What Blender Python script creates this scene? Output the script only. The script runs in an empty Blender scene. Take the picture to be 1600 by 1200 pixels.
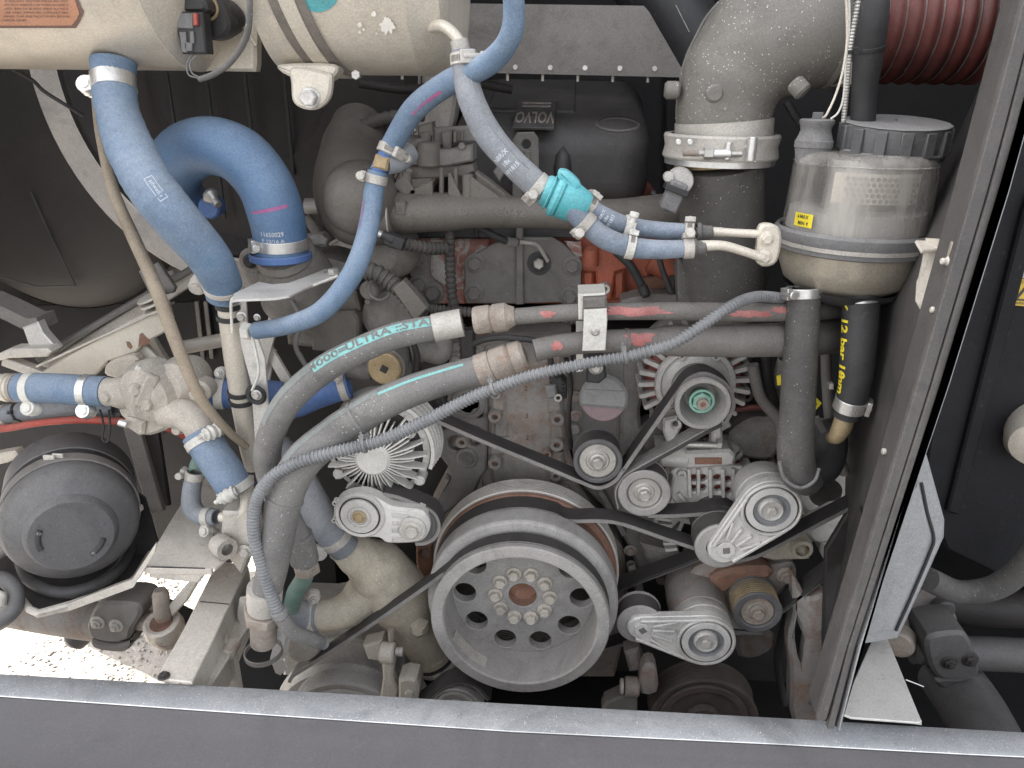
import bpy, bmesh, math, random
from mathutils import Vector, Matrix
random.seed(7)
SC = bpy.context.scene
COL = SC.collection
# ------------------------------------------------------------------ camera
FPX = 1155.0                      # focal length in px of a 1600 px wide frame
PITCH, YAW, ROLL = math.radians(22.0), math.radians(4.4), math.radians(0.6)
CAM = Vector((0, 0, 1.5))
_F = Vector((-math.sin(YAW)*math.cos(PITCH), math.cos(YAW)*math.cos(PITCH), -math.sin(PITCH)))
_R = Vector((math.cos(YAW), math.sin(YAW), 0))
_U = _R.cross(_F)
CR = (_R*math.cos(ROLL) + _U*math.sin(ROLL)).normalized()
CU = (_U*math.cos(ROLL) - _R*math.sin(ROLL)).normalized()
CF = _F.normalized()
cd = bpy.data.cameras.new('camera'); cam = bpy.data.objects.new('camera', cd); COL.objects.link(cam)
cd.sensor_width = 36; cd.lens = 36*FPX/1600; cd.clip_start = 0.02; cd.clip_end = 500
cam.matrix_world = Matrix(((CR.x, CU.x, -CF.x, CAM.x), (CR.y, CU.y, -CF.y, CAM.y), (CR.z, CU.z, -CF.z, CAM.z), (0, 0, 0, 1)))
SC.camera = cam
# ------------------------------------------------------------------ light
SUN_EL, SUN_AZ = math.radians(46), math.radians(-62)      # azimuth from +Y, negative = towards -X
w = bpy.data.worlds.new('World'); SC.world = w; w.use_nodes = True
nt = w.node_tree; nt.nodes.clear()
sky = nt.nodes.new('ShaderNodeTexSky'); sky.sky_type = 'NISHITA'; sky.sun_disc = False
sky.sun_elevation = SUN_EL; sky.sun_rotation = SUN_AZ; sky.dust_density = 4.0; sky.air_density = 1.0; sky.ozone_density = 1.0
hs = nt.nodes.new('ShaderNodeHueSaturation'); hs.inputs['Saturation'].default_value = 0.22
bg = nt.nodes.new('ShaderNodeBackground'); bg.inputs['Strength'].default_value = 0.15
wo = nt.nodes.new('ShaderNodeOutputWorld')
nt.links.new(sky.outputs[0], hs.inputs['Color']); nt.links.new(hs.outputs[0], bg.inputs['Color']); nt.links.new(bg.outputs[0], wo.inputs['Surface'])
sd = bpy.data.lights.new('sun', 'SUN'); sd.energy = 4.0; sd.angle = math.radians(0.5); sd.color = (1, .95, .87)
sun = bpy.data.objects.new('sun', sd); COL.objects.link(sun)
_sdir = Vector((math.sin(SUN_AZ)*math.cos(SUN_EL), math.cos(SUN_AZ)*math.cos(SUN_EL), math.sin(SUN_EL)))
sun.rotation_euler = _sdir.to_track_quat('Z', 'Y').to_euler(); sun.location = (0, 0, 6)
SC.view_settings.view_transform = 'Standard'; SC.view_settings.look = 'None'
SC.view_settings.exposure = 2.42; SC.view_settings.gamma = 1.0
# ------------------------------------------------------------------ pixel <-> world
def ray(px, py):
    return CF + CR*((px-800)/FPX) - CU*((py-600)/FPX)
def W(px, py, Y):
    d = ray(px, py); return CAM + d*((Y-CAM.y)/d.y)
def WZ(px, py, Z):
    d = ray(px, py); return CAM + d*((Z-CAM.z)/d.z)
def WX(px, py, X):
    d = ray(px, py); return CAM + d*((X-CAM.x)/d.x)
def mpp(px, py, Y):                # metres per pixel at that depth
    return (Y-CAM.y)/ray(px, py).y/FPX
def proj(p):
    d = Vector(p)-CAM; z = d.dot(CF); return 800+FPX*d.dot(CR)/z, 600-FPX*d.dot(CU)/z
AX, AY, AZ = Vector((1,0,0)), Vector((0,1,0)), Vector((0,0,1))
# ------------------------------------------------------------------ geometry: a geometry is (verts, faces)
class G:
    def __init__(s, v=None, f=None): s.v = v or []; s.f = f or []
    def __add__(s, o):
        n = len(s.v); return G(s.v + o.v, s.f + [tuple(i+n for i in q) for q in o.f])
    def moved(s, d): d = Vector(d); return G([p+d for p in s.v], s.f)
    def xf(s, m): return G([m @ p for p in s.v], s.f)
def gsum(l):
    v = []; f = []
    for g in l:
        n = len(v); v += g.v; f += [tuple(i+n for i in q) for q in g.f]
    return G(v, f)
def frame_of(ax, hint=None):
    ax = Vector(ax).normalized()
    h = Vector(hint) if hint is not None else (AZ if abs(ax.z) < .9 else AX)
    u = h - ax*h.dot(ax)
    if u.length < 1e-6: u = ax.orthogonal()
    u.normalize(); v = ax.cross(u); return ax, u, v
def box(c, size, m=None):
    c = Vector(c); a, b, d = (s/2 for s in size); vs = []
    for x in (-a, a):
        for y in (-b, b):
            for z in (-d, d):
                p = Vector((x, y, z)); vs.append(c + (m @ p if m else p))
    return G(vs, [(0,1,3,2),(4,6,7,5),(0,4,5,1),(2,3,7,6),(0,2,6,4),(1,5,7,3)])
def beam(a, b, w_, h_, up=AZ):     # rectangular bar from a to b
    a = Vector(a); b = Vector(b); ax, u, v = frame_of(b-a, up)
    vs = [p + v*(sx*w_/2) + u*(sz*h_/2) for p in (a, b) for sx, sz in ((-1,-1),(1,-1),(1,1),(-1,1))]
    return G(vs, [(3,2,1,0),(4,5,6,7),(0,1,5,4),(1,2,6,5),(2,3,7,6),(3,0,4,7)])
def lathe(prof, o, ax, seg=32, hint=None, a0=0, a1=2*math.pi, rfun=None):
    # prof: list of (distance along axis, radius); radius 0 closes with a point
    o = Vector(o); ax, u, v = frame_of(ax, hint); vs = []; fs = []; rings = []
    full = abs(a1-a0-2*math.pi) < 1e-6; n = seg if full else seg+1
    for a, r in prof:
        if r <= 1e-7: rings.append([len(vs)]); vs.append(o+ax*a)
        else:
            st = len(vs)
            for k in range(n):
                t = a0+(a1-a0)*k/seg; rr = r*(rfun(t, a) if rfun else 1)
                vs.append(o+ax*a+u*(rr*math.cos(t))+v*(rr*math.sin(t)))
            rings.append(list(range(st, st+n)))
    for r0, r1 in zip(rings, rings[1:]):
        m = n if full else n-1
        for k in range(m):
            k2 = (k+1) % n
            if len(r0) == 1 and len(r1) == 1: continue
            if len(r0) == 1: fs.append((r0[0], r1[k2], r1[k]))
            elif len(r1) == 1: fs.append((r0[k], r0[k2], r1[0]))
            else: fs.append((r0[k], r0[k2], r1[k2], r1[k]))
    return G(vs, fs)
def cyl(o, ax, r, L, seg=24, ch=0.0):          # capped cylinder from o along ax
    ch = min(ch, r*.45, L*.45)
    p = [(0,0),(0,r-ch),(ch,r),(L-ch,r),(L,r-ch),(L,0)] if ch > 0 else [(0,0),(0,r),(L,r),(L,0)]
    return lathe(p, o, ax, seg)
def poly_fill(out, holes=()):
    bm = bmesh.new()
    for loop in [out]+list(holes):
        vv = [bm.verts.new((a, b, 0)) for a, b in loop]
        for i in range(len(vv)): bm.edges.new((vv[i], vv[(i+1) % len(vv)]))
    bm.verts.index_update()
    bmesh.ops.triangle_fill(bm, use_beauty=True, use_dissolve=False, edges=bm.edges[:], normal=(0,0,1))
    bm.normal_update()
    fs = []
    for f in bm.faces:
        idx = [v.index for v in f.verts]
        if f.normal.z < 0: idx.reverse()
        fs.append(tuple(idx))
    bm.free(); return fs
def area2(l): return sum(l[i-1][0]*l[i][1]-l[i][0]*l[i-1][1] for i in range(len(l)))
def plate(out, o, u, v, n, thick, holes=(), ch=0.0):
    # outline in (u, v) metres at o, solid towards +n ; front face at o
    o = Vector(o); u = Vector(u); v = Vector(v); n = Vector(n)
    if area2(out) < 0: out = out[::-1]
    hs_ = [h[::-1] if area2(h) > 0 else h for h in holes]
    loops = [out]+hs_
    fs2 = poly_fill(out, hs_) if holes else [tuple(range(len(out)))]
    P = [p for l in loops for p in l]; N = len(P)
    if ch > 0:
        # chamfer the front edge: front loop inset, then full loop set back
        ins = []
        for l in loops:
            m = len(l)
            for i in range(m):
                a, b, c = Vector(l[i-1]), Vector(l[i]), Vector(l[(i+1) % m])
                e1 = (b-a); e2 = (c-b)
                if e1.length < 1e-9 or e2.length < 1e-9: ins.append(tuple(b)); continue
                e1.normalize(); e2.normalize()
                n1 = Vector((-e1.y, e1.x)); n2 = Vector((-e2.y, e2.x)); nn = n1+n2
                if nn.length < 1e-6: nn = n1
                nn.normalize(); k = max(.5, nn.dot(n1)); ins.append(tuple(b+nn*(ch/k)))
        layers = [(ins, 0), (P, ch), (P, thick)]
    else: layers = [(P, 0), (P, thick)]
    vs = []
    for L, d in layers: vs += [o+u*a+v*b+n*d for a, b in L]
    fs = [tuple(f) for f in fs2]; last = (len(layers)-1)*N
    fs += [tuple(i+last for i in reversed(f)) for f in fs2]
    for li in range(len(layers)-1):
        b0 = li*N; st = 0
        for l in loops:
            m = len(l)
            for i in range(m):
                j = (i+1) % m; fs.append((b0+st+i, b0+N+st+i, b0+N+st+j, b0+st+j))
            st += m
    return G(vs, fs)
def smooth_loop(pts, k=4):
    n = len(pts); out = []
    for i in range(n):
        p0, p1, p2, p3 = (Vector(pts[(i+j-1) % n]) for j in range(4))
        for s in range(k):
            t = s/k
            out.append(tuple(0.5*((2*p1)+(p2-p0)*t+(2*p0-5*p1+4*p2-p3)*t*t+(3*p1-p0-3*p2+p3)*t**3)))
    return out
def plateY(px, Y, thick, holes=(), ch=0.0015, smooth=0):
    # outline in photograph pixels on the plane Y, solid going back along +Y
    L = [(W(x, y, Y).x, W(x, y, Y).z) for x, y in px]
    if smooth: L = smooth_loop(L, smooth)
    H = []
    for h in holes:
        c = W(h[0], h[1], Y); r = h[2]*mpp(h[0], h[1], Y)
        H.append([(c.x+r*math.cos(t*math.pi/8), c.z+r*math.sin(t*math.pi/8)) for t in range(16)])
    return plate(L, (0, Y, 0), AX, AZ, AY, thick, H, ch)
def plateZ(px, Z, thick, ch=0.0015, holes=()):
    L = [(WZ(x, y, Z).x, WZ(x, y, Z).y) for x, y in px]
    return plate(L, (0, 0, Z), AX, AY, -AZ, thick, holes, ch)
# ------------------------------------------------------------------ paths and tubes
class Path:
    def __init__(s, pts, n=10, hint=None, smooth=True):
        pts = [Vector(p) for p in pts]; P = []; K = []
        if smooth and len(pts) > 2:
            e = [pts[0]*2-pts[1]]+pts+[pts[-1]*2-pts[-2]]
            for i in range(1, len(e)-2):
                for k in range(n):
                    t = k/n; p0, p1, p2, p3 = e[i-1:i+3]
                    P.append(0.5*((2*p1)+(p2-p0)*t+(2*p0-5*p1+4*p2-p3)*t*t+(3*p1-p0-3*p2+p3)*t**3)); K.append(i-1+t)
            P.append(pts[-1]); K.append(len(pts)-1)
        else:
            for i in range(len(pts)-1):
                m = max(1, n if not smooth else n)
                for k in range(m): P.append(pts[i].lerp(pts[i+1], k/m)); K.append(i+k/m)
            P.append(pts[-1]); K.append(len(pts)-1)
        s.P, s.K = P, K; s.S = [0.0]
        for a, b in zip(P, P[1:]): s.S.append(s.S[-1]+(b-a).length)
        s.L = s.S[-1]; s.T = []
        for i in range(len(P)):
            a = P[max(0, i-1)]; b = P[min(len(P)-1, i+1)]; s.T.append((b-a).normalized())
        _, u, _ = frame_of(s.T[0], hint if hint is not None else -CF)
        s.N = [u]
        for i in range(1, len(P)):
            u = s.N[-1]; u = u - s.T[i]*u.dot(s.T[i]); u.normalize(); s.N.append(u)
        s.B = [t.cross(n_) for t, n_ in zip(s.T, s.N)]
    def at(s, d):                  # d in metres -> pos, tangent, N, B, key
        d = max(0, min(s.L, d)); i = 0
        import bisect
        i = min(len(s.S)-2, max(0, bisect.bisect_right(s.S, d)-1))
        t = (d-s.S[i])/max(1e-9, s.S[i+1]-s.S[i])
        l = lambda A: A[i].lerp(A[i+1], t)
        return l(s.P), l(s.T).normalized(), l(s.N).normalized(), l(s.B).normalized(), s.K[i]*(1-t)+s.K[i+1]*t
    def near(s, px, py):           # distance along the path of the point that projects nearest to the pixel
        best = min(range(len(s.P)), key=lambda i: (proj(s.P[i])[0]-px)**2+(proj(s.P[i])[1]-py)**2)
        return s.S[best]
def interp(keys, k):
    if not isinstance(keys, (list, tuple)): return keys
    i = max(0, min(len(keys)-2, int(k))); t = min(1, max(0, k-i)); t = t*t*(3-2*t)
    return keys[i]*(1-t)+keys[i+1]*t
def tube(path, r, seg=20, s0=None, s1=None, step=None, mod=None, caps=True, hollow=0):
    s0 = 0 if s0 is None else s0; s1 = path.L if s1 is None else s1
    if step is None: ss = sorted(set([s0]+[q for q in path.S if s0 < q < s1]+[s1]))
    else:
        m = max(2, int((s1-s0)/step)); ss = [s0+(s1-s0)*i/m for i in range(m+1)]
    vs = []; fs = []
    for j, d in enumerate(ss):
        p, t, n_, b, k = path.at(d); rr = interp(r, k)
        if mod: rr *= mod(d)
        for q in range(seg):
            a = 2*math.pi*q/seg; vs.append(p+n_*(rr*math.cos(a))+b*(rr*math.sin(a)))
    for j in range(len(ss)-1):
        for q in range(seg):
            q2 = (q+1) % seg; fs.append((j*seg+q, j*seg+q2, (j+1)*seg+q2, (j+1)*seg+q))
    if caps:
        if hollow:
            for j, sgn in ((0, 1), (len(ss)-1, -1)):
                p, t, n_, b, k = path.at(ss[j]); st = len(vs)
                rr = interp(r, k)-hollow
                for dd in (0, .03*sgn):
                    for q in range(seg):
                        a = 2*math.pi*q/seg; vs.append(p+t*dd+n_*(rr*math.cos(a))+b*(rr*math.sin(a)))
                for q in range(seg):
                    q2 = (q+1) % seg; e = j*seg
                    f1 = (e+q, st+q, st+q2, e+q2); f2 = (st+q, st+seg+q, st+seg+q2, st+q2)
                    if sgn < 0: f1 = f1[::-1]; f2 = f2[::-1]
                    fs += [f1, f2]
                fs.append(tuple(st+seg+q for q in range(seg)))
        else:
            fs.append(tuple(reversed(range(seg)))); e = (len(ss)-1)*seg; fs.append(tuple(e+q for q in range(seg)))
    return G(vs, fs)
def pxpath(pts, **k):               # [(px, py, Y), ...]
    return Path([W(*p) for p in pts], **k)
def ribbon(path, prof, wdir=AY):
    # closed profile [(along in-plane normal, along wdir)] swept along a path lying across wdir
    vs = []; fs = []; m = len(prof)
    for p, t in zip(path.P, path.T):
        wd = (wdir - t*wdir.dot(t)).normalized(); n_ = t.cross(wd)
        vs += [p+n_*a+wd*b for a, b in prof]
    for j in range(len(path.P)-1):
        for q in range(m):
            q2 = (q+1) % m; fs.append((j*m+q, j*m+q2, (j+1)*m+q2, (j+1)*m+q))
    fs.append(tuple(reversed(range(m)))); e = (len(path.P)-1)*m; fs.append(tuple(e+q for q in range(m)))
    return G(vs, fs)
# ------------------------------------------------------------------ objects
ORG = {}
def tag(o, label=None, cat=None, group=None, kind=None):
    if label: o['label'] = label
    if cat: o['category'] = cat
    if group: o['group'] = group
    if kind: o['kind'] = kind
    return o
def thing(name, label, cat, loc, group=None):
    o = bpy.data.objects.new(name, None); COL.objects.link(o); o.location = Vector(loc); o.empty_display_size = .03
    ORG[o.name] = Vector(loc); return tag(o, label, cat, group)
def mk_mesh(name, g, org=Vector((0,0,0)), smooth=35):
    me = bpy.data.meshes.new(name)
    me.from_pydata([tuple(p-org) for p in g.v], [], g.f); me.validate(); me.update()
    bm = bmesh.new(); bm.from_mesh(me); bmesh.ops.recalc_face_normals(bm, faces=bm.faces[:]); bm.to_mesh(me); bm.free()
    if smooth:
        me.polygons.foreach_set('use_smooth', [True]*len(me.polygons)); me.set_sharp_from_angle(angle=math.radians(smooth))
    return me
def part(name, mt, parent, g, smooth=35, bevel=0, label=None, org=None):
    if isinstance(g, (list,)): g = gsum(g)
    if parent is not None: og = ORG[parent.name]
    else: og = Vector(org) if org is not None else sum(g.v, Vector())/len(g.v)
    me = mk_mesh(name, g, og, smooth); me.materials.append(mt)
    o = bpy.data.objects.new(name, me); COL.objects.link(o)
    if parent is not None: o.parent = parent
    else: o.location = og
    ORG[o.name] = og
    if bevel:
        b = o.modifiers.new('bevel', 'BEVEL'); b.width = bevel; b.segments = 2; b.limit_method = 'ANGLE'; b.angle_limit = math.radians(40)
    if label: o['label'] = label
    return o
def top(name, label, cat, mt, g, group=None, **k):
    return tag(part(name, mt, None, g, **k), label, cat, group)
def struct(name, mt, g, parent=None, kind='structure', **k):
    o = part(name, mt, parent, g, **k); o['kind'] = kind; return o
_cache = {}
def inst(name, key, mt, parent, pos, ax, build, hint=None, label=None):
    # a small repeated part: mesh shared between alike pieces, built along +Z at the origin
    k = (key, mt.name)
    if k not in _cache:
        g = build(); me = mk_mesh(name, g); me.materials.append(mt); _cache[k] = me
    o = bpy.data.objects.new(name, _cache[k]); COL.objects.link(o); ax, u, v = frame_of(ax, hint)
    m = Matrix((u, v, ax)).transposed().to_4x4(); og = ORG[parent.name] if parent is not None else Vector()
    m.translation = Vector(pos)-og; o.matrix_local = m
    if parent is not None: o.parent = parent; o.matrix_parent_inverse = Matrix()
    ORG[o.name] = og
    if label: o['label'] = label
    return o
def hexg(r, h, o=0.0, a=0):
    p = [(r*math.cos(math.pi/3*i+a), r*math.sin(math.pi/3*i+a)) for i in range(6)]
    g = plate(p, (0,0,o+h), AX, AY, -AZ, h, ch=r*.12); return g
def bolt_g(r, h, flange=1.45, washer=True, dome=False):
    l = []
    if washer: l.append(lathe([(0,0),(0,r*flange),(h*.18,r*flange),(h*.28,r*flange*.9),(h*.28,0)], (0,0,0), AZ, 20))
    l.append(hexg(r, h*.75, h*.27))
    if dome: l.append(lathe([(h,0),(h,r*.55),(h*1.5,r*.5),(h*1.6,0)], (0,0,0), AZ, 14))
    else: l.append(lathe([(h*1.02,r*.72),(h*1.06,r*.68),(h*1.0,r*.5),(h*1.0,0)], (0,0,0), AZ, 14))
    return gsum(l)
def bolt(parent, mt, pos, ax, r, h=None, name='bolt', **k):
    h = h or r*.9; r = round(r, 4); h = round(h, 4)
    lab = k.pop('label', None)
    return inst(name, ('bolt', r, h, tuple(sorted(k.items()))), mt, parent, pos, ax, lambda: bolt_g(r, h, **k), hint=Vector((random.random(), random.random(), random.random())), label=lab)
def boltP(parent, mt, px, py, Y, rpx, name='bolt', ax=-AY, **k):
    return bolt(parent, mt, W(px, py, Y), ax, rpx*mpp(px, py, Y), name=name, **k)
# ------------------------------------------------------------------ lettering
def text_me(s, size, bold=0.0, sx=1.0):
    cu = bpy.data.curves.new('t', 'FONT'); cu.body = s; cu.size = size; cu.align_x = 'CENTER'; cu.align_y = 'CENTER'
    cu.offset = bold*size; cu.resolution_u = 2
    o = bpy.data.objects.new('t', cu); COL.objects.link(o)
    dg = bpy.context.evaluated_depsgraph_get(); me = bpy.data.meshes.new_from_object(o.evaluated_get(dg))
    vs = [Vector((v.co.x*sx, v.co.y)) for v in me.vertices]; fs = [tuple(p.vertices) for p in me.polygons]
    bpy.data.objects.remove(o); bpy.data.curves.remove(cu); bpy.data.meshes.remove(me)
    return vs, fs
def letters(parent, mt, s, size, pos, u, v, n, depth=.0006, name='lettering', bold=.01, sx=1.0, mapf=None):
    # flat printing: u to the right, v up, n towards the reader
    vs, fs = text_me(s, size, bold, sx); pos = Vector(pos); u = Vector(u).normalized(); v = Vector(v).normalized(); n = Vector(n).normalized()
    m = len(vs)
    V2 = [pos+u*a.x+v*a.y+n*depth for a in vs]
    return part(name, mt, parent, G(V2, fs), smooth=0)
def tube_letters(parent, mt, s, size, path, r, d0, ang, name='lettering', bold=.01, flip=False, depth=.0005, sx=1.0, across=False):
    vs, fs = text_me(s, size, bold, sx); out = []
    # cut long faces so that the print follows the curve
    bm = bmesh.new(); bv = [bm.verts.new((a.x, a.y, 0)) for a in vs]
    for f in fs:
        try: bm.faces.new([bv[i] for i in f])
        except ValueError: pass
    bmesh.ops.subdivide_edges(bm, edges=[e for e in bm.edges if e.calc_length() > size*.3], cuts=2)
    bmesh.ops.triangulate(bm, faces=bm.faces[:]); bm.verts.index_update()
    sg = -1 if flip else 1
    for v_ in bm.verts:
        a, b = v_.co.x*sg, v_.co.y*sg
        if across: a, b = b, -a
        p, t, n_, bb, k = path.at(d0+a); rr = interp(r, k)+depth; th = ang-b/rr
        out.append(p+n_*(rr*math.cos(th))+bb*(rr*math.sin(th)))
    fs = [tuple(v.index for v in f.verts) for f in bm.faces]; bm.free()
    return part(name, mt, parent, G(out, fs), smooth=0)
def ang_to_cam(path, d):            # angle on the tube that faces the camera
    p, t, n_, b, k = path.at(d); c = (CAM-p).normalized(); return math.atan2(c.dot(b), c.dot(n_))
def stripe(parent, mt, path, r, s0, s1, a0, a1, depth=.0005, name='stripe', seg=6, rag=0):
    vs = []; fs = []; ss = [s0]+[q for q in path.S if s0 < q < s1]+[s1]
    for d in ss:
        p, t, n_, b, k = path.at(d); rr = interp(r, k)+depth
        f0 = a0(d) if callable(a0) else a0; f1 = a1(d) if callable(a1) else a1
        if rag: f0 += random.uniform(-rag, rag); f1 += random.uniform(-rag, rag)
        for q in range(seg+1):
            a = f0+(f1-f0)*q/seg; vs.append(p+n_*(rr*math.cos(a))+b*(rr*math.sin(a)))
    m = seg+1
    for j in range(len(ss)-1):
        for q in range(seg): fs.append((j*m+q, j*m+q+1, (j+1)*m+q+1, (j+1)*m+q))
    return part(name, mt, parent, G(vs, fs))
# ------------------------------------------------------------------ materials
def mat(name, col, rough=.6, metal=0.0, var=.3, scale=14, dust=.3, dcol=(.30,.265,.235), bump=.25, bscale=120,
        rust=0.0, rcol=(.16,.055,.025), speck=0.0, spcol=(.55,.52,.48), spscale=170, up=.35, streak=0.0, paint=None, pscale=18, pthr=.56, spec=.5, coat=0.0, grime=.42):
    m = bpy.data.materials.new(name); m.use_nodes = True; t = m.node_tree; N = t.nodes; N.clear()
    L = t.links.new
    out = N.new('ShaderNodeOutputMaterial'); b = N.new('ShaderNodeBsdfPrincipled'); L(b.outputs[0], out.inputs[0])
    geo = N.new('ShaderNodeNewGeometry'); pos = geo.outputs['Position']
    def noise_(sc, det=6, rg=.6, vec=pos, dist=0.0):
        n = N.new('ShaderNodeTexNoise'); n.inputs['Scale'].default_value = sc; n.inputs['Detail'].default_value = det
        n.inputs['Roughness'].default_value = rg; n.inputs['Distortion'].default_value = dist; L(vec, n.inputs['Vector']); return n.outputs['Fac']
    def ramp(f, a, c):
        r = N.new('ShaderNodeMapRange'); r.inputs[1].default_value = a; r.inputs[2].default_value = c; r.clamp = True; L(f, r.inputs[0]); return r.outputs[0]
    def math_(op, a, c):
        n = N.new('ShaderNodeMath'); n.operation = op; n.use_clamp = op != 'POWER'
        for i, x in enumerate((a, c)):
            if isinstance(x, (int, float)): n.inputs[i].default_value = x
            else: L(x, n.inputs[i])
        return n.outputs[0]
    def mix(f, a, c):
        n = N.new('ShaderNodeMix'); n.data_type = 'RGBA'
        for i, x in ((0, f), (6, a), (7, c)):
            if isinstance(x, (int, float)): n.inputs[i].default_value = x
            elif isinstance(x, tuple): n.inputs[i].default_value = (*x, 1)
            else: L(x, n.inputs[i])
        return n.outputs[2]
    c0 = tuple(max(0, x*(1-var)) for x in col); c1 = tuple(min(1, x*(1+var)) for x in col)
    n1 = noise_(scale, 8, .65)
    color = mix(ramp(n1, .3, .7), c0, c1); r_ = rough; mt_ = metal
    nz = N.new('ShaderNodeSeparateXYZ'); L(geo.outputs['Normal'], nz.inputs[0])
    if paint:
        pf = ramp(noise_(pscale, 5, .6, dist=1.0), pthr, pthr+.05); color = mix(pf, color, paint)
    if rust:
        rf = ramp(noise_(scale*1.3+5, 9, .7, dist=.6), .62-.35*rust, .80-.35*rust)
        rc = mix(noise_(90, 4), tuple(x*.55 for x in rcol), tuple(min(1, x*1.7) for x in rcol))
        color = mix(rf, color, rc); mt_ = math_('MULTIPLY', math_('SUBTRACT', 1.0, rf), metal)
        r_ = mix(rf, (rough,)*3, (.9,)*3)
    if dust:
        upf = ramp(nz.outputs[2], -.1, 1.0)
        n2 = ramp(noise_(scale*.45+2, 9, .7, dist=.3), .30, .72); n3 = ramp(noise_(260, 2, .5), .3, .7)
        d = math_('MULTIPLY', n2, dust); d2 = math_('MULTIPLY', upf, up); d3 = math_('ADD', d, math_('MULTIPLY', d2, min(1, dust*1.6)))
        d3 = math_('MULTIPLY', d3, math_('ADD', math_('MULTIPLY', n3, .45), .72))
        color = mix(d3, color, dcol)
        if rust: r_ = mix(d3, r_, (.95,)*3)
        else: r_ = mix(d3, (rough,)*3, (.95,)*3)
        mt_ = math_('MULTIPLY', math_('SUBTRACT', 1.0, d3), mt_) if (metal or rust) else 0.0
    if grime and dust:
        gm = math_('MULTIPLY', ramp(noise_(6.5, 9, .72, dist=.8), .50, .66), grime); g2 = math_('MULTIPLY', ramp(noise_(38, 6, .7, dist=.5), .56, .70), grime*.8)
        color = mix(math_('MAXIMUM', gm, g2), color, tuple(x*.28+.006 for x in col))
        hi = math_('MULTIPLY', ramp(noise_(60, 6, .75), .60, .72), grime*.55); color = mix(hi, color, tuple(min(.8, x*1.25+.06) for x in dcol))
    if streak:
        mp = N.new('ShaderNodeMapping'); mp.inputs['Scale'].default_value = (1, 1, .12); L(pos, mp.inputs[0])
        sf = ramp(noise_(45, 5, .6, vec=mp.outputs[0]), .5, .72); color = mix(math_('MULTIPLY', sf, streak), color, tuple(x*.35 for x in col))
    if speck:
        vo = N.new('ShaderNodeTexVoronoi'); vo.inputs['Scale'].default_value = spscale; L(pos, vo.inputs['Vector'])
        sp = math_('MULTIPLY', math_('LESS_THAN', vo.outputs['Distance'], .16), math_('GREATER_THAN', noise_(70, 3), .62-.2*speck))
        color = mix(sp, color, spcol)
    fine = noise_(420, 3, .6); fn = math_('ADD', math_('MULTIPLY', fine, .36), .0)
    fm = N.new('ShaderNodeMix'); fm.data_type = 'RGBA'; fm.blend_type = 'OVERLAY'; fm.inputs[0].default_value = .2
    cb = N.new('ShaderNodeCombineColor')
    fr = ramp(fine, .25, .75); [L(fr, cb.inputs[i]) for i in range(3)]
    L(color, fm.inputs[6]); L(cb.outputs[0], fm.inputs[7]); color = fm.outputs[2]
    for s_, x in (('Base Color', color), ('Roughness', r_), ('Metallic', mt_)):
        if isinstance(x, (int, float)): b.inputs[s_].default_value = x
        else: L(x, b.inputs[s_])
    b.inputs['Specular IOR Level'].default_value = spec; b.inputs['Coat Weight'].default_value = coat
    if bump:
        bu = N.new('ShaderNodeBump'); bu.inputs['Strength'].default_value = bump; bu.inputs['Distance'].default_value = .002
        L(math_('ADD', math_('MULTIPLY', noise_(bscale, 5, .65), .7), math_('MULTIPLY', fine, .3)), bu.inputs['Height']); L(bu.outputs[0], b.inputs['Normal'])
    return m
M = {}
M['tank'] = mat('cream_tank', (.61,.555,.47), .38, .3, .10, 6, .22, (.40,.36,.30), .10, streak=.15, grime=.2)
M['tankdark'] = mat('strap_rubber', (.16,.14,.12), .8, 0, .3, 10, .4)
M['steel'] = mat('plain_steel', (.52,.50,.47), .38, .85, .15, 12, .22, (.40,.37,.33), .12)
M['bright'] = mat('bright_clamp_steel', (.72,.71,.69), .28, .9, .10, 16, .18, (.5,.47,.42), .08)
M['dustysteel'] = mat('dusty_steel', (.50,.47,.43), .55, .55, .2, 14, .5, (.42,.385,.34), .25)
M['alu'] = mat('cast_aluminium', (.52,.50,.47), .5, .35, .20, 16, .42, (.44,.41,.37), .5, 140)
M['aludark'] = mat('grimy_cast_aluminium', (.25,.232,.21), .65, .3, .4, 14, .5, (.24,.212,.187), .6, 130, rust=.18, rcol=(.14,.07,.04))
M['alubeige'] = mat('dusty_beige_casting', (.46,.405,.32), .75, .15, .2, 12, .45, (.43,.385,.31), .6, 150, speck=.5, spcol=(.62,.58,.5))
M['sandcast'] = mat('dust_caked_casting', (.43,.385,.33), .85, .1, .22, 10, .55, (.46,.42,.36), .7, 90, speck=.6, spcol=(.7,.67,.62), spscale=230)
M['finpaint'] = mat('bright_fins', (.66,.64,.60), .45, .3, .15, 20, .35, (.5,.47,.43), .2)
M['iron'] = mat('grey_painted_iron', (.15,.14,.13), .62, .1, .25, 9, .45, (.23,.205,.185), .5, 110)
M['ironrust'] = mat('grimy_grey_iron', (.26,.24,.222), .65, .1, .32, 10, .4, (.30,.27,.24), .6, 100, rust=.42, rcol=(.20,.115,.075))
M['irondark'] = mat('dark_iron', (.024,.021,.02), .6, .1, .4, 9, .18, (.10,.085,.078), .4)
M['brownpipe'] = mat('brown_grey_manifold', (.125,.112,.098), .48, .25, .2, 8, .5, (.19,.165,.142), .35, 150)
M['pulley'] = mat('grey_pulley_iron', (.32,.305,.29), .5, .3, .18, 7, .45, (.37,.34,.315), .25, 160)
M['pulleyrim'] = mat('pulley_damper_ring', (.42,.40,.385), .52, .35, .12, 7, .4, (.38,.355,.33), .25, 160)
M['groove'] = mat('polished_grooves', (.70,.66,.61), .30, .35, .1, 20, .08, bump=.05)
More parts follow.
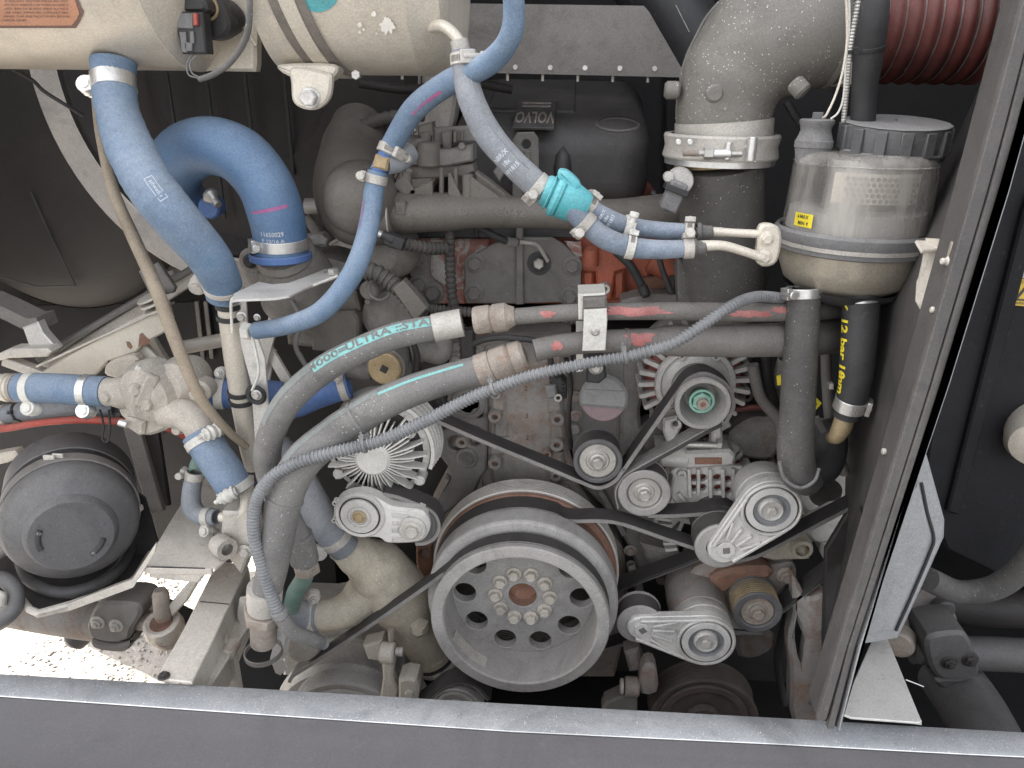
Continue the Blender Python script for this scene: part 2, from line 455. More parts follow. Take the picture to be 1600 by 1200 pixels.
M['rustring'] = mat('rusted_ring', (.25,.13,.08), .85, .2, .4, 30, .25, rust=.7, rcol=(.20,.085,.05), bump=.6)
M['rustnut'] = mat('rusty_fitting', (.30,.255,.215), .7, .3, .3, 40, .42, (.36,.32,.28), .5, rust=.28, rcol=(.22,.12,.07))
M['brass'] = mat('dusty_brass', (.40,.30,.17), .5, .6, .25, 30, .4, (.36,.29,.2), .3)
M['blue'] = mat('blue_silicone', (.055,.125,.245), .45, 0, .16, 9, .42, (.24,.31,.40), .15, 160, up=.5, grime=.18)
M['bluedusty'] = mat('blue_silicone_dusty', (.08,.145,.235), .58, 0, .2, 12, .64, (.28,.32,.375), .4, 90, up=.5, grime=.28)
M['bluegrey'] = mat('faded_blue_grey_hose', (.165,.18,.205), .72, 0, .14, 14, .55, (.31,.305,.30), .25, 140, up=.5)
M['blueviolet'] = mat('clean_blue_silicone', (.045,.115,.30), .5, 0, .15, 12, .4, (.2,.25,.4), .15)
M['teal'] = mat('teal_plastic', (.05,.36,.40), .42, 0, .12, 18, .4, (.28,.47,.49), .15)
M['rubber'] = mat('grey_black_rubber_hose', (.055,.053,.052), .68, 0, .2, 14, .5, (.20,.185,.17), .3, 200, speck=.4, spcol=(.3,.28,.26))
M['rubberdark'] = mat('black_rubber', (.022,.022,.024), .55, 0, .2, 12, .35, (.11,.10,.095), .25)
M['hosegrey'] = mat('dusty_hydraulic_hose', (.13,.125,.12), .8, 0, .18, 14, .6, (.24,.225,.21), .45, 260, speck=.5, spcol=(.38,.36,.33))
M['loom'] = mat('grey_corrugated_loom', (.13,.134,.14), .5, 0, .15, 25, .45, (.32,.315,.31), .1)
M['loomdark'] = mat('dark_corrugated_loom', (.05,.047,.044), .6, 0, .2, 25, .45, (.17,.15,.13), .2)
M['belt'] = mat('belt_rubber', (.035,.032,.032), .6, 0, .15, 25, .2, (.10,.085,.08), .25, 300)
M['beltrib'] = mat('belt_ribs', (.20,.188,.178), .6, 0, .15, 25, .35, (.26,.24,.22), .2, 300)
M['black'] = mat('black_plastic', (.02,.02,.022), .45, 0, .2, 10, .2, (.11,.10,.095), .2)
M['blacksat'] = mat('black_satin_cover', (.034,.033,.035), .40, 0, .2, 6, .5, (.12,.105,.095), .2, 90, up=.3)
M['greycap'] = mat('dusty_grey_plastic', (.13,.128,.13), .6, 0, .15, 14, .5, (.30,.285,.27), .25)
M['cover'] = mat('dark_satin_cylinder', (.075,.075,.08), .45, .1, .22, 6, .45, (.20,.185,.17), .2, 80)
M['frame'] = mat('stainless_frame', (.57,.53,.47), .42, .25, .16, 9, .4, (.45,.40,.345), .15, rust=.12)
M['plate'] = mat('stainless_plate', (.62,.595,.56), .36, .4, .12, 8, .3, (.46,.43,.39), .15)
M['whitebar'] = mat('white_painted_bracket', (.62,.60,.55), .5, .1, .1, 14, .3, (.5,.46,.4), .15)
M['tan'] = mat('tan_tube', (.27,.215,.155), .6, 0, .15, 20, .4, (.32,.27,.21), .2)
M['silver'] = mat('grey_cover_panel', (.30,.305,.31), .42, .35, .07, 5, .3, (.45,.44,.44), .1)
M['bumper'] = mat('galvanised_sill', (.23,.245,.26), .42, .4, .16, 8, .5, (.38,.375,.37), .2, 180, speck=.35, spcol=(.8,.79,.76), spscale=300)
M['paint'] = mat('dark_purple_grey_paint', (.045,.040,.042), .32, .1, .25, 3, .4, (.088,.08,.081), .03, coat=.22, grime=.3)
M['post'] = mat('grey_brown_post', (.05,.046,.045), .5, .1, .3, 8, .42, (.13,.117,.11), .3, streak=.4)
M['seal'] = mat('rubber_seal', (.065,.06,.058), .6, 0, .25, 12, .45, (.165,.15,.142), .3, streak=.3)
M['redsil'] = mat('red_silicone_bellows', (.11,.018,.013), .5, 0, .25, 14, .35, (.22,.12,.10), .2)
M['orange'] = mat('orange_red_paint', (.34,.075,.035), .5, 0, .25, 14, .35, (.28,.15,.11), .3)
M['redworn'] = mat('worn_red_paint', (.36,.12,.08), .7, 0, .3, 25, .35, (.40,.36,.33), .4, paint=(.5,.47,.44), pscale=26, pthr=.5)
M['elbow'] = mat('speckled_grey_elbow', (.165,.155,.138), .6, .15, .12, 8, .45, (.21,.195,.17), .15, 160, speck=.65, spcol=(.52,.50,.45), spscale=210)
M['duct'] = mat('dark_intake_pipe', (.085,.08,.074), .6, 0, .15, 9, .45, (.145,.13,.118), .35, speck=.5, spcol=(.32,.30,.27))
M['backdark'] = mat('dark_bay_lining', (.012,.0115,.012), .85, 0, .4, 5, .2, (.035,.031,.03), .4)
M['bulk'] = mat('dull_heat_shield', (.17,.157,.145), .6, .4, .25, 8, .4, (.215,.195,.18), .15)
M['warn'] = mat('faded_orange_label', (.50,.23,.13), .6, 0, .12, 14, .3, (.55,.40,.31), .05, grime=.12)
M['warnink'] = mat('label_ink', (.18,.10,.08), .7, 0, .1, 20, .2, bump=0, grime=0)
M['yellow'] = mat('yellow_print', (.75,.60,.02), .5, 0, .08, 20, .15, bump=0, grime=.12)
M['yellowlab'] = mat('yellow_label', (.62,.40,.03), .5, 0, .08, 20, .2, bump=0, grime=.12)
M['white'] = mat('white_print', (.52,.55,.6), .6, 0, .05, 20, .15, bump=0, grime=0)
M['greyprint'] = mat('grey_print', (.34,.34,.36), .6, 0, .05, 20, .15, bump=0, grime=0)
M['blackprint'] = mat('black_print', (.03,.03,.03), .6, 0, .05, 20, .1, bump=0, grime=0)
M['magenta'] = mat('magenta_marking', (.36,.06,.17), .6, 0, .3, 60, .6, (.22,.2,.36), 0, grime=0)
M['tealprint'] = mat('teal_stripe', (.12,.42,.40), .65, 0, .12, 24, .55, (.30,.42,.40), .3, 260, grime=.12)
M['red'] = mat('red_conduit', (.42,.05,.035), .55, 0, .12, 24, .3, (.4,.25,.2), .1)
M['redpatch'] = mat('pink_red_paint_patch', (.42,.13,.12), .75, 0, .25, 40, .4, (.33,.26,.24), .4)
M['pinkcap'] = mat('mauve_underside', (.17,.115,.125), .6, 0, .12, 24, .3, (.27,.22,.22), .2)
M['green'] = mat('green_nut', (.20,.42,.34), .5, .2, .1, 24, .3, (.45,.5,.44), .1)
M['greenpipe'] = mat('faded_green_hose', (.12,.20,.165), .7, 0, .1, 20, .4, (.25,.27,.23), .2)
M['gravel'] = mat('pale_gravel', (.32,.29,.26), .9, 0, .3, 40, .3, (.36,.33,.295), 1.0, 110, speck=.8, spcol=(.62,.58,.52), spscale=90, grime=0)
M['copper'] = mat('red_windings', (.20,.03,.022), .6, .1, .4, 60, .25)
M['pearl'] = mat('splash_white', (.82,.79,.72), .8, 0, .05, 30, .1, grime=0)
M['ply'] = mat('body_panel', (.05,.05,.05), .7, 0, .1, 4, .3)
M['reservoirfluid'] = mat('reservoir_inside', (.25,.235,.22), .6, 0, .3, 9, .3)
def glassy(name, col, alpha_noise=True):
    m = bpy.data.materials.new(name); m.use_nodes = True; t = m.node_tree; N = t.nodes; L = t.links.new
    b = N['Principled BSDF']; b.inputs['Roughness'].default_value = .16; b.inputs['IOR'].default_value = 1.3
    geo = N.new('ShaderNodeNewGeometry'); mp = N.new('ShaderNodeMapping'); mp.inputs['Scale'].default_value = (1, 1, .16); L(geo.outputs['Position'], mp.inputs[0])
    n = N.new('ShaderNodeTexNoise'); n.inputs['Scale'].default_value = 28; n.inputs['Detail'].default_value = 8; n.inputs['Roughness'].default_value = .62; L(mp.outputs[0], n.inputs['Vector'])
    r = N.new('ShaderNodeMapRange'); r.inputs[1].default_value = .35; r.inputs[2].default_value = .72; r.inputs[3].default_value = .16; r.inputs[4].default_value = .74; L(n.outputs['Fac'], r.inputs[0]); L(r.outputs[0], b.inputs['Alpha'])
    b.inputs['Base Color'].default_value = (*col, 1)
    return m
M['clear'] = glassy('cloudy_clear_plastic', (.46,.43,.39))

M['bowl'] = mat('dull_gold_metal_bowl', (.45,.405,.33), .30, .6, .18, 7, .35, (.30,.26,.21), .12, streak=.3)
M['ringgrey'] = mat('pale_grey_ring', (.40,.365,.335), .6, .1, .15, 8, .4, (.38,.345,.31), .3)
M['drumdark'] = mat('drum_black_brown', (.016,.0135,.0125), .6, 0, .3, 6, .25, (.045,.036,.03), .3, rust=.1, rcol=(.07,.035,.02))
M['branch'] = mat('dusty_branch_hose', (.12,.165,.23), .65, 0, .18, 14, .62, (.27,.285,.31), .3, 140, up=.5)
M['alubright'] = mat('bright_tensioner_casting', (.62,.60,.57), .42, .3, .16, 16, .4, (.53,.50,.46), .35, 150)
M['darkband'] = mat('dark_rubber_track', (.05,.045,.043), .5, .1, .25, 30, .3, (.15,.135,.125), .2)
M['blackdeep'] = mat('deep_blue_black', (.011,.011,.013), .7, 0, .3, 8, .12, (.05,.046,.048), .2, spec=.25)
M['bounceblock'] = mat('bounce_blocker_dark', (.07,.068,.066), .9, 0, .25, 20, .2, (.11,.105,.10), .8, grime=0)  # dark tone of the added out-of-view sheet that cuts ground bounce
M['dish'] = mat('blue_grey_dish', (.19,.195,.205), .5, .2, .25, 16, .4, (.32,.31,.30), .3)
M['wornprint'] = mat('worn_white_print', (.42,.45,.5), .7, 0, .3, 60, .5, (.26,.31,.4), bump=0)
M['steeldark'] = mat('dark_steel_tube', (.07,.067,.068), .5, .2, .3, 9, .35, (.15,.14,.13), .3)
M['rustdark'] = mat('dark_rusted_pulley', (.06,.045,.04), .6, .2, .4, 12, .35, (.13,.10,.09), .4, rust=.15, rcol=(.09,.045,.03))
M['fadeprint'] = mat('faded_hose_stripe', (.17,.19,.18), .7, 0, .15, 24, .6, (.26,.26,.245), .3, 260)
# ------------------------------------------------------------------ hose furniture
def ring_g(path, d, r, wd, th=.0013, seg=28):
    p, t, n_, b, k = path.at(d)
    return lathe([(-wd/2, r-.002), (-wd/2, r+th), (wd/2, r+th), (wd/2, r-.002), (-wd/2, r-.002)], p, t, seg, hint=n_)
def clamp(parent, path, d, r, wd=.011, mt=None, look=(0, 0), style='worm', flip=1, sr=.0058, label=None):
    """metal hose clamp: band + housing + screw; look = image direction from the hose centre to the screw"""
    mt = mt or M['dustysteel']; p, t, n_, b, k = path.at(d)
    e = CR*look[0]-CU*look[1]-CF*max(0.0, 1-math.hypot(*look))
    e = (e-t*e.dot(t)).normalized(); c = t.cross(e)*flip
    g = ring_g(path, d, r, wd)
    m = Matrix((t, c, e)).transposed()
    if style == 'worm':
        g = g + box(p+e*(r+.0035), (wd*1.15, .017, .0065), m)
        cl = part('hose_clamp', mt, parent, g, bevel=.0008, label=label)
        # slots punched in the band
        sl = []
        for i in range(9):
            a = .35+i*.11; q = e*math.cos(a)+c*math.sin(a); q2 = -e*math.sin(a)+c*math.cos(a)
            sl.append(box(p+q*(r+.0014), (wd*.5, .0009, .0006), Matrix((t, q2, q)).transposed()))
        part('band_teeth', M['tankdark'], cl, gsum(sl), smooth=0)
        s = cyl(p+e*(r+.0045)-c*.015, c, sr*.62, .02, 12)+cyl(p+e*(r+.0045)-c*.0205, c, sr, .006, 14, .001)
        part('clamp_screw', mt, cl, s)
    else:
        g = g + box(p+e*(r+.004)+c*.009, (wd, .002, .011), m) + box(p+e*(r+.004)-c*.009, (wd, .002, .011), m)
        cl = part('hose_clamp', mt, parent, g, bevel=.0005, label=label)
        q = p+e*(r+.008)
        pr = [(-.012, 0), (-.012, sr*1.0), (-.009, sr*1.0), (-.009, sr*1.55), (-.006, sr*1.7), (-.003, sr*1.3), (0, sr*1.6), (.004, sr*1.75), (.008, sr*1.3), (.012, sr*1.55), (.014, sr*1.4), (.014, sr*.5), (.026, sr*.5), (.026, 0)]
        # points towards the viewer whichever way round the clamp was fitted
        part('clamp_screw', mt, cl, lathe(pr, q, c, 14)+hexg(sr*.95, .006).xf(Matrix.Translation(q+c*.014) @ Matrix(frame3(c)).to_4x4()))
    return cl
def frame3(ax):
    ax, u, v = frame_of(ax); return Matrix((u, v, ax)).transposed()
def tie(parent, path, d, r, mt=None, look=(0, 0), wd=.0042, tail=True):
    mt = mt or M['greycap']; p, t, n_, b, k = path.at(d); e = CR*look[0]-CU*look[1]-CF*max(0, 1-math.hypot(*look)); e = (e-t*e.dot(t)).normalized()
    g = ring_g(path, d, r, wd, .0014)
    if tail: g = g+box(p+e*(r+.003), (.007, .006, .006), Matrix((t, t.cross(e), e)).transposed())+box(p+e*(r+.006)+t.cross(e)*.002, (.003, .0016, .008), Matrix((t, t.cross(e), e)).transposed())
    return part('cable_tie', mt, parent, g, bevel=.0004)
def corr(pitch, depth):              # corrugation
    def f(d):
        x = (d/pitch) % 1.0
        return 1.0 if x < .5 else 1-depth
    return f
def scallop(pitch, depth): return lambda d: 1-depth*(.5-.5*math.cos(2*math.pi*d/pitch))
# ------------------------------------------------------------------ the setting
random.seed(11)
def grid_ground():
    vs = []; fs = []; xs = [-60, -12, -4]+[-2.6+.05*i for i in range(66)]+[2, 12, 60]; ys = [-60, -12, -2, .4]+[.6+.05*i for i in range(56)]+[5, 15, 60]
    for x in xs:
        for y in ys:
            vs.append(Vector((x, y, random.uniform(-.004, .004) if -3 < x < 1 and .5 < y < 4 else 0)))
    n = len(ys)
    for i in range(len(xs)-1):
        for j in range(n-1): fs.append((i*n+j, (i+1)*n+j, (i+1)*n+j+1, i*n+j+1))
    return G(vs, fs)
struct('ground', M['gravel'], grid_ground(), org=(0, 0, 0))
struct('bounce_blocker', M['bounceblock'], G([Vector((-60, -60, .008)), Vector((60, -60, .008)), Vector((60, .62, .008)), Vector((-60, .62, .008))], [(0, 1, 2, 3)]), org=(0, 0, 0))  # unseen dark sheet added before the coach to cut bounce light off the ground
# loose stones on the ground seen under the coach
st = []
for i in range(4200):
    x = random.uniform(-1.5, -.45); y = random.uniform(1.1, 2.3); r = random.uniform(.003, .009)
    o = Vector((x, y, r*.25)); m = Matrix.Rotation(random.random()*6.28, 3, 'Z')
    pts = [Vector((r, 0, 0)), Vector((-r*.8, .2*r, 0)), Vector((0, r*.8, 0)), Vector((.1*r, -r*.9, 0)), Vector((0, .1*r, r*.4)), Vector((0, 0, -r*.3))]
    st.append(G([o+m @ p for p in pts], [(0,2,4),(2,1,4),(1,3,4),(3,0,4),(2,0,5),(1,2,5),(3,1,5),(0,3,5)]))
struct('gravel', M['gravel'], gsum(st), kind='stuff', smooth=0, org=(-1, 2, 0))
# coach body round the bay: roof, side walls, back of the bay
struct('ceiling', M['ply'], box((-.16, 3.25, 2.42), (2.98, 4.3, .05)), org=(0, 3, 2.4))
struct('roof', M['ply'], box((-.16, 3.45, 3.0), (2.98, 4.2, 1.1)), org=(0, 3.4, 3.0))
struct('wall_left', M['ply'], box((-1.62, 2.9, 1.60), (.04, 4.7, 1.60)), org=(-1.62, 3, 1.4))
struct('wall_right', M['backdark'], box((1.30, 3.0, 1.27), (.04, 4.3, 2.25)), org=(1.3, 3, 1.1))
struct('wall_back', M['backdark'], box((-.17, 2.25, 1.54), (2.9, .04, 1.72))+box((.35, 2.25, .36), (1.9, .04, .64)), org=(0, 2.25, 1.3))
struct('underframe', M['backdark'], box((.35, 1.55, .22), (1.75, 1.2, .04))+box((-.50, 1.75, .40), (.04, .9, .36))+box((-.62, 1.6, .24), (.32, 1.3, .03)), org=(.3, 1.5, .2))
# sill and painted bumper skin in front
ZB = .69
def sill():
    t = thing('rear_bumper', 'dark painted rear bumper with a grey metal sill running along the bottom of the bay', 'bumper', W(800, 1130, .76))
    bk = [(-420, 1033), (0, 1053), (400, 1076), (800, 1100), (1200, 1121), (1500, 1139), (1860, 1159)]
    fr = [(-420, 1060), (0, 1084), (400, 1112), (800, 1139), (1200, 1158), (1500, 1174), (1860, 1191)]
    B = [WZ(x, y, ZB) for x, y in bk]; Fv = [WZ(x, y, ZB) for x, y in fr]
    vs = []; fs = []
    prof = lambda a, b: [b+Vector((0, .006, -.05)), b+Vector((0, .004, -.004)), b, b.lerp(a, .5)+Vector((0, 0, -.0012)), a+Vector((0, .002, .0005)), a+Vector((0, -.0015, -.0015)), a+Vector((0, -.002, -.006))]
    for a, b in zip(Fv, B): vs += prof(a, b)
    m = 7
    for j in range(len(Fv)-1):
        for q in range(m-1): fs.append((j*m+q, j*m+q+1, (j+1)*m+q+1, (j+1)*m+q))
    part('sill', M['bumper'], t, G(vs, fs), smooth=50)
    part('bright_edge', M['bright'], t, tube(Path([a+Vector((0, -.0012, -.0030)) for a in Fv], smooth=False), .0014, 8))  # thin bright strip added as the highlight along the sill's front edge
    # painted skin: rolls over, small step, then falls away towards the viewer
    vs = []; fs = []
    pr = [(-.0025, -.0045), (-.004, -.003), (-.0075, -.005), (-.016, -.012), (-.021, -.017), (-.024, -.0178), (-.030, -.026), (-.06, -.065), (-.085, -.13), (-.10, -.24), (-.105, -.42)]
    for i, a in enumerate(Fv):
        for dy, dz in pr: vs.append(a+Vector((0, dy, dz)))
    m = len(pr)
    for j in range(len(Fv)-1):
        for q in range(m-1): fs.append((j*m+q, j*m+q+1, (j+1)*m+q+1, (j+1)*m+q))
    part('painted_skin', M['paint'], t, G(vs, fs), smooth=50)
    return t
sill()
# right hand post with its rubber seal, side panel behind it
def post():
    t = thing('side_post', 'grey brown slanting side post with rubber door seal on the right of the bay', 'post', W(1300, 1120, .78))
    Y = .775
    def strip(a, b, c, d, Yf, th, mt, nm, ch=.001):
        # a,b = left/right x at y=-60 ; c,d = at y = 1125
        k = [(-60,)+(a, b), (300, *mid(300)), (600, *mid(600)), (900, *mid(900)), (1118,)+(c, d)]
    L = [(-60, 1612), (0, 1597), (300, 1517), (600, 1431), (900, 1342), (1118, 1274)]
    R = [(-60, 1668), (0, 1655), (215, 1601), (300, 1577), (600, 1484), (900, 1383), (1060, 1330), (1118, 1312)]
    def xat(A, y):
        for (y0, x0), (y1, x1) in zip(A, A[1:]):
            if y <= y1: return x0+(x1-x0)*(y-y0)/(y1-y0)
        return A[-1][1]
    ys = [-60, 60, 200, 300, 450, 600, 750, 900, 1010, 1116]
    def strip(f0, f1, Yf, th, mt, nm, parent, ch=.0012, ye=0):
        l = [(xat(L, y)+(xat(R, y)-xat(L, y))*f0, y) for y in ys]; r = [(xat(L, y)+(xat(R, y)-xat(L, y))*f1, y) for y in ys]
        l[-1] = (l[-1][0], l[-1][1]+ye); r[-1] = (r[-1][0], r[-1][1]+ye)
        return part(nm, mt, parent, plateY(l+r[::-1], Yf, th, ch=ch))
    strip(0, 1, Y, .035, M['post'], 'post_frame', t)
    strip(.06, .44, Y-.006, .007, M['seal'], 'seal_strip', t, ye=10)
    strip(.50, .74, Y-.008, .009, M['seal'], 'seal_strip', t, ye=24)
    strip(.82, .90, Y-.003, .004, M['rubberdark'], 'seal_groove', t, ye=20)
    strip(.94, 1.02, Y-.010, .02, M['silver'], 'bright_edge', t, ye=26)
    # side panel running back into the bay
    F = [(1610, -60), (1597, 0), (1545, 200), (1517, 300), (1474, 450), (1431, 600), (1387, 750), (1342, 900), (1300, 1040), (1276, 1112)]
    Bk = [(1600, -60), (1572, 30), (1520, 160), (1452, 300), (1334, 480), (1325, 600), (1321, 740), (1318, 880), (1285, 1010), (1262, 1100)]
    YB = [1.2, 1.2, 1.2, 1.22, 1.22, 1.20, 1.16, 1.08, .97, .87]
    A = [W(x+1, y, Y+.004) for x, y in F]; B = [W(x, y, yy) for (x, y), yy in zip(Bk, YB)]
    vs = []; fs = []; th = Vector((.003, 0, 0))
    for a, b in zip(A, B):
        for k in range(5): vs.append(a.lerp(b, k/4)+Vector((0, 0, 0)))
    n0 = len(vs); vs += [p+th for p in vs]
    for j in range(len(A)-1):
        for k in range(4):
            q = (j*5+k, j*5+k+1, j*5+k+6, j*5+k+5); fs.append(q); fs.append(tuple(i+n0 for i in reversed(q)))
        fs.append((j*5+4, (j+1)*5+4, (j+1)*5+4+n0, j*5+4+n0))
    pn = part('side_panel', M['post'], t, G(vs, fs), smooth=40)
    def onp(px, py):                # nearest point of the panel surface that projects to the pixel
        return min(((A[j].lerp(A[j+1], s/10)).lerp(B[j].lerp(B[j+1], s/10), k/20) for j in range(len(A)-1) for s in range(10) for k in range(21)), key=lambda p: (proj(p)[0]-px)**2+(proj(p)[1]-py)**2)
    for x, y in ((1395, 709), (1540, 207), (1338, 896)):
        part('stud', M['dustysteel'], t, cyl(onp(x, y), -AX, .004, .012, 12, .001))
    # darker arched recess low on the panel
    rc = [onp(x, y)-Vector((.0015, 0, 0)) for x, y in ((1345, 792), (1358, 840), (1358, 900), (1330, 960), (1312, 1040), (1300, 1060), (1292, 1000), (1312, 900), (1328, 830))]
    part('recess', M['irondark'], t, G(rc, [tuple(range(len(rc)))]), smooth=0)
    return t
post()
def right_side():
    # black ducting box beyond the post
    t = thing('black_air_box', 'black air box panel beyond the post at the right edge carrying warning labels', 'air box', W(1560, 500, 1.15))
    Y = 1.12
    part('panel', M['blackdeep'], t, plateY([(1640, -40), (1700, -40), (1700, 880), (1560, 900), (1478, 860), (1440, 760), (1470, 560), (1540, 330), (1610, 120)], Y, .04, ch=.006))
    part('edge_fold', M['blackdeep'], t, plateY([(1612, 300), (1600, 330), (1480, 800), (1500, 806), (1625, 340)], Y-.012, .014, ch=.003))
    g = part('grey_label', M['greyprint'], t, plateY([(1592, 394), (1640, 394), (1640, 436), (1580, 434)], Y-.002, .0015, ch=0))
    u, v, n = AX, AZ, -AY
    for i in range(4): part('print_line', M['white'], g, plateY([(1588, 400+i*8), (1636, 400+i*8), (1636, 403+i*8), (1587, 403+i*8)], Y-.003, .0008, ch=0), smooth=0)
    g = part('yellow_label', M['yellowlab'], t, plateY([(1582, 436), (1640, 436), (1640, 482), (1572, 476), (1566, 470)], Y-.0025, .0015, ch=0))
    tri = [(1600, 447), (1622, 470), (1581, 468)]; tin = [(1600, 452), (1614, 467), (1588, 466)]
    L = lambda q: [(W(x, y, Y).x, W(x, y, Y).z) for x, y in q]
    part('warning_triangle', M['blackprint'], g, plate(L(tri), (0, Y-.0042, 0), AX, AZ, AY, .001, [L(tin)]), smooth=0)
    letters(g, M['blackprint'], 'CAUTION', 6*mpp(1600, 441, Y), W(1602, 441, Y-.0042), u, v, n)
    letters(g, M['blackprint'], 'WARNING', 6*mpp(1600, 474, Y), W(1596, 474, Y-.0042), u, v, n)
    # grey pressed cover peeping out from behind the post
    t = thing('grey_pressed_cover', 'light grey pressed cover with a raised rim between post and black box', 'cover', W(1430, 860, .95))
    o = [(1446, 700), (1452, 720), (1478, 815), (1477, 842), (1440, 925), (1405, 1000), (1345, 1010), (1330, 960), (1375, 800)]
    part('rim', M['silver'], t, plateY(o, .93, .03, ch=.005))
    i_ = [(1436, 752), (1444, 790), (1456, 838), (1450, 865), (1420, 935), (1398, 985), (1350, 995), (1345, 950), (1390, 800)]
    part('panel', M['silver'], t, plateY(i_, .922, .01, ch=.004))
    part('rim_groove', M['black'], t, tube(pxpath([(1440, 755, .928), (1449, 800, .928), (1459, 840, .928), (1452, 866, .928), (1424, 932, .928), (1400, 985, .928)]), .0022, 8))
    # bright bracket on the sill
    Z = ZB+.012
    o = [(1372, 978), (1384, 990), (1440, 1126), (1436, 1129), (1330, 1121), (1312, 1114)]
    t = thing('bracket_plate', 'pale stainless triangular plate lying on the sill right of the post', 'bracket', WZ(1380, 1080, Z))
    part('plate', M['plate'], t, plateZ(o, Z, .003, ch=.001)); part('fold', M['plate'], t, plateY([(1440, 1126), (1440, 1133), (1426, 1131), (1424, 1125)], WZ(1440, 1126, Z).y, .002, ch=0))
    # radius rod with split clamp at the lower right
    t = thing('radius_rod', 'dark grey suspension rod with a two bolt clamp end at the lower right', 'suspension rod', W(1500, 1030, 1.05))
    Y = 1.05
    part('tube', M['steeldark'], t, tube(pxpath([(1470, 1020, Y), (1560, 1022, Y), (1700, 1030, Y)]), 26*mpp(1500, 1020, Y), 28))
    part('eye_neck', M['steeldark'], t, tube(pxpath([(1424, 1018, Y), (1475, 1020, Y)]), 19*mpp(1450, 1020, Y), 22, mod=scallop(.012, .05), step=.002))
    part('eye', M['rustnut'], t, lathe([(0, 0), (0, .02), (.004, .024), (.03, .024), (.034, .02), (.034, 0)], W(1404, 1010, Y-.02), AY+AX*.5, 26))
    cp = part('clamp_block', M['steeldark'], t, plateY([(1452, 995), (1500, 988), (1516, 1000), (1531, 1040), (1530, 1056), (1516, 1064), (1476, 1064), (1458, 1050), (1448, 1020)], Y-.045, .07, ch=.006, smooth=3))
    part('clamp_lip', M['steeldark'], t, plateY([(1462, 1062), (1528, 1062), (1526, 1074), (1500, 1082), (1476, 1078)], Y-.035, .05, ch=.005, smooth=3))
    for x in (1482, 1515): boltP(t, M['irondark'], x, 1034 if x < 1500 else 1030, Y-.044, 9, dome=True)
    t = thing('lower_arm_tube', 'dark tapering suspension tube slanting down behind the sill at the lower right', 'suspension arm', W(1500, 1100, 1.1))
    part('tube', M['steeldark'], t, tube(pxpath([(1478, 1050, 1.08), (1520, 1110, 1.0), (1560, 1190, .9)]), 45*mpp(1500, 1080, 1.05), 28))
    # curved hose and pipes in the dark
    top('large_hose', 'thick black hose curving up at the right edge below the air box', 'hose', M['rubber'], tube(pxpath([(1450, 905, 1.06), (1500, 925, 1.08), (1560, 915, 1.06), (1610, 870, 1.03), (1650, 800, 1.0)]), .020, 22))
    top('shadowed_pipe', 'fat dark pipe crossing above the suspension rod in shadow', 'pipe', M['irondark'], tube(pxpath([(1440, 930, 1.2), (1530, 950, 1.2), (1680, 950, 1.2)]), .035, 22))
    t = thing('axle_bracket', 'dusty cast bracket in the shadow behind the pale triangular plate', 'bracket', W(1450, 960, 1.2))
    part('casting', M['ironrust'], t, plateY([(1395, 1000), (1425, 930), (1450, 910), (1480, 930), (1500, 990), (1450, 1010)], 1.15, .08, ch=.01, smooth=3))
    part('boss', M['steeldark'], t, cyl(W(1478, 955, 1.13), AY, .018, .05, 20, .003))
    top('cream_canister', 'pale cream rounded canister end at the right edge', 'canister', M['tank'], lathe([(0, 0), (0, .02), (.006, .038), (.02, .045), (.12, .045), (.12, 0)], W(1622, 700, 1.06), AX*.5+AZ*.2+AY, 30))
    # thin drain wire glints
    top('drain_wire', 'short bright wire end right of the triangular plate', 'wire', M['bright'], tube(pxpath([(1415, 1062, .95), (1443, 1073, .95)]), .0012, 8))
right_side()
# ------------------------------------------------------------------ tank, hoses and pipes
random.seed(21)
def hose(name, label, mt, pts, rpx, seg=24, n=10, mod=None, hollow=.003, smooth_mesh=35, cat='hose', group=None, step=None):
    """pts (px, py, Y); rpx = one or a list of radii in px.  Returns root, Path, list of radii in metres"""
    pa = pxpath(pts, n=n)
    rs = [(rpx[i] if isinstance(rpx, (list, tuple)) else rpx)*mpp(*pts[i]) for i in range(len(pts))]
    t = thing(name, label, cat, pa.P[0], group)
    part('tube', mt, t, tube(pa, rs, seg, mod=mod, hollow=hollow, step=step), smooth=smooth_mesh)
    return t, pa, rs
def R_(pa, rs, d): return interp(rs, pa.at(d)[4])
def cl(t, pa, rs, px, py, look, **k):
    d = pa.near(px, py); return clamp(t, pa, d, R_(pa, rs, d)+.0006, look=look, **k)
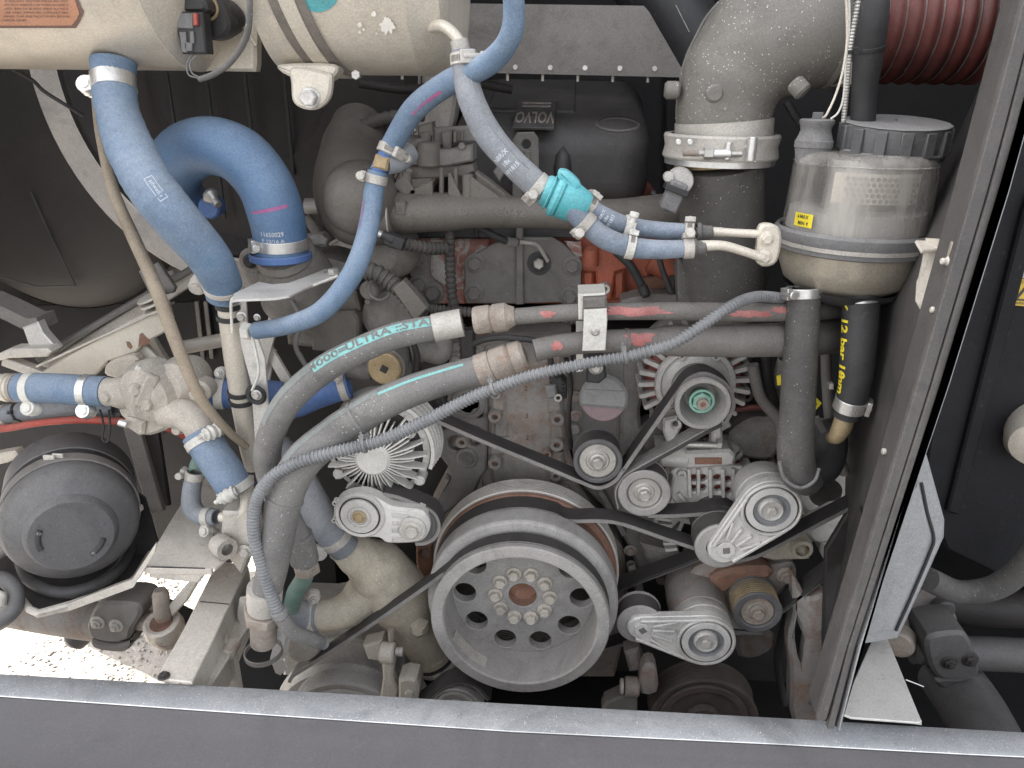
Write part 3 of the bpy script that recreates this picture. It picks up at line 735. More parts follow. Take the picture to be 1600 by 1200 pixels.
# --- expansion tank, left half (drum with domed end) and right half
def tank():
    t = thing('header_tank', 'big dusty cream metal tank with domed end and orange warning label, top left', 'tank', W(100, 60, 1.0))
    Y = 1.12; c = W(100, -30, Y); bot = W(100, 107, 1.04)
    R = .165; cz = W(100, 106, Y).z+R*.985
    x0 = W(-330, 60, Y-R).x; x1 = W(212, 60, Y-R).x
    o = Vector((x0, Y, cz))
    L = x1-x0
    part('shell', M['tank'], t, lathe([(0, 0), (0, R), (L-.002, R), (L, R+.001), (L+.012, R-.006), (L+.026, R-.024), (L+.036, R-.055), (L+.042, R-.10), (L+.044, 0)], o, AX, 72))
    f = part('seam', M['tank'], t, lathe([(L-.006, R), (L-.005, R+.0015), (L-.001, R+.0015), (L, R)], o, AX, 72))
    # label follows the shell
    def onshell(px, py, e=.0012):
        d = ray(px, py); a = d.y**2+d.z**2; b = 2*(d.y*(CAM.y-Y)+d.z*(CAM.z-cz)); cc = (CAM.y-Y)**2+(CAM.z-cz)**2-(R+e)**2
        s = (-b-math.sqrt(max(0, b*b-4*a*cc)))/(2*a); return CAM+d*s
    def patch(nm, mt, rows, e, parent=t):
        vs = []; fs = []; k = 12
        for l, r_, y in rows:
            for i in range(k+1): vs.append(onshell(l+(r_-l)*i/k, y, e))
        for j in range(len(rows)-1):
            for i in range(k): fs.append((j*(k+1)+i, j*(k+1)+i+1, (j+1)*(k+1)+i+1, (j+1)*(k+1)+i))
        return part(nm, mt, parent, G(vs, fs))
    lab = patch('warning_label', M['warnink'], [(-60, 121, -20), (-60, 122, 0), (-60, 131, 20), (-60, 125, 34), (-60, 119, 44)], .0008)
    patch('label_field', M['warn'], [(-60, 117, -20), (-60, 117, 0), (-60, 124, 20), (-60, 120, 30), (-60, 114, 37), (-60, 112, 40)], .0014, lab)
    # rows of small print
    random.seed(3)
    words = ['COOLANT SYSTEM PRESSURE HOT', 'DO NOT REMOVE CAP WHEN ENGINE IS', 'HOT RISK OF BURNS OPEN SLOWLY', 'USE ONLY APPROVED COOLANT MIX', 'READ THE INSTRUCTION BOOK', 'CHECK LEVEL']
    for i, wd_ in enumerate(words):
        vs, fs = text_me(wd_, 5.6, .012); xm = max(v.x for v in vs)-min(v.x for v in vs); s = (100 if i < 4 else 104 if i == 4 else 40)/xm
        y0 = 2+i*6.0; xc = 57 if i < 5 else 22
        part('print_line', M['warnink'], lab, G([onshell(xc+v.x*s, y0-v.y*.75, .002) for v in vs], fs), smooth=0)
    # flat end plate between the two drums
    part('end_plate', M['tank'], t, plateY([(232, -60), (400, -60), (400, 100), (398, 112), (236, 109), (226, 100)], Y+.0, .02, ch=.004))
    part('weld_ridge', M['tank'], t, tube(pxpath([(262, -40, Y-.002), (255, 20, Y-.002), (245, 70, Y-.002), (234, 106, Y-.002)]), .003, 10))
    part('weld_ridge', M['tank'], t, tube(pxpath([(345, -10, Y-.002), (372, 30, Y-.002), (400, 72, Y-.002)]), .0025, 10))
    return t
tank()
def tank2():
    t = thing('expansion_tank', 'smaller cream tank drum with turquoise round sticker, strap and spout, top centre left', 'tank', W(540, 60, 1.0))
    Y = 1.07; R = .14; cz = W(540, 113, Y).z+R*.975
    x0 = W(385, 60, Y-R).x; x1 = W(690, 60, Y-R).x; L = x1-x0; o = Vector((x0, Y, cz))
    part('shell', M['tank'], t, lathe([(0, 0), (0, R), (L-.05, R), (L-.047, R+.0012), (L-.043, R+.0012), (L-.04, R), (L-.016, R-.001), (L-.006, R-.006), (L, R-.018), (L+.002, R-.05), (L+.002, 0)], o, AX, 80))
    def onshell(px, py, e=.001):
        d = ray(px, py); a = d.y**2+d.z**2; b = 2*(d.y*(CAM.y-Y)+d.z*(CAM.z-cz)); cc = (CAM.y-Y)**2+(CAM.z-cz)**2-(R+e)**2
        s = (-b-math.sqrt(max(0, b*b-4*a*cc)))/(2*a); return CAM+d*s
    dv = [onshell(497, 0, .001)]; fs = []
    for k in range(3):
        for i in range(40): a = i*math.pi/20; r = 33*(k+1)/3; dv.append(onshell(497+r*math.cos(a), -14+r*math.sin(a), .001))
    for i in range(40):
        fs.append((0, 1+i, 1+(i+1) % 40))
        for k in range(2): fs.append((1+k*40+i, 1+k*40+40+i, 1+k*40+40+(i+1) % 40, 1+k*40+(i+1) % 40))
    dv[0] = onshell(497, -14, .001)
    s_ = part('sticker', M['teal'], t, G(dv, fs))
    for wd_, x, y, z in (('COOLANT LEVEL MIN', 497, 2, 40), ('CHECK', 497, 8, 20)):
        vs, f2 = text_me(wd_, 6, .01); xm = max(v.x for v in vs)-min(v.x for v in vs)
        part('print_line', M['tealprint'], s_, G([onshell(x+v.x*z/xm, y-v.y*.8, .0016) for v in vs], f2), smooth=0)
    # dried white splashes
    random.seed(5)
    def splash(cx, cy, r, legs=9):
        pts = []
        for i in range(28):
            a = i*math.pi*2/28; q = r*(.75+.35*random.random()+(.5*abs(math.sin(a*legs/2)) if math.sin(a) > 0 else .05))
            pts.append(onshell(cx+q*.85*math.cos(a), cy+q*math.sin(a), .0012))
        part('splash', M['pearl'], t, G([onshell(cx, cy, .0012)]+pts, [(0, 1+i, 1+(i+1) % 28) for i in range(28)]), smooth=0)
    splash(605, 38, 11); splash(584, 21, 4); splash(562, 38, 3.5); splash(562, 50, 2.5); splash(568, 46, 1.8); splash(588, 52, 1.5)
    # strap: two dark rubber edges with a bright band between, slightly slanted like the drum's hoop
    def hoop(xa, xb, e, mt, nm):
        vs = []; fs = []; n = 40
        for i in range(n+1):
            a = math.radians(-110+200*i/n)         # 0 = towards the viewer (-Y), positive = downwards
            yy = Y-(R+e)*math.cos(a); zz = cz-(R+e)*math.sin(a); sh = .035*max(0, i/n-.45)/.55*1.4
            for xx in (xa, xb): vs.append(Vector((xx+sh, yy, zz)))
            for xx in (xa, xb): vs.append(Vector((xx+sh, Y-(R-.001)*math.cos(a), cz-(R-.001)*math.sin(a))))
        for i in range(n):
            b = i*4; fs += [(b, b+1, b+5, b+4), (b+2, b, b+4, b+6), (b+1, b+3, b+7, b+5)]
        return part(nm, mt, t, G(vs, fs), smooth=50)
    X = lambda px: W(px, 20, Y-R).x
    hoop(X(388), X(405), .003, M['tankdark'], 'rubber_strip'); hoop(X(405), X(430), .0045, M['tank'], 'strap_band'); hoop(X(430), X(446), .003, M['tankdark'], 'rubber_strip')
    # lug with the big bolt
    Yl = .985
    part('lug', M['tank'], t, plateY([(452, 108), (470, 104), (505, 112), (517, 118), (515, 148), (505, 164), (488, 172), (468, 168), (456, 156), (454, 130)], Yl, .012, ch=.003, smooth=3))
    part('lug_web', M['tank'], t, plateY([(440, 100), (520, 100), (524, 116), (505, 128), (460, 122), (436, 110)], Yl+.010, .03, ch=.003, smooth=3))
    part('washer', M['bright'], t, cyl(W(485, 153, Yl), -AY, 16*mpp(485, 153, Yl), .003, 26, .001))
    bolt(t, M['plate'], W(484, 153, Yl-.003), -AY, .0105, .011, washer=False)
    part('rim_nut', M['steel'], t, hexg(.006, .005).xf(Matrix.Translation(W(557, 117, .99)) @ Matrix(frame3(-AY)).to_4x4()))
    # spout
    sp = pxpath([(672, 42, .97), (690, 40, .955), (706, 50, .945), (718, 66, .94), (722, 84, .94)], n=8)
    part('spout', M['tank'], t, tube(sp, 9*mpp(700, 60, .95), 18)); part('spout_collar', M['dustysteel'], t, tube(pxpath([(717, 62, .94), (722, 84, .94)]), 14*mpp(720, 70, .94), 20))
    return t
tank2()
# black level sensor with plug and its cable on the end plate
def sensor():
    t = thing('level_sensor', 'black level sensor with its electrical plug hanging on the cream tank', 'sensor', W(310, 40, 1.09)); Y = 1.06
    part('body', M['black'], t, lathe([(0, 0), (0, .014), (.01, .020), (.045, .024), (.05, .02), (.065, .02)], W(332, 24, Y), AY, 26))
    part('wing', M['black'], t, plateY([(325, -15), (342, -5), (358, 32), (356, 50), (342, 60), (322, 60), (318, 30)], Y-.002, .03, ch=.004, smooth=2))
    part('ring', M['brass'], t, lathe([(0, .0125), (0, .016), (.004, .016), (.004, .0125), (0, .0125)], W(323, 12, Y-.004), AY, 24))
    part('nose', M['black'], t, plateY([(268, 2), (280, -8), (312, -6), (322, 8), (318, 20), (270, 18)], Y-.03, .03, ch=.005, smooth=2))
    p = part('plug', M['black'], t, plateY([(271, 17), (316, 19), (320, 60), (322, 84), (284, 84), (276, 50)], Y-.035, .022, ch=.002))
    part('plug_window', M['greycap'], p, plateY([(275, 20), (302, 21), (301, 45), (277, 44)], Y-.038, .004, ch=.001))
    part('red_lock', M['red'], p, plateY([(301, 20), (307, 21), (308, 39), (302, 40)], Y-.0405, .005, ch=.0008)); part('red_lock', M['red'], p, plateY([(269, 22), (271, 22), (271, 33), (269, 33)], Y-.034, .004, ch=0))
    for q in ([(280, 50), (290, 50), (292, 82), (284, 82)], [(296, 49), (302, 49), (303, 68), (297, 68)], [(288, 66), (300, 67), (300, 80), (290, 80)]): part('plug_rib', M['greycap'], p, plateY(q, Y-.038, .004, ch=.0006))
    part('thin_wire', M['greycap'], t, tube(pxpath([(300, 85, Y-.03), (292, 100, Y-.035), (295, 117, Y-.04), (310, 122, Y-.04)]), .0011, 8)); part('thin_wire', M['greycap'], t, tube(pxpath([(308, 86, Y-.03), (297, 98, Y-.035), (300, 114, Y-.04), (312, 121, Y-.04)]), .0011, 8))
    pa = pxpath([(388, -40, .93), (390, 20, .94), (384, 60, .96), (362, 95, .99), (336, 115, 1.01), (312, 124, 1.02)]); part('cable', M['hosegrey'], t, tube(pa, 4.6*mpp(350, 100, 1.0), 14))
sensor()
# --- blue and grey coolant hoses
t, pa, rs = hose('coolant_hose', 'thick dusty blue coolant hose running from the cream tank down to the white pipe', M['bluedusty'],
    [(177, 96, 1.06), (178, 130, 1.05), (184, 175, 1.03), (205, 235, 1.0), (238, 295, .98), (282, 350, .98), (325, 400, 1.0), (347, 440, 1.02), (350, 462, 1.03)], [33, 31, 32, 36, 37, 36, 33, 29, 27], seg=36, step=.0022,
    mod=lambda d: 1+(.016*max(0, math.sin(d*410+1.5*math.sin(d*37)))+.008*math.sin(d*150) if d < .23 else .003*math.sin(d*300)))
cl(t, pa, rs, 177, 131, (-1, 0), wd=.021, mt=M['bright'], style='tbolt', sr=.0075); cl(t, pa, rs, 350, 447, (-1, .1), wd=.008, mt=M['dustysteel'], style='tbolt', sr=.0075)
d = pa.near(255, 320); a = ang_to_cam(pa, d)
tube_letters(t, M['white'], 'silwelle', .0075, pa, rs, d-.012, a-.15, flip=False)
for k in (-1, 1): stripe(t, M['white'], pa, rs, d-.027, d+.003, a-.15+k*.17, a-.15+k*.17+.025, name='logo_frame', seg=1)
for x in (-.027, .002): stripe(t, M['white'], pa, rs, d+x, d+x+.0009, a-.32, a+.04, name='logo_frame', seg=5)
t, pa, rs = hose('blue_elbow_hose', 'fat bright blue elbow hose arching over to the pump housing', M['blue'],
    [(292, 330, 1.22), (268, 285, 1.19), (285, 245, 1.15), (325, 228, 1.12), (375, 243, 1.10), (412, 285, 1.09), (430, 330, 1.09), (438, 372, 1.10), (440, 396, 1.10)], [40, 43, 44, 44, 44, 43, 43, 41, 40], seg=40, n=12)
cl(t, pa, rs, 439, 379, (-.55, .0), wd=.017, mt=M['bright'], sr=.006)
d = pa.near(432, 350); a = ang_to_cam(pa, d)
for s_, dd, sz in (('11650029', 0, .0088), ('F 12/16 A', .0105, .0085), ('4 bar', .020, .007)): tube_letters(t, M['white'], s_, sz, pa, rs, d+dd, a+.30, flip=True, across=True, bold=.02)
stripe(t, M['magenta'], pa, rs, d-.030, d-.026, a-.55, a+.75, seg=10, rag=.1)
t, pa, rs = hose('blue_breather_hose', 'slim blue hose from above the tank curving down to a brass joint', M['bluedusty'],
    [(795, -40, .86), (803, 10, .87), (796, 60, .88), (762, 100, .91), (700, 130, .95), (648, 170, .98), (615, 222, 1.0), (606, 240, 1.0)], [17, 17, 17.5, 18.5, 19, 18.5, 17, 16.5], seg=24, n=10)
cl(t, pa, rs, 608, 234, (.55, .35), wd=.012, mt=M['dustysteel'])
d = pa.near(675, 150); stripe(t, M['magenta'], pa, rs, d-.03, d+.03, ang_to_cam(pa, d)-.35, ang_to_cam(pa, d)-.15, rag=.1)
t, pa, rs = hose('blue_drain_hose', 'slim blue hose below the brass joint sweeping down left to the white pipe bracket', M['bluedusty'],
    [(590, 268, 1.0), (584, 300, .995), (578, 345, .98), (565, 395, .96), (540, 445, .95), (500, 488, .95), (450, 508, .96), (400, 517, .98)], [15.5, 15.5, 16, 16.5, 16.5, 16, 14.5, 13.5], seg=24, n=10)
cl(t, pa, rs, 587, 280, (-.9, -.2), wd=.012, mt=M['dustysteel'])
d = pa.near(576, 350); stripe(t, M['magenta'], pa, rs, d-.03, d+.01, ang_to_cam(pa, d)+.95, ang_to_cam(pa, d)+1.1, rag=.05)
t = thing('brass_joint', 'square dusty brass joint between the two slim blue hoses', 'pipe joint', W(596, 254, 1.0))
part('body', M['brass'], t, plateY([(586, 241), (609, 247), (604, 268), (580, 262)], .987, .026, ch=.003))
part('side_port', M['bluegrey'], t, tube(pxpath([(604, 256, 1.0), (622, 252, 1.01), (640, 238, 1.03)]), 17*mpp(620, 250, 1), 20))
part('neck', M['blueviolet'], t, tube(pxpath([(607, 236, 1.0), (590, 268, 1.0)]), 13*mpp(600, 250, 1), 20))
# grey hose from the tank spout to the teal Y piece
t, pa, rs = hose('grey_overflow_hose', 'faded grey hose from the tank spout down to the turquoise connector', M['bluegrey'],
    [(725, 80, .935), (728, 120, .93), (738, 160, .92), (762, 208, .915), (795, 248, .91), (828, 280, .91), (850, 300, .91)], [20, 20, 21, 22, 21, 21, 20], seg=30, n=12)
cl(t, pa, rs, 726, 93, (.2, 0), wd=.013, mt=M['dustysteel']); cl(t, pa, rs, 842, 292, (-.5, .65), wd=.013, mt=M['dustysteel'])
d = pa.near(770, 215); a = ang_to_cam(pa, d)
part('mould_line', M['bluegrey'], t, tube(Path([pa.at(pa.L*k/12)[0]+(pa.at(pa.L*k/12)[2]*math.cos(a-.5)+pa.at(pa.L*k/12)[3]*math.sin(a-.5))*(R_(pa, rs, pa.L*k/12)) for k in range(2, 11)]), .0009, 6))
d = pa.near(797, 250); a = ang_to_cam(pa, d)
for i, s_ in enumerate(('NBR/X', '18x', 'FP1815')): tube_letters(t, M['white'], s_, .0075, pa, rs, d-.010+i*.009, a+.35, across=True, flip=True, bold=.015)
# teal Y piece
t = thing('turquoise_connector', 'bright turquoise plastic Y connector joining grey and blue hoses', 'hose connector', W(874, 300, .91)); Y = .905
part('body', M['teal'], t, lathe([(0, .012), (0, .0175), (.004, .019), (.010, .019), (.011, .018), (.013, .0245), (.017, .0265), (.021, .0255), (.022, .0225), (.024, .0245), (.036, .0235), (.052, .0195), (.057, .0165), (.057, 0)], W(850, 296, Y), (W(898, 318, Y)-W(850, 296, Y)), 32))
part('lug', M['teal'], t, plateY([(872, 268), (886, 268), (906, 286), (904, 300), (890, 300), (874, 284)], Y-.016, .026, ch=.005, smooth=3))
part('outlet', M['teal'], t, tube(pxpath([(880, 305, Y), (897, 322, Y)]), .0165, 24))
part('mould_rib', M['teal'], t, lathe([(0, .0205), (.0012, .0215), (.0024, .0205)], W(858, 300, Y-.001), (W(898, 318, Y)-W(850, 296, Y)), 30))
GR = 'blue branch hoses from the connector to the reservoir'
t, pa, rs = hose('branch_hose', 'upper blue branch hose from the turquoise connector towards the reservoir', M['branch'],
    [(893, 296, .91), (918, 322, .915), (950, 343, .92), (985, 354, .925), (1030, 360, .925), (1082, 363, .92)], [16, 15.5, 16, 14.5, 13.5, 13], group=GR)
cl(t, pa, rs, 921, 318, (.2, -.8), wd=.012, mt=M['dustysteel']); cl(t, pa, rs, 980, 352, (0, .3), wd=.010, mt=M['whitebar'], label='white band clamp'); cl(t, pa, rs, 1079, 362, (0, -1), wd=.011)
d = pa.near(943, 338); a = ang_to_cam(pa, d)
for i, s_ in enumerate(('NBR/X', '18x', 'FP1815')): tube_letters(t, M['white'], s_, .0058, pa, rs, d-.007+i*.0068, a, across=True, flip=True, bold=.015)
tt = hose('steel_pipe', 'upper thin cream pipe from the branch hoses to the reservoir bracket', M['tank'], [(1088, 364, .92), (1110, 362, .92), (1150, 364, .915), (1196, 366, .91)], [9, 7.5, 6.5, 6.5], cat='pipe')
part('collar', M['rubber'], tt[0], lathe([(0, .006), (0, .0115), (.004, .012), (.007, .009), (.018, .0085), (.02, .006)], W(1088, 363, .92), AX, 20))
t, pa, rs = hose('branch_hose', 'lower blue branch hose from the turquoise connector towards the reservoir', M['branch'],
    [(890, 322, .895), (912, 346, .895), (945, 372, .895), (985, 386, .895), (1030, 390, .895), (1076, 388, .895)], [16.5, 16.5, 17, 16.5, 15, 13.5], group=GR)
cl(t, pa, rs, 916, 350, (-.75, .6), wd=.012, mt=M['dustysteel']); cl(t, pa, rs, 983, 386, (0, -.9), wd=.010, mt=M['whitebar'], label='white band clamp'); cl(t, pa, rs, 1074, 388, (.05, -.95), wd=.012, flip=-1)
tt = hose('steel_pipe', 'lower thin cream pipe bending down into the reservoir bracket', M['tank'], [(1084, 386, .895), (1102, 384, .895), (1130, 384, .895), (1160, 392, .897), (1192, 403, .90)], [9.5, 8.5, 7.5, 7, 7], cat='pipe')
part('collar', M['rubber'], tt[0], lathe([(0, .006), (0, .0115), (.004, .012), (.007, .009), (.016, .0085), (.018, .006)], W(1080, 387, .895), AX, 20))
# tan drain tube at the left
t, pa, rs = hose('tan_tube', 'long thin tan plastic tube hanging down the left side of the bay', M['tan'],
    [(143, 104, 1.12), (148, 150, 1.11), (158, 220, 1.09), (178, 300, 1.06), (208, 370, 1.03), (240, 440, 1.0), (262, 500, .99), (285, 560, .98), (315, 625, .98), (355, 672, 1.0), (385, 698, 1.03)], [5, 5.5, 7, 9, 10, 10.5, 10.5, 10, 8.5, 6.5, 5.5], seg=18, cat='tube')
# white pipe with black clips going down by the bracket
t, pa, rs = hose('white_pipe', 'cream white metal pipe with black clips descending from the thick blue hose', M['tank'],
    [(355, 455, 1.03), (360, 500, 1.035), (368, 560, 1.04), (378, 625, 1.05), (388, 690, 1.06), (396, 730, 1.07)], [17, 17.5, 17.5, 17, 15, 13], seg=24, cat='pipe')
for y in (478, 494, 612, 622):
    d = pa.near(360, y) if y < 550 else pa.near(378, y); part('clip', M['black'], t, ring_g(pa, d, R_(pa, rs, d), .007, .003))
# --- big hydraulic hoses with teal print
t, pa, rs = hose('hydraulic_hose', 'upper grey hydraulic hose with teal printed stripe curving down the left', M['hosegrey'],
    [(722, 504, .955), (680, 512, .95), (620, 524, .94), (560, 548, .93), (505, 578, .92), (455, 622, .915), (425, 675, .92), (418, 720, .93), (432, 770, .945), (455, 820, .96), (478, 862, .97)], [20, 20, 20.5, 21, 22, 22, 21, 21, 21, 20, 18], seg=32, n=12, mod=lambda d: 1+.004*math.sin(d*900))
HA, HApa, HArs = t, pa, rs
a0 = lambda d: ang_to_cam(pa, d)
s1 = pa.near(500, 580)
up_ = lambda d: ang_to_cam(pa, d)
# find which side of the tube is uppermost
def side(pa, d, sgn):
    p, tt_, n_, b, k = pa.at(d); return math.atan2(b.dot(AZ), n_.dot(AZ))
def blend(pa, d, f):
    a = ang_to_cam(pa, d); b = side(pa, d, 1); dd = (b-a+math.pi) % (2*math.pi)-math.pi; return a+dd*f
stripe(t, M['tealprint'], pa, rs, .012, s1, lambda d: blend(pa, d, .15), lambda d: blend(pa, d, .72))
stripe(t, M['fadeprint'], pa, rs, s1, pa.near(430, 660), lambda d: blend(pa, d, .35), lambda d: blend(pa, d, .8))
for s_, (px, py), sz in (('STAR -', (662, 502), .0155), ('ULTRA ::', (585, 524), .0155), ('4000=', (517, 556), .0155)):
    d = pa.near(px, py); tube_letters(t, M['hosegrey'], s_, sz, pa, rs, d, blend(pa, d, .43), flip=True, bold=.02, depth=.0012, sx=1.35)
part('sleeve', M['dustysteel'], t, tube(pa, [r+.0018 for r in rs], 32, s0=0, s1=.040)); 
cp = pxpath([(748, 500, .955), (762, 498, .955), (785, 496, .955), (806, 494, .955)], smooth=False)
part('ferrule', M['rustnut'], t, lathe([(0, 0), (0, .0175), (.003, .019), (.022, .019), (.024, .017), (.028, .0195), (.044, .0195), (.048, .016), (.056, .0125), (.058, 0)], W(741, 501, .955), W(810, 493, .955)-W(741, 501, .955), 26))
# lower hose
t, pa, rs = hose('hydraulic_hose', 'lower thick grey hydraulic hose passing behind the corrugated loom down the left', M['hosegrey'],
    [(752, 578, .94), (700, 592, .935), (640, 612, .925), (580, 640, .915), (520, 680, .905), (472, 722, .895), (446, 775, .885), (436, 830, .88), (425, 890, .88), (414, 935, .88)], [24, 24, 25, 27, 28, 29, 28, 26, 24, 22], seg=34, n=12, mod=lambda d: 1+.004*math.sin(d*900))
HB, HBpa, HBrs = t, pa, rs
stripe(t, M['tealprint'], pa, rs, .02, .14, lambda d: blend(pa, d, .45), lambda d: blend(pa, d, .62))
stripe(t, M['fadeprint'], pa, rs, .14, pa.near(470, 725), lambda d: blend(pa, d, .5), lambda d: blend(pa, d, .82))
part('ferrule', M['rustnut'], t, lathe([(0, 0), (0, .021), (.002, .0225), (.021, .0225), (.022, .0205), (.025, .0225), (.046, .023), (.05, .020), (.052, .0225), (.066, .021), (.07, .0165), (.07, 0)], W(746, 580, .94), W(835, 548, .945)-W(746, 580, .94), 28))
tie(t, pa, pa.near(560, 655), R_(pa, rs, pa.near(560, 655)), look=(.3, .8))
part('joint_ring', M['hosegrey'], t, ring_g(pa, pa.near(436, 775), R_(pa, rs, pa.near(436, 775))+.0006, .004, .001))
ep = pxpath([(414, 918, .88), (412, 960, .885), (412, 1000, .89), (414, 1050, .90)], n=6); f_ = mpp(412, 950, .88)
part('end_ferrule', M['dustysteel'], t, tube(ep, 27*f_, 28, s0=0, s1=.030)+tube(ep, 25*f_, 28, s0=.0302, s1=.042))
part('end_nut', M['rustnut'], t, hexg(32*f_, .020).xf(Matrix.Translation(ep.at(.045)[0]) @ Matrix(frame3(ep.at(.045)[1])).to_4x4())+tube(ep, 21*f_, 24, s0=.06, s1=.115), bevel=.001)
# rigid pipes to the right
t, pa, rs = hose('hydraulic_pipe', 'upper dusty steel pipe with pink red paint patches running right', M['iron'], [(800, 495, .955), (900, 488, .955), (1050, 486, .955), (1180, 488, .975), (1270, 486, 1.01), (1310, 482, 1.05)], [13, 13.5, 14, 14.5, 15, 15], cat='pipe')
def blot(t, pa, rs, px, py, L_, wd, seed, off=0):
    random.seed(seed); d0 = pa.near(px, py); a = ang_to_cam(pa, d0)+off; vs = []; fs = []; n = 26
    p, tt_, n_, b, k = pa.at(d0); rr = interp(rs, k)+.0006
    def at(dd, da):
        p, tt_, n_, b, k = pa.at(d0+dd); rr = interp(rs, k)+.0006; return p+n_*(rr*math.cos(a+da))+b*(rr*math.sin(a+da))
    vs.append(at(0, 0))
    for rg in (.33, .66, 1):
        for i in range(n):
            q = i*2*math.pi/n; z = rg*(1 if rg < .9 else random.uniform(.6, 1.15)); vs.append(at(L_*z*math.cos(q), wd*z*math.sin(q)))
    for i in range(n):
        j = (i+1) % n; fs.append((0, 1+i, 1+j))
        for g_ in range(2): fs.append((1+g_*n+i, 1+g_*n+n+i, 1+g_*n+n+j, 1+g_*n+j))
    part('paint_patch', M['redpatch'], t, G(vs, fs))
blot(t, pa, rs, 985, 488, .052, .6, 1); blot(t, pa, rs, 857, 492, .010, .5, 2); blot(t, pa, rs, 1170, 488, .035, .4, 3, .2); blot(t, pa, rs, 1215, 486, .018, .4, 7, -.2)
t, pa, rs = hose('hydraulic_pipe', 'lower fat dusty steel pipe with a red paint patch running right above the alternator', M['iron'], [(835, 548, .945), (870, 540, .95), (930, 534, .95), (1010, 531, .96), (1060, 532, .965), (1180, 532, .985), (1270, 528, 1.03), (1310, 524, 1.07)], [18, 17.5, 17.5, 18, 25, 26, 28, 27], cat='pipe', seg=28)
blot(t, pa, rs, 998, 531, .024, .6, 4, -.1); blot(t, pa, rs, 868, 540, .010, .45, 5)
tie(t, pa, pa.near(976, 532), R_(pa, rs, pa.near(976, 532)), mt=M['iron'], tail=False)
# corrugated loom in front of everything
t, pa, rs = hose('corrugated_loom', 'long grey corrugated cable loom sweeping from the reservoir to the lower left', M['loom'],
    [(1262, 476, 1.03), (1225, 467, .995), (1180, 464, .955), (1140, 480, .915), (1095, 510, .895), (1050, 537, .885), (985, 556, .88), (900, 571, .88), (820, 590, .88), (740, 620, .885), (660, 660, .885), (590, 690, .88), (520, 707, .87), (460, 725, .862), (420, 750, .858), (400, 785, .86), (396, 830, .86), (408, 880, .86), (424, 930, .86), (438, 960, .862), (456, 985, .875), (486, 999, .90), (506, 1006, .93)],
    [8.5, 9, 9, 9.5, 9.5, 9.5, 9.5, 9.5, 9.5, 10, 10.5, 10.5, 10.5, 10.5, 10.5, 10, 10, 10, 10, 10.5, 10.5, 10, 9], seg=16, n=10, mod=corr(.0054, .20), step=.00135, smooth_mesh=30)
for x, y in ((976, 557), (772, 605), (570, 694), (1240, 470)):
    d = pa.near(x, y); tie(t, pa, d, R_(pa, rs, d)+.0004, look=(-.2, -.8))
part('sleeve', M['hosegrey'], t, tube(pa, [r*1.12 for r in rs], 18, s0=pa.near(438, 962), s1=pa.near(500, 1003)))
part('end_band', M['greycap'], t, ring_g(pa, pa.near(436, 958), R_(pa, rs, pa.near(436, 958))+.001, .01, .0015))
# ------------------------------------------------------------------ engine
random.seed(31)
def cp(px, py, Y): return W(px, py, Y)
def rr_(r, px, py, Y): return r*mpp(px, py, Y)
def disc(parent, name, mt, px, py, Y, r, L, ch=.0015, seg=36, back=True):
    """cylinder along +Y whose front face centre is at the pixel on plane Y, r in px"""
    return part(name, mt, parent, cyl(W(px, py, Y), AY, rr_(r, px, py, Y), L, seg, ch))
def boss(parent, px, py, Y, r, L=.02, mt=None, hole=True):
    mt = mt or M['ironrust']; R = rr_(r, px, py, Y)
    g = lathe([(.012, 0), (.012, R*.40), (0, R*.44), (-.0005, R*.9), (.0015, R), (L, R*1.05), (L, 0)] if hole else [(0, 0), (0, R*.9), (.0015, R), (L, R*1.05), (L, 0)], W(px, py, Y), AY, 22)
    o = part('boss', mt, parent, g)
    if hole: part('bolt_hole', M['rustring'], o, cyl(W(px, py, Y)+AY*.0113, AY, R*.4, .004, 14))
    return o
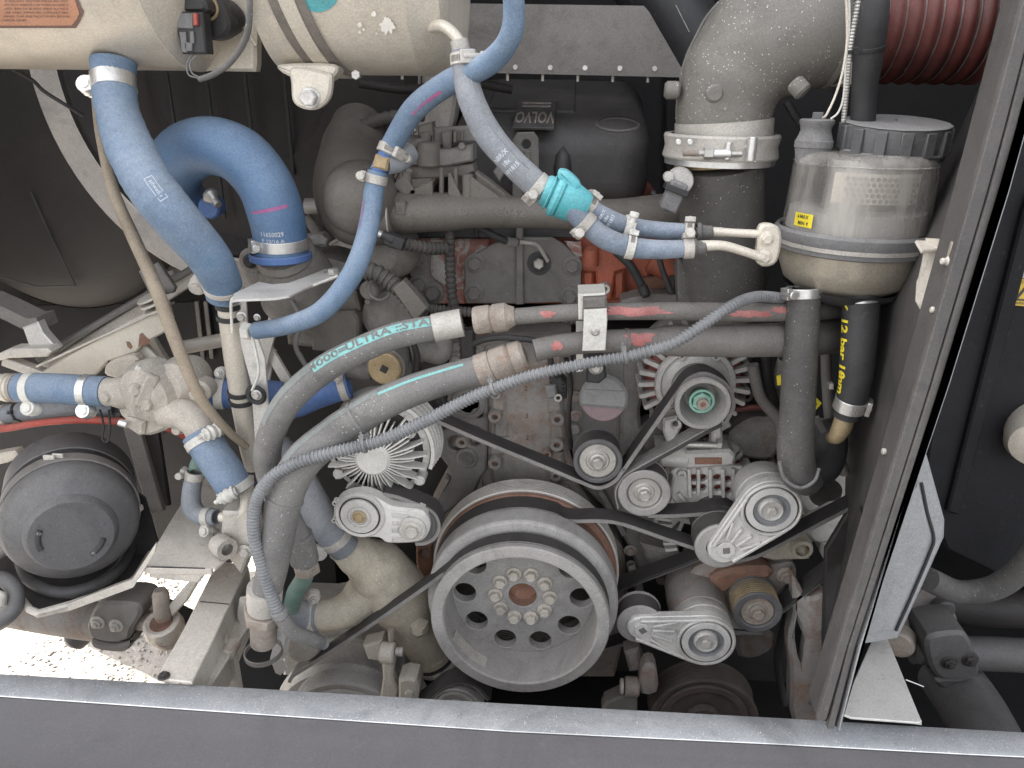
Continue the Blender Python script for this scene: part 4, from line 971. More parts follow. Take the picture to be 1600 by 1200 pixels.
def engine_front():
    t = thing('engine_block', 'grimy grey engine front with cover plates, bosses and bolt holes behind the belts', 'engine', W(800, 800, 1.25))
    Y = 1.26
    # main timing cover
    part('timing_cover', M['ironrust'], t, plateY([(700, 540), (760, 530), (892, 530), (892, 640), (888, 700), (905, 760), (930, 800), (975, 860), (985, 960), (960, 1060), (700, 1060), (660, 960), (650, 880), (668, 800), (700, 740), (705, 640)], Y, .10, ch=.006))
    part('cover_shoulder', M['ironrust'], t, plateY([(757, 560), (770, 540), (870, 540), (880, 600), (879, 680), (868, 745), (842, 790), (790, 800), (765, 740), (762, 650)], Y-.012, .02, ch=.008, smooth=3))
    # numerals cast on the cover
    for s_, x, y in (('2', 822, 607), ('3', 823, 650), ('2', 824, 684)):
        letters(t, M['irondark'], s_, 11*mpp(x, y, Y), W(x, y, Y-.0121), AX, AZ, -AY, name='cast_numeral', bold=0)
    for x, y, r in ((774, 617, 9), (773, 652, 11), (773, 725, 11), (871, 656, 11.5), (870, 696, 11.5), (868, 745, 9), (855, 711, 7)): boss(t, x, y, Y-.03, r, .04)
    for x, y in ((778, 632), (782, 672), (775, 700), (870, 676), (868, 722), (866, 635)): part('boss_rib', M['ironrust'], t, plateY([(x-12, y-13), (x+12, y-13), (x+14, y+13), (x-12, y+13)], Y-.018, .03, ch=.006))
    # left webbed casting with open pockets
    webs = plateY([(700, 600), (757, 585), (762, 640), (760, 735), (752, 746), (742, 770), (700, 800), (662, 830), (656, 818), (704, 748), (700, 730), (686, 712), (682, 690), (690, 674), (706, 668), (724, 676), (740, 680), (746, 668), (704, 655), (698, 640)],
        Y-.02, .05, ch=.004, holes=[(730, 640, 24) if False else (712, 694, 13), (741, 692, 8), (747, 648, 8)])
    part('web_casting', M['iron'], t, webs)
    part('pocket_floor', M['rustring'], t, plateY([(690, 670), (760, 640), (762, 720), (700, 724)], Y+.004, .01, ch=0))
    for x, y, r in ((731, 632, 26), (729, 717, 17)):
        part('core_plug', M['iron'], t, lathe([(.006, 0), (.006, rr_(r*.62, x, y, Y)), (.004, rr_(r*.68, x, y, Y)), (.0, rr_(r*.7, x, y, Y)), (0, rr_(r*.86, x, y, Y)), (.003, rr_(r, x, y, Y)), (.03, rr_(r, x, y, Y)), (.03, 0)], W(x, y, Y-.026), AY, 30))
    boss(t, 721, 692, Y-.028, 10, .03)
    # narrow ribs running down to the sump
    part('rib', M['ironrust'], t, beam(W(745, 740, Y-.006), W(748, 800, Y-.006), .010, .02)); part('rib', M['ironrust'], t, beam(W(700, 745, Y-.01), W(662, 812, Y-.01), .008, .02, AY))
    part('rib', M['iron'], t, beam(W(938, 762, Y-.02), W(975, 830, Y-.02), .010, .03, AY))
    # right hand housing beside the oil filler
    part('front_housing', M['iron'], t, plateY([(893, 575), (985, 560), (1004, 600), (992, 640), (985, 700), (1000, 740), (1020, 790), (1060, 850), (1000, 900), (985, 860), (950, 800), (905, 755), (893, 700)], Y-.01, .12, ch=.006))
    part('support_arm', M['iron'], t, plateY([(976, 560), (1030, 556), (1014, 590), (1000, 640), (1002, 668), (1030, 680), (1035, 705), (1010, 720), (980, 735), (968, 700), (972, 620)], Y-.035, .05, ch=.006))
    part('support_boss', M['iron'], t, lathe([(0, 0), (0, .017), (.01, .025), (.06, .028), (.06, 0)], W(1020, 690, Y-.055), AY, 24))
    boss(t, 898, 672, Y-.02, 8, .02, hole=False)
    # lower side brackets under the long belt
    for pts in ([(962, 850), (1030, 862), (1060, 880), (1040, 940), (1000, 1000), (965, 960)], ): part('lower_casting', M['irondark'], t, plateY(pts, Y+.02, .08, ch=.006))
    part('sump_bracket', M['aludark'], t, plateY([(1000, 850), (1062, 866), (1066, 880), (1050, 890), (1020, 890), (1008, 872)], Y-.05, .05, ch=.006))
    part('red_bracket', M['rustring'], t, plateY([(650, 852), (676, 850), (676, 900), (660, 905), (650, 880)], Y-.005, .02, ch=.003, holes=[(662, 866, 7)]))
    # sump and dark lower end
    part('sump', M['irondark'], t, plateY([(640, 900), (1240, 900), (1250, 1180), (640, 1180)], Y+.10, .35, ch=.01))
    # cylinder block and head behind
    part('cylinder_block', M['irondark'], t, plateY([(600, 520), (1220, 520), (1220, 960), (620, 960)], Y+.08, .9, ch=.01))
    return t
ENG = engine_front()
def head():
    t = thing('cylinder_head', 'worn red and orange cylinder head end with grey bolted cover plates', 'cylinder head', W(850, 430, 1.3)); Y = 1.30
    part('head_casting', M['orange'], t, plateY([(640, 350), (1062, 350), (1062, 475), (640, 475)], Y+.03, .8, ch=.004))
    part('worn_face', M['redworn'], t, plateY([(640, 372), (765, 374), (762, 400), (728, 420), (726, 475), (645, 475), (640, 400)], Y+.018, .02, ch=.003))
    part('gasket_plate', M['black'], t, plateY([(640, 352), (905, 352), (905, 372), (640, 372)], Y+.005, .03, ch=.002))
    for x in (662, 700, 742, 760): part('slot_rib', M['rubberdark'], t, plateY([(x, 354), (x+5, 354), (x+5, 371), (x, 371)], Y-.002, .01, ch=.001))
    part('patch_plate', M['redworn'], t, plateY([(882, 377), (908, 379), (912, 420), (906, 414)], Y+.004, .02, ch=.001))
    # orange detail
    part('orange_body', M['orange'], t, plateY([(905, 402), (922, 400), (950, 384), (980, 404), (982, 420), (962, 426), (955, 470), (935, 470), (930, 426), (908, 424)], Y-.004, .03, ch=.004))
    part('port', M['orange'], t, lathe([(0, 0), (0, .010), (.004, .013), (.03, .015), (.03, 0)], W(924, 388, Y-.02), AZ*-1+AY*.3, 20))
    for x in (920, 968): part('orange_rib', M['orange'], t, plateY([(x-12, 424), (x+10, 420), (x+8, 470), (x-10, 470)], Y+.006, .02, ch=.006))
    part('orange_tank', M['orange'], t, cyl(W(1015, 405, Y-.01), AX*.9-AZ*.4, .022, .05, 26, .004))
    for q in ([(985, 400), (1005, 398), (1030, 408), (1010, 434), (995, 420)],): part('orange_bracket', M['orange'], t, plateY(q, Y-.012, .02, ch=.003))
    part('orange_bracket', M['rustring'], t, plateY([(1005, 435), (1045, 425), (1048, 450), (1010, 458)], Y, .02, ch=.003))
    # grey cover plates with bolts
    c = part('cover_plate', M['iron'], t, plateY([(725, 408), (770, 382), (812, 372), (862, 372), (880, 382), (908, 410), (908, 472), (800, 475), (728, 474)], Y-.012, .012, ch=.002))
    part('vertical_bar', M['iron'], t, plateY([(806, 352), (817, 352), (818, 476), (806, 476)], Y-.022, .015, ch=.0015))
    for x, y in ((742, 411), (741, 457), (894, 415), (890, 463)): boltP(t, M['iron'], x, y, Y-.012, 11)
    part('recess_ring', M['rubberdark'], t, lathe([(0, rr_(13, 842, 412, Y)), (0, rr_(18, 842, 412, Y)), (.004, rr_(18.5, 842, 412, Y)), (.004, rr_(13, 842, 412, Y)), (0, rr_(13, 842, 412, Y))], W(842, 412, Y-.0155), AY, 28))
    part('recess_floor', M['black'], t, cyl(W(842, 412, Y-.013), AY, rr_(14, 842, 412, Y), .002, 24)); boltP(t, M['steel'], 842, 411, Y-.014, 9, washer=False)
    part('side_plate', M['iron'], t, plateY([(640, 396), (662, 390), (672, 400), (671, 432), (688, 445), (693, 460), (686, 474), (668, 474), (640, 430)], Y-.010, .012, ch=.002, smooth=2))
    for x, y, r in ((654, 406, 11), (655, 444, 11), (677, 457, 12)): boltP(t, M['iron'], x, y, Y-.010, r)
    # small dark injector hose crossing the head
    part('sensor_lead', M['rubberdark'], t, tube(pxpath([(962, 392, Y-.05), (985, 415, Y-.05), (1002, 445, Y-.045), (1010, 462, Y-.04)]), .0075, 14))
    part('sensor_plug', M['black'], t, cyl(W(1003, 446, Y-.05), W(1010, 462, Y-.05)-W(1003, 446, Y-.05), .009, .018, 14, .002))
    part('ledge', M['aludark'], t, plateY([(970, 470), (1010, 460), (1090, 462), (1180, 470), (1180, 482), (970, 482)], Y-.04, .05, ch=.004))
    part('rocker_stud', M['irondark'], t, lathe([(0, 0), (0, .006), (.006, .006), (.006, .0085), (.012, .0085), (.014, .006), (.03, .0055), (.03, .008), (.036, .008), (.036, 0)], W(1050, 462, Y-.03), AZ, 14))
    boss(t, 945, 452, Y-.02, 9, .02, M['steel'])
head()
def wedge(x0, x1, y, d, z0, z1, rise):
    v = [Vector(p) for p in ((x0, y, z0), (x1, y, z0), (x1, y, z1), (x0, y, z1), (x0, y+d, z0), (x1, y+d, z0), (x1, y+d, z1+rise), (x0, y+d, z1+rise))]
    return G(v, [(0, 1, 2, 3), (5, 4, 7, 6), (3, 2, 6, 7), (1, 0, 4, 5), (1, 5, 6, 2), (4, 0, 3, 7)])
def cover_top():
    t = thing('rocker_cover', 'dark satin plastic engine top cover with raised maker lettering', 'engine cover', W(870, 200, 1.5)); Y = 1.36
    a = W(700, 222, Y); b = W(1020, 222, Y); zt = W(900, 196, Y).z; zb = W(900, 330, Y).z; D = .30
    part('cover', M['blacksat'], t, wedge(a.x, b.x, Y, D, zb, zt, .085), bevel=0, smooth=40)
    o = t.children[0]; m = o.modifiers.new('bevel', 'BEVEL'); m.width = .05; m.segments = 8; m.limit_method = 'ANGLE'
    SL = .085/D; UP_ = Vector((0, 1, SL)).normalized(); NN = Vector((0, -SL, 1)).normalized()
    pn = part('raised_panel', M['blacksat'], t, plate([(-.10, -.10), (.06, -.10), (.06, .10), (-.10, .10)], (W(850, 180, Y+.15).x, Y+.16, zt+.16*SL+.003), AX, UP_, -NN, .006, ch=.003))
    # maker's lettering, standing head down as seen from behind the coach
    dr = ray(836, 181); q = Vector((0, Y, zt+.0045)); px = CAM+dr*((q-CAM).dot(NN)/dr.dot(NN))
    B_ = lambda x, y, e: px+AX*x+UP_*y+NN*e
    part('badge', M['post'], t, plate([(-.036, -.065), (.036, -.065), (.036, .085), (-.036, .085)], B_(0, 0, .0015), AX, UP_, -NN, .004, ch=.001))
    letters(t, M['ironrust'], 'VOLVO', .085, B_(0, -.012, .0018), -AX, -UP_, NN, bold=.02, sx=.24)
    for dy in (.048, .066): part('badge_bar', M['ironrust'], t, box(B_(0, dy, .002), (.052, .007, .001), Matrix((AX, UP_, NN)).transposed()))
    # front bulges and eye
    part('front_bulge', M['blacksat'], t, lathe([(0, 0), (.01, .012), (.03, .016), (.055, .012), (.07, 0)], W(878, 292, Y-.002), AZ, 20))
    part('dish', M['blacksat'], t, lathe([(0, .03), (.002, .033), (.004, .030)], WZ(965, 196, zt+.01), NN, 30))
    lift = plateY([(802, 215), (808, 207), (834, 207), (841, 216), (842, 296), (800, 300)], Y-.06, .02, holes=(), ch=.003)
    e = thing('lifting_eye', 'grey engine lifting eye bracket standing before the dark cover', 'bracket', W(820, 260, Y-.06))
    part('plate', M['iron'], e, plateY([(801, 218), (808, 207), (834, 206), (841, 216), (843, 310), (800, 312)], Y-.06, .008, ch=.002, holes=[(822, 226, 7)])); part('rib', M['iron'], e, plateY([(819, 236), (829, 236), (830, 310), (819, 310)], Y-.066, .008, ch=.002))
cover_top()
def manifold():
    t = thing('intake_manifold', 'brown grey cast intake pipe running across the engine with a bulging elbow at its left', 'manifold', W(750, 330, 1.18)); Y = 1.17
    ce = W(556, 312, Y)
    el = pxpath([(560, 200, 1.42), (552, 240, 1.34), (550, 290, 1.24), (558, 325, 1.18), (590, 333, 1.17), (617, 332, 1.17)], n=10)
    k = mpp(560, 320, 1.18)
    part('elbow', M['brownpipe'], t, tube(el, [48*k, 56*k, 62*k, 58*k, 49*k, 47*k], 44))
    part('elbow_heel', M['brownpipe'], t, lathe([(0, 0), (0.002, 26*k), (.01, 40*k), (.03, 53*k), (.06, 58*k), (.10, 50*k), (.12, 0)], W(548, 326, 1.10), AY+AZ*.12, 40))
    part('seam_ring', M['dustysteel'], t, lathe([(0, 46*k), (0, 49*k), (.002, 49*k), (.002, 46*k)], W(614, 332, Y), AX, 44))
    pp = pxpath([(614, 332, Y), (680, 331, Y), (760, 330, Y), (850, 334, Y), (950, 336, Y+.02), (1060, 332, Y+.04)], n=8)
    part('pipe', M['brownpipe'], t, tube(pp, [34*k, 30*k, 25*k, 22*k, 24*k, 30*k], 36))
    part('flat_pad', M['brownpipe'], t, plateY([(616, 315), (634, 315), (634, 337), (616, 337)], Y-33*k-.001, .02, ch=.002)); part('pad_ring', M['brownpipe'], t, lathe([(0, .0018), (0, .0035), (.002, .004)], W(624, 328, Y-33*k-.002), AY, 18))
    d = pp.near(770, 330)
    rs = [34*k, 30*k, 25*k, 22*k, 24*k, 30*k]
    tube_letters(t, M['iron'], 'DX1CC042', .017, pp, rs, d, ang_to_cam(pp, d)+.05, name='cast_lettering', bold=.01, depth=.0012, sx=1.25)
    # cast gussets standing on the pipe
    for q in ([(640, 298), (676, 282), (676, 312), (640, 312)], [(735, 275), (792, 316), (735, 316)], [(700, 270), (704, 270), (722, 310), (700, 310)], [(612, 290), (632, 272), (650, 300), (640, 312)]): part('gusset', M['brownpipe'], t, plateY(q, Y-.012, .006, ch=.001))
    part('gusset', M['brownpipe'], t, plateY([(742, 268), (760, 280), (800, 312), (742, 314)], Y+.006, .03, ch=.003))
    for x, y0, y1, r in ((636, 268, 312, 8), (731, 272, 314, 9), (690, 262, 316, 4), (712, 262, 312, 4)): part('cast_pillar', M['brownpipe'], t, cyl(W(x, y1, Y-.004), W(x, y0, Y-.004)-W(x, y1, Y-.004), rr_(r, x, y0, Y), (W(x, y0, Y)-W(x, y1, Y)).length, 18, .002))
    part('lower_shoulder', M['aludark'], t, lathe([(0, 0), (.003, .03), (.02, .045), (.05, .05), (.08, .04), (.1, 0)], W(592, 398, 1.20), AY+AX*.25, 30))
manifold()
def egr():
    t = thing('valve_assembly', 'dusty grey cast valve with levers and stacked brackets above the manifold', 'valve', W(710, 250, 1.2)); Y = 1.19
    B = M['brownpipe']; I = M['iron']
    part('base_plate', B, t, plateY([(630, 262), (738, 256), (741, 268), (726, 276), (640, 280), (630, 272)], Y-.01, .05, ch=.002))
    part('lower_block', I, t, plateY([(655, 240), (662, 232), (700, 234), (738, 226), (738, 252), (700, 260), (658, 264), (650, 254)], Y-.02, .06, ch=.003))
    part('round_body', B, t, cyl(W(671, 260, Y-.015), AZ, .018, .036, 24, .002)); part('hex_top', I, t, hexg(.010, .010).xf(Matrix.Translation(W(665, 238, Y-.015))))
    part('upper_arm', I, t, plateY([(676, 200), (742, 196), (756, 206), (745, 222), (700, 224), (686, 230), (676, 226)], Y+.02, .03, ch=.003))
    part('slotted_end', B, t, plateY([(652, 196), (674, 190), (676, 212), (664, 218), (652, 212)], Y+.01, .035, ch=.003))
    for x in (655, 688): part('tall_web', B, t, plateY([(x, 206), (x+18, 202), (x+16, 234), (x+2, 234)], Y+.008, .02, ch=.003))
    part('nut', M['steel'], t, hexg(.007, .008).xf(Matrix.Translation(W(650, 200, Y+.01)) @ Matrix(frame3(-AX)).to_4x4()))
    for x, y in ((640, 268), (722, 228), (644, 252)): boltP(t, I, x, y, Y-.02, 6, washer=False)
    part('link_rod', I, t, tube(pxpath([(625, 240, Y), (652, 226, Y+.01), (668, 218, Y+.02)]), .008, 14))
    part('side_box', I, t, plateY([(628, 212), (654, 214), (652, 236), (630, 232)], Y+.03, .04, ch=.003))
    for q in ([(708, 206), (713, 204), (713, 222), (708, 223)], [(720, 204), (724, 203), (724, 220), (720, 221)]): part('rib', B, t, plateY(q, Y+.012, .02, ch=.001))
    part('rear_lever', I, t, plateY([(770, 268), (792, 240), (800, 246), (780, 286)], Y+.02, .012, ch=.002))
egr()
def looms():
    G2 = 'dark corrugated looms over the engine head'
    t, pa, rs = hose('engine_loom', 'dark square ribbed loom running straight down over the red cylinder head', M['loomdark'], [(702, 346, 1.19), (703, 380, 1.20), (704, 430, 1.22), (708, 470, 1.22), (722, 520, 1.20), (726, 570, 1.18)], [8, 8.5, 9, 9, 7.5, 7], seg=14, mod=corr(.0105, .2), step=.002, cat='cable loom', smooth_mesh=30)
    t, pa, rs = hose('engine_loom', 'short dark ribbed sensor loom with a plug lying level below the manifold', M['loomdark'], [(608, 378, 1.12), (640, 383, 1.14), (670, 388, 1.16), (698, 388, 1.18)], [9, 10, 10.5, 10], seg=14, mod=corr(.008, .25), step=.0016, cat='cable loom', smooth_mesh=30)
    part('plug', M['black'], t, box(W(618, 376, 1.115), (.030, .022, .018), Matrix.Rotation(.35, 3, 'Y')), bevel=.002); part('plug_head', M['black'], t, cyl(W(597, 366, 1.11), W(615, 376, 1.11)-W(597, 366, 1.11), .0075, .02, 14, .001))
    part('white_tip', M['bright'], t, cyl(W(588, 363, 1.11), W(597, 367, 1.11)-W(588, 363, 1.11), .0055, .011, 14, .001))
    t, pa, rs = hose('engine_loom', 'fat dark ribbed loom bending round below the slim blue hose', M['loomdark'], [(560, 425, 1.12), (585, 425, 1.12), (610, 440, 1.12), (632, 462, 1.11), (658, 498, 1.10)], [14, 14, 14, 12, 11], seg=16, mod=corr(.010, .16), step=.002, cat='cable loom', smooth_mesh=30)
    b = part('clip_block', M['brownpipe'], t, plateY([(630, 438), (668, 482), (648, 502), (613, 452)], 1.08, .02, ch=.002))
    t, pa, rs = hose('engine_loom', 'thin ribbed loom running level just above the upper hydraulic hose', M['loomdark'], [(660, 480, 1.17), (690, 484, 1.18), (740, 488, 1.19), (800, 492, 1.2), (900, 500, 1.2)], [7, 8, 8, 8, 8], seg=12, mod=corr(.007, .2), step=.0014, cat='cable loom', smooth_mesh=30)
    t, pa, rs = hose('engine_loom', 'dark ribbed loom arching in the shadow behind the slim blue hose', M['loomdark'], [(546, 250, 1.3), (550, 215, 1.32), (570, 196, 1.34), (610, 184, 1.36), (660, 180, 1.4)], [11, 11, 11, 11, 10], seg=14, mod=corr(.014, .13), step=.003, cat='cable loom', smooth_mesh=30)
    t = thing('sensor_cable', 'black cable with a white sleeve running to the recessed bolt on the cover plate', 'cable', W(760, 360, 1.2))
    pa = pxpath([(724, 346, 1.2), (745, 352, 1.2), (768, 366, 1.21), (790, 376, 1.22), (808, 378, 1.24)]); part('cable', M['rubberdark'], t, tube(pa, .0062, 14)); part('white_sleeve', M['bright'], t, tube(pxpath([(791, 376, 1.22), (806, 379, 1.235)]), .0068, 14))
    part('metal_tube', M['dustysteel'], t, tube(pxpath([(806, 378, 1.24), (826, 380, 1.25), (840, 384, 1.26), (850, 398, 1.27), (856, 408, 1.275)]), .0035, 12))
    t = thing('connector_cluster', 'black plug cluster below the corrugated loom at the timing cover', 'electrical plug', W(870, 600, 1.2)); Y = 1.2
    part('housing', M['black'], t, plateY([(858, 594), (876, 590), (886, 600), (886, 622), (872, 628), (860, 618)], Y-.01, .03, ch=.002)); part('pale_tab', M['greycap'], t, plateY([(851, 604), (868, 603), (871, 622), (856, 624)], Y-.02, .012, ch=.003))
    for i in range(5): part('pin', M['irondark'], t, box(W(879+i*.6, 596+i*6, Y-.013), (.004, .003, .0025)))
    part('ring_end', M['dustysteel'], t, lathe([(0, .004), (0, .007), (.003, .007), (.003, .004), (0, .004)], W(872, 622, Y-.02), AY, 20))
looms()
def oil_fill():
    t = thing('oil_filler_cap', 'round dusty grey oil filler cap with a grip step and mauve lower edge', 'filler cap', W(942, 620, 1.15))
    o = W(943, 622, 1.10); ax = (CAM-o).normalized(); ax = (ax-AZ*.10).normalized(); _, u, v = frame_of(ax, AX); v = ax.cross(u); R = 37.5*mpp(943, 622, 1.10)
    part('neck', M['irondark'], t, cyl(o-ax*.055, ax, R*.85, .05, 30, .002))
    part('cap_side', M['pinkcap'], t, lathe([(-.018, 0), (-.018, R*.90), (-.014, R*.99), (-.004, R*1.0), (0, R*.95), (.002, R*.7), (.003, 0)], o, ax, 48))
    seg = [(R*1.0*math.cos(math.radians(a)), R*1.0*math.sin(math.radians(a))) for a in range(-24, 205, 8)]
    part('grip', M['greycap'], t, plate(seg, o+ax*.010, u, v, -ax, .016, ch=.004))
    part('grip_ridge', M['greycap'], t, plate([(R*.9*math.cos(math.radians(a)), R*.9*math.sin(math.radians(a))) for a in range(22, 160, 8)], o+ax*.0125, u, v, -ax, .006, ch=.002))
    t = thing('pipe_bracket', 'white painted clamp bracket holding both hydraulic pipes', 'bracket', W(928, 520, .93)); Y = .925
    part('front_plate', M['whitebar'], t, plateY([(912, 484), (948, 482), (949, 500), (946, 548), (910, 549), (912, 500)], Y, .004, ch=.001))
    part('top_cap', M['bulk'], t, plateY([(911, 466), (948, 464), (949, 483), (911, 484)], Y, .035, ch=.003)); part('top_hook', M['whitebar'], t, plateY([(903, 460), (946, 458), (948, 466), (913, 468), (912, 500), (904, 500)], Y+.01, .05, ch=.002))
    part('back_plate', M['whitebar'], t, plateY([(900, 484), (912, 484), (911, 580), (900, 582)], Y+.05, .004, ch=.001))
    boltP(t, M['steel'], 930, 518, Y, 5)
    t = thing('filler_bracket', 'black bracket block with a bolt above the oil filler cap', 'bracket', W(931, 580, 1.05)); Y = 1.06
    part('block', M['black'], t, plateY([(918, 568), (944, 566), (948, 590), (936, 600), (916, 598)], Y, .05, ch=.003)); boltP(t, M['steel'], 931, 574, Y, 8)
    part('arm', M['iron'], t, plateY([(948, 560), (975, 558), (976, 620), (960, 624)], Y+.10, .012, ch=.002))
oil_fill()
def intake_right():
    t = thing('intake_elbow', 'large speckled grey cast air elbow curving down to a band clamp, upper right', 'air pipe', W(1130, 190, 1.1))
    pts = [(1130, 212, 1.10), (1133, 165, 1.10), (1150, 115, 1.10), (1190, 70, 1.10), (1245, 42, 1.10), (1305, 30, 1.10)]
    k = mpp(1130, 190, 1.10); pa = pxpath(pts, n=12)
    part('elbow', M['elbow'], t, tube(pa, [72*k, 74*k, 80*k, 90*k, 92*k, 90*k], 56))
    part('mould_seam', M['elbow'], t, tube(Path([pa.at(pa.L*q/14)[0]+(-AX*math.cos(.9*q/14*1.2)+AZ*math.sin(.9*q/14*1.2))*interp([72*k, 74*k, 80*k, 90*k, 92*k, 90*k], pa.at(pa.L*q/14)[4]) for q in range(1, 12)]), .0022, 8))
    part('collar', M['dustysteel'], t, tube(pxpath([(1130, 220, 1.10), (1131, 188, 1.10)]), 75*k, 56))
    for x, y, ax in ((1115, 146, -AY), (1062, 141, -AX), (1240, 128, AX*.5-AY*.3-AZ*.5)): part('blind_boss', M['elbow'], t, cyl(W(x, y, 1.02 if x > 1070 else 1.08), ax, 13*k, .020, 22, .003)if x != 1115 else cyl(W(x, y, 1.022), ax, 13*k, .010, 22, .003))
    part('outlet_rim', M['elbow'], t, lathe([(0, 88*k), (0, 98*k), (.006, 99*k), (.008, 88*k)], W(1306, 28, 1.10), AX-AZ*.1, 56))
    # v band
    v = thing('band_clamp', 'wide bright band clamp with tee bolt joining the two grey air pipes', 'band clamp', W(1125, 228, 1.0))
    o = W(1124, 246, 1.10); R = 88*k
    part('band', M['dustysteel'], v, lathe([(0, R*.9), (0, R), (.003, R*1.02), (.016, R*.985), (.029, R*1.02), (.032, R), (.032, R*.9)], o, AZ, 64))
    part('inner_flange', M['bright'], v, lathe([(-.008, R*.93), (-.008, R*.97), (0, R*.97)], o, AZ, 64))
    Yf = o.y-R-.004
    part('tee_bolt', M['steel'], v, cyl(W(1068, 239, Yf), AX, .0035, .075, 14, .001))
    part('rusty_thread', M['rustnut'], v, cyl(W(1067, 239, Yf), AX, .0042, .02, 14)); part('nut', M['steel'], v, hexg(.0085, .012).xf(Matrix.Translation(W(1100, 239, Yf)) @ Matrix(frame3(AX)).to_4x4()))
    part('trunnion', M['bright'], v, cyl(W(1172, 252, Yf), AZ, .0062, .03, 16, .001)); part('trunnion', M['bright'], v, cyl(W(1136, 250, Yf), AZ, .005, .022, 16, .001)+cyl(W(1108, 240, Yf), AX, .0065, .028, 16, .002))
    part('loop_strap', M['bright'], v, plateY([(1132, 227), (1178, 224), (1182, 254), (1136, 254)], Yf+.006, .003, ch=.0008, holes=[(1158, 239, 9)]))
    for x in (1060, 1078): part('spot_weld', M['bright'], v, cyl(W(x, 222, Yf+.006+(.016 if x == 1060 else .008)), -AY, .004, .0025, 14, .001))
    # lower pipe
    t = thing('intake_pipe', 'dark grey upright intake pipe below the band clamp', 'air pipe', W(1130, 350, 1.12))
    part('pipe', M['duct'], t, tube(pxpath([(1126, 252, 1.10), (1127, 300, 1.11), (1130, 380, 1.13), (1136, 480, 1.16)], n=6), [68*k, 68*k, 70*k, 66*k], 52))
    part('flange', M['brass'], t, tube(pxpath([(1126, 250, 1.10), (1126, 256, 1.10)]), 72*k, 52))
    part('web', M['duct'], t, plateY([(1060, 402), (1078, 420), (1090, 440), (1090, 476), (1060, 476), (1058, 420)], 1.14, .03, ch=.003)); part('foot', M['duct'], t, plateY([(1058, 420), (1200, 410), (1200, 476), (1062, 476)], 1.17, .05, ch=.004))
    # pressure sensor on it
    s = thing('pressure_sensor', 'grey pressure sensor with a dark plug on the left of the intake pipe', 'sensor', W(1065, 290, 1.05)); Y = 1.06
    part('body', M['alu'], s, lathe([(0, 0), (0, .016), (.006, .018), (.02, .018), (.03, .012), (.03, 0)], W(1064, 284, 1.035), AY, 24)); part('lug', M['alu'], s, cyl(W(1046, 278, 1.03), AY, .007, .02, 16, .002))
    part('plug', M['greycap'], s, box(W(1052, 306, 1.03), (.024, .024, .040), Matrix.Rotation(.35, 3, 'Y')), bevel=.003); part('plug_collar', M['black'], s, box(W(1056, 296, 1.025), (.032, .026, .008), Matrix.Rotation(.35, 3, 'Y')), bevel=.001); part('boot', M['irondark'], s, cyl(W(1046, 330, 1.04), W(1052, 308, 1.04)-W(1046, 330, 1.04), .009, .025, 16, .002))
    # red bellows
    b = thing('red_bellows', 'dark red ribbed silicone bellows with bright wire rings, upper right', 'bellows', W(1450, 60, 1.2))
    o = W(1330, 40, 1.25); R = 86*mpp(1450, 40, 1.25); pitch = 26*mpp(1450, 40, 1.25); pr = [(-.03, R*.88)]
    for i in range(8):
        for q in range(9): a = math.pi*q/8; pr.append((i*pitch+pitch*(.04+.92*q/8), R*(.91+.085*math.sin(a))))
    pr.append((8*pitch+.01, R*.9)); pr.append((8*pitch+.01, 0)); pr.insert(0, (-.03, 0))
    part('bellows', M['redsil'], b, lathe(pr, o, AX, 56))
    for i in range(1, 8): part('wire_ring', M['bright'], b, lathe([(i*pitch-.0012, R*.915), (i*pitch, R*.945), (i*pitch+.0012, R*.915)], o, AX, 56))
    part('clamp', M['tank'], b, plateY([(1276, 100), (1340, 96), (1338, 134), (1282, 136)], 1.17, .03, ch=.003))
    part('cuff', M['redsil'], b, lathe([(-.06, R*.95), (-.055, R*.98), (-.03, R*.98), (-.03, R*.9)], o, AX, 56))
    # black down pipe behind the reservoir, conduit and twin wires
    t, pa, rs = hose('black_down_pipe', 'black rubber pipe dropping behind the reservoir from above', M['rubberdark'], [(1364, -50, 1.0), (1362, 30, 1.0), (1356, 90, 1.01), (1350, 150, 1.02), (1346, 260, 1.03)], [26, 25, 22, 19, 18], seg=26, cat='pipe')
    tie(t, pa, pa.near(1362, 74), R_(pa, rs, pa.near(1362, 74)), mt=M['black'], look=(-.9, 0))
    t, pa, rs = hose('spiral_conduit', 'thin silver spiral wound conduit hanging behind the reservoir', M['steel'], [(1345, -40, .93), (1341, 0, .93), (1334, 40, .935), (1328, 80, .94), (1324, 130, .95), (1318, 190, .96)], [4.6, 4.6, 4.6, 4.5, 4.4, 4.3], seg=12, mod=scallop(.0034, .22), step=.0008, cat='conduit', smooth_mesh=60)
    tie(t, pa, pa.near(1328, 78), R_(pa, rs, pa.near(1328, 78)), mt=M['black'], look=(.9, 0))
    t = thing('twin_wires', 'pair of thin cream wires looping down to the small reservoir cap', 'wires', W(1310, 150, .93))
    part('wire', M['tank'], t, tube(pxpath([(1320, -30, .92), (1323, 20, .92), (1323, 70, .92), (1316, 115, .92), (1305, 150, .92), (1292, 178, .92), (1286, 184, .925)]), .0014, 8)); part('wire', M['whitebar'], t, tube(pxpath([(1326, -30, .925), (1327, 40, .925), (1322, 90, .925), (1318, 150, .925), (1310, 175, .925), (1298, 186, .925)]), .0012, 8))
intake_right()
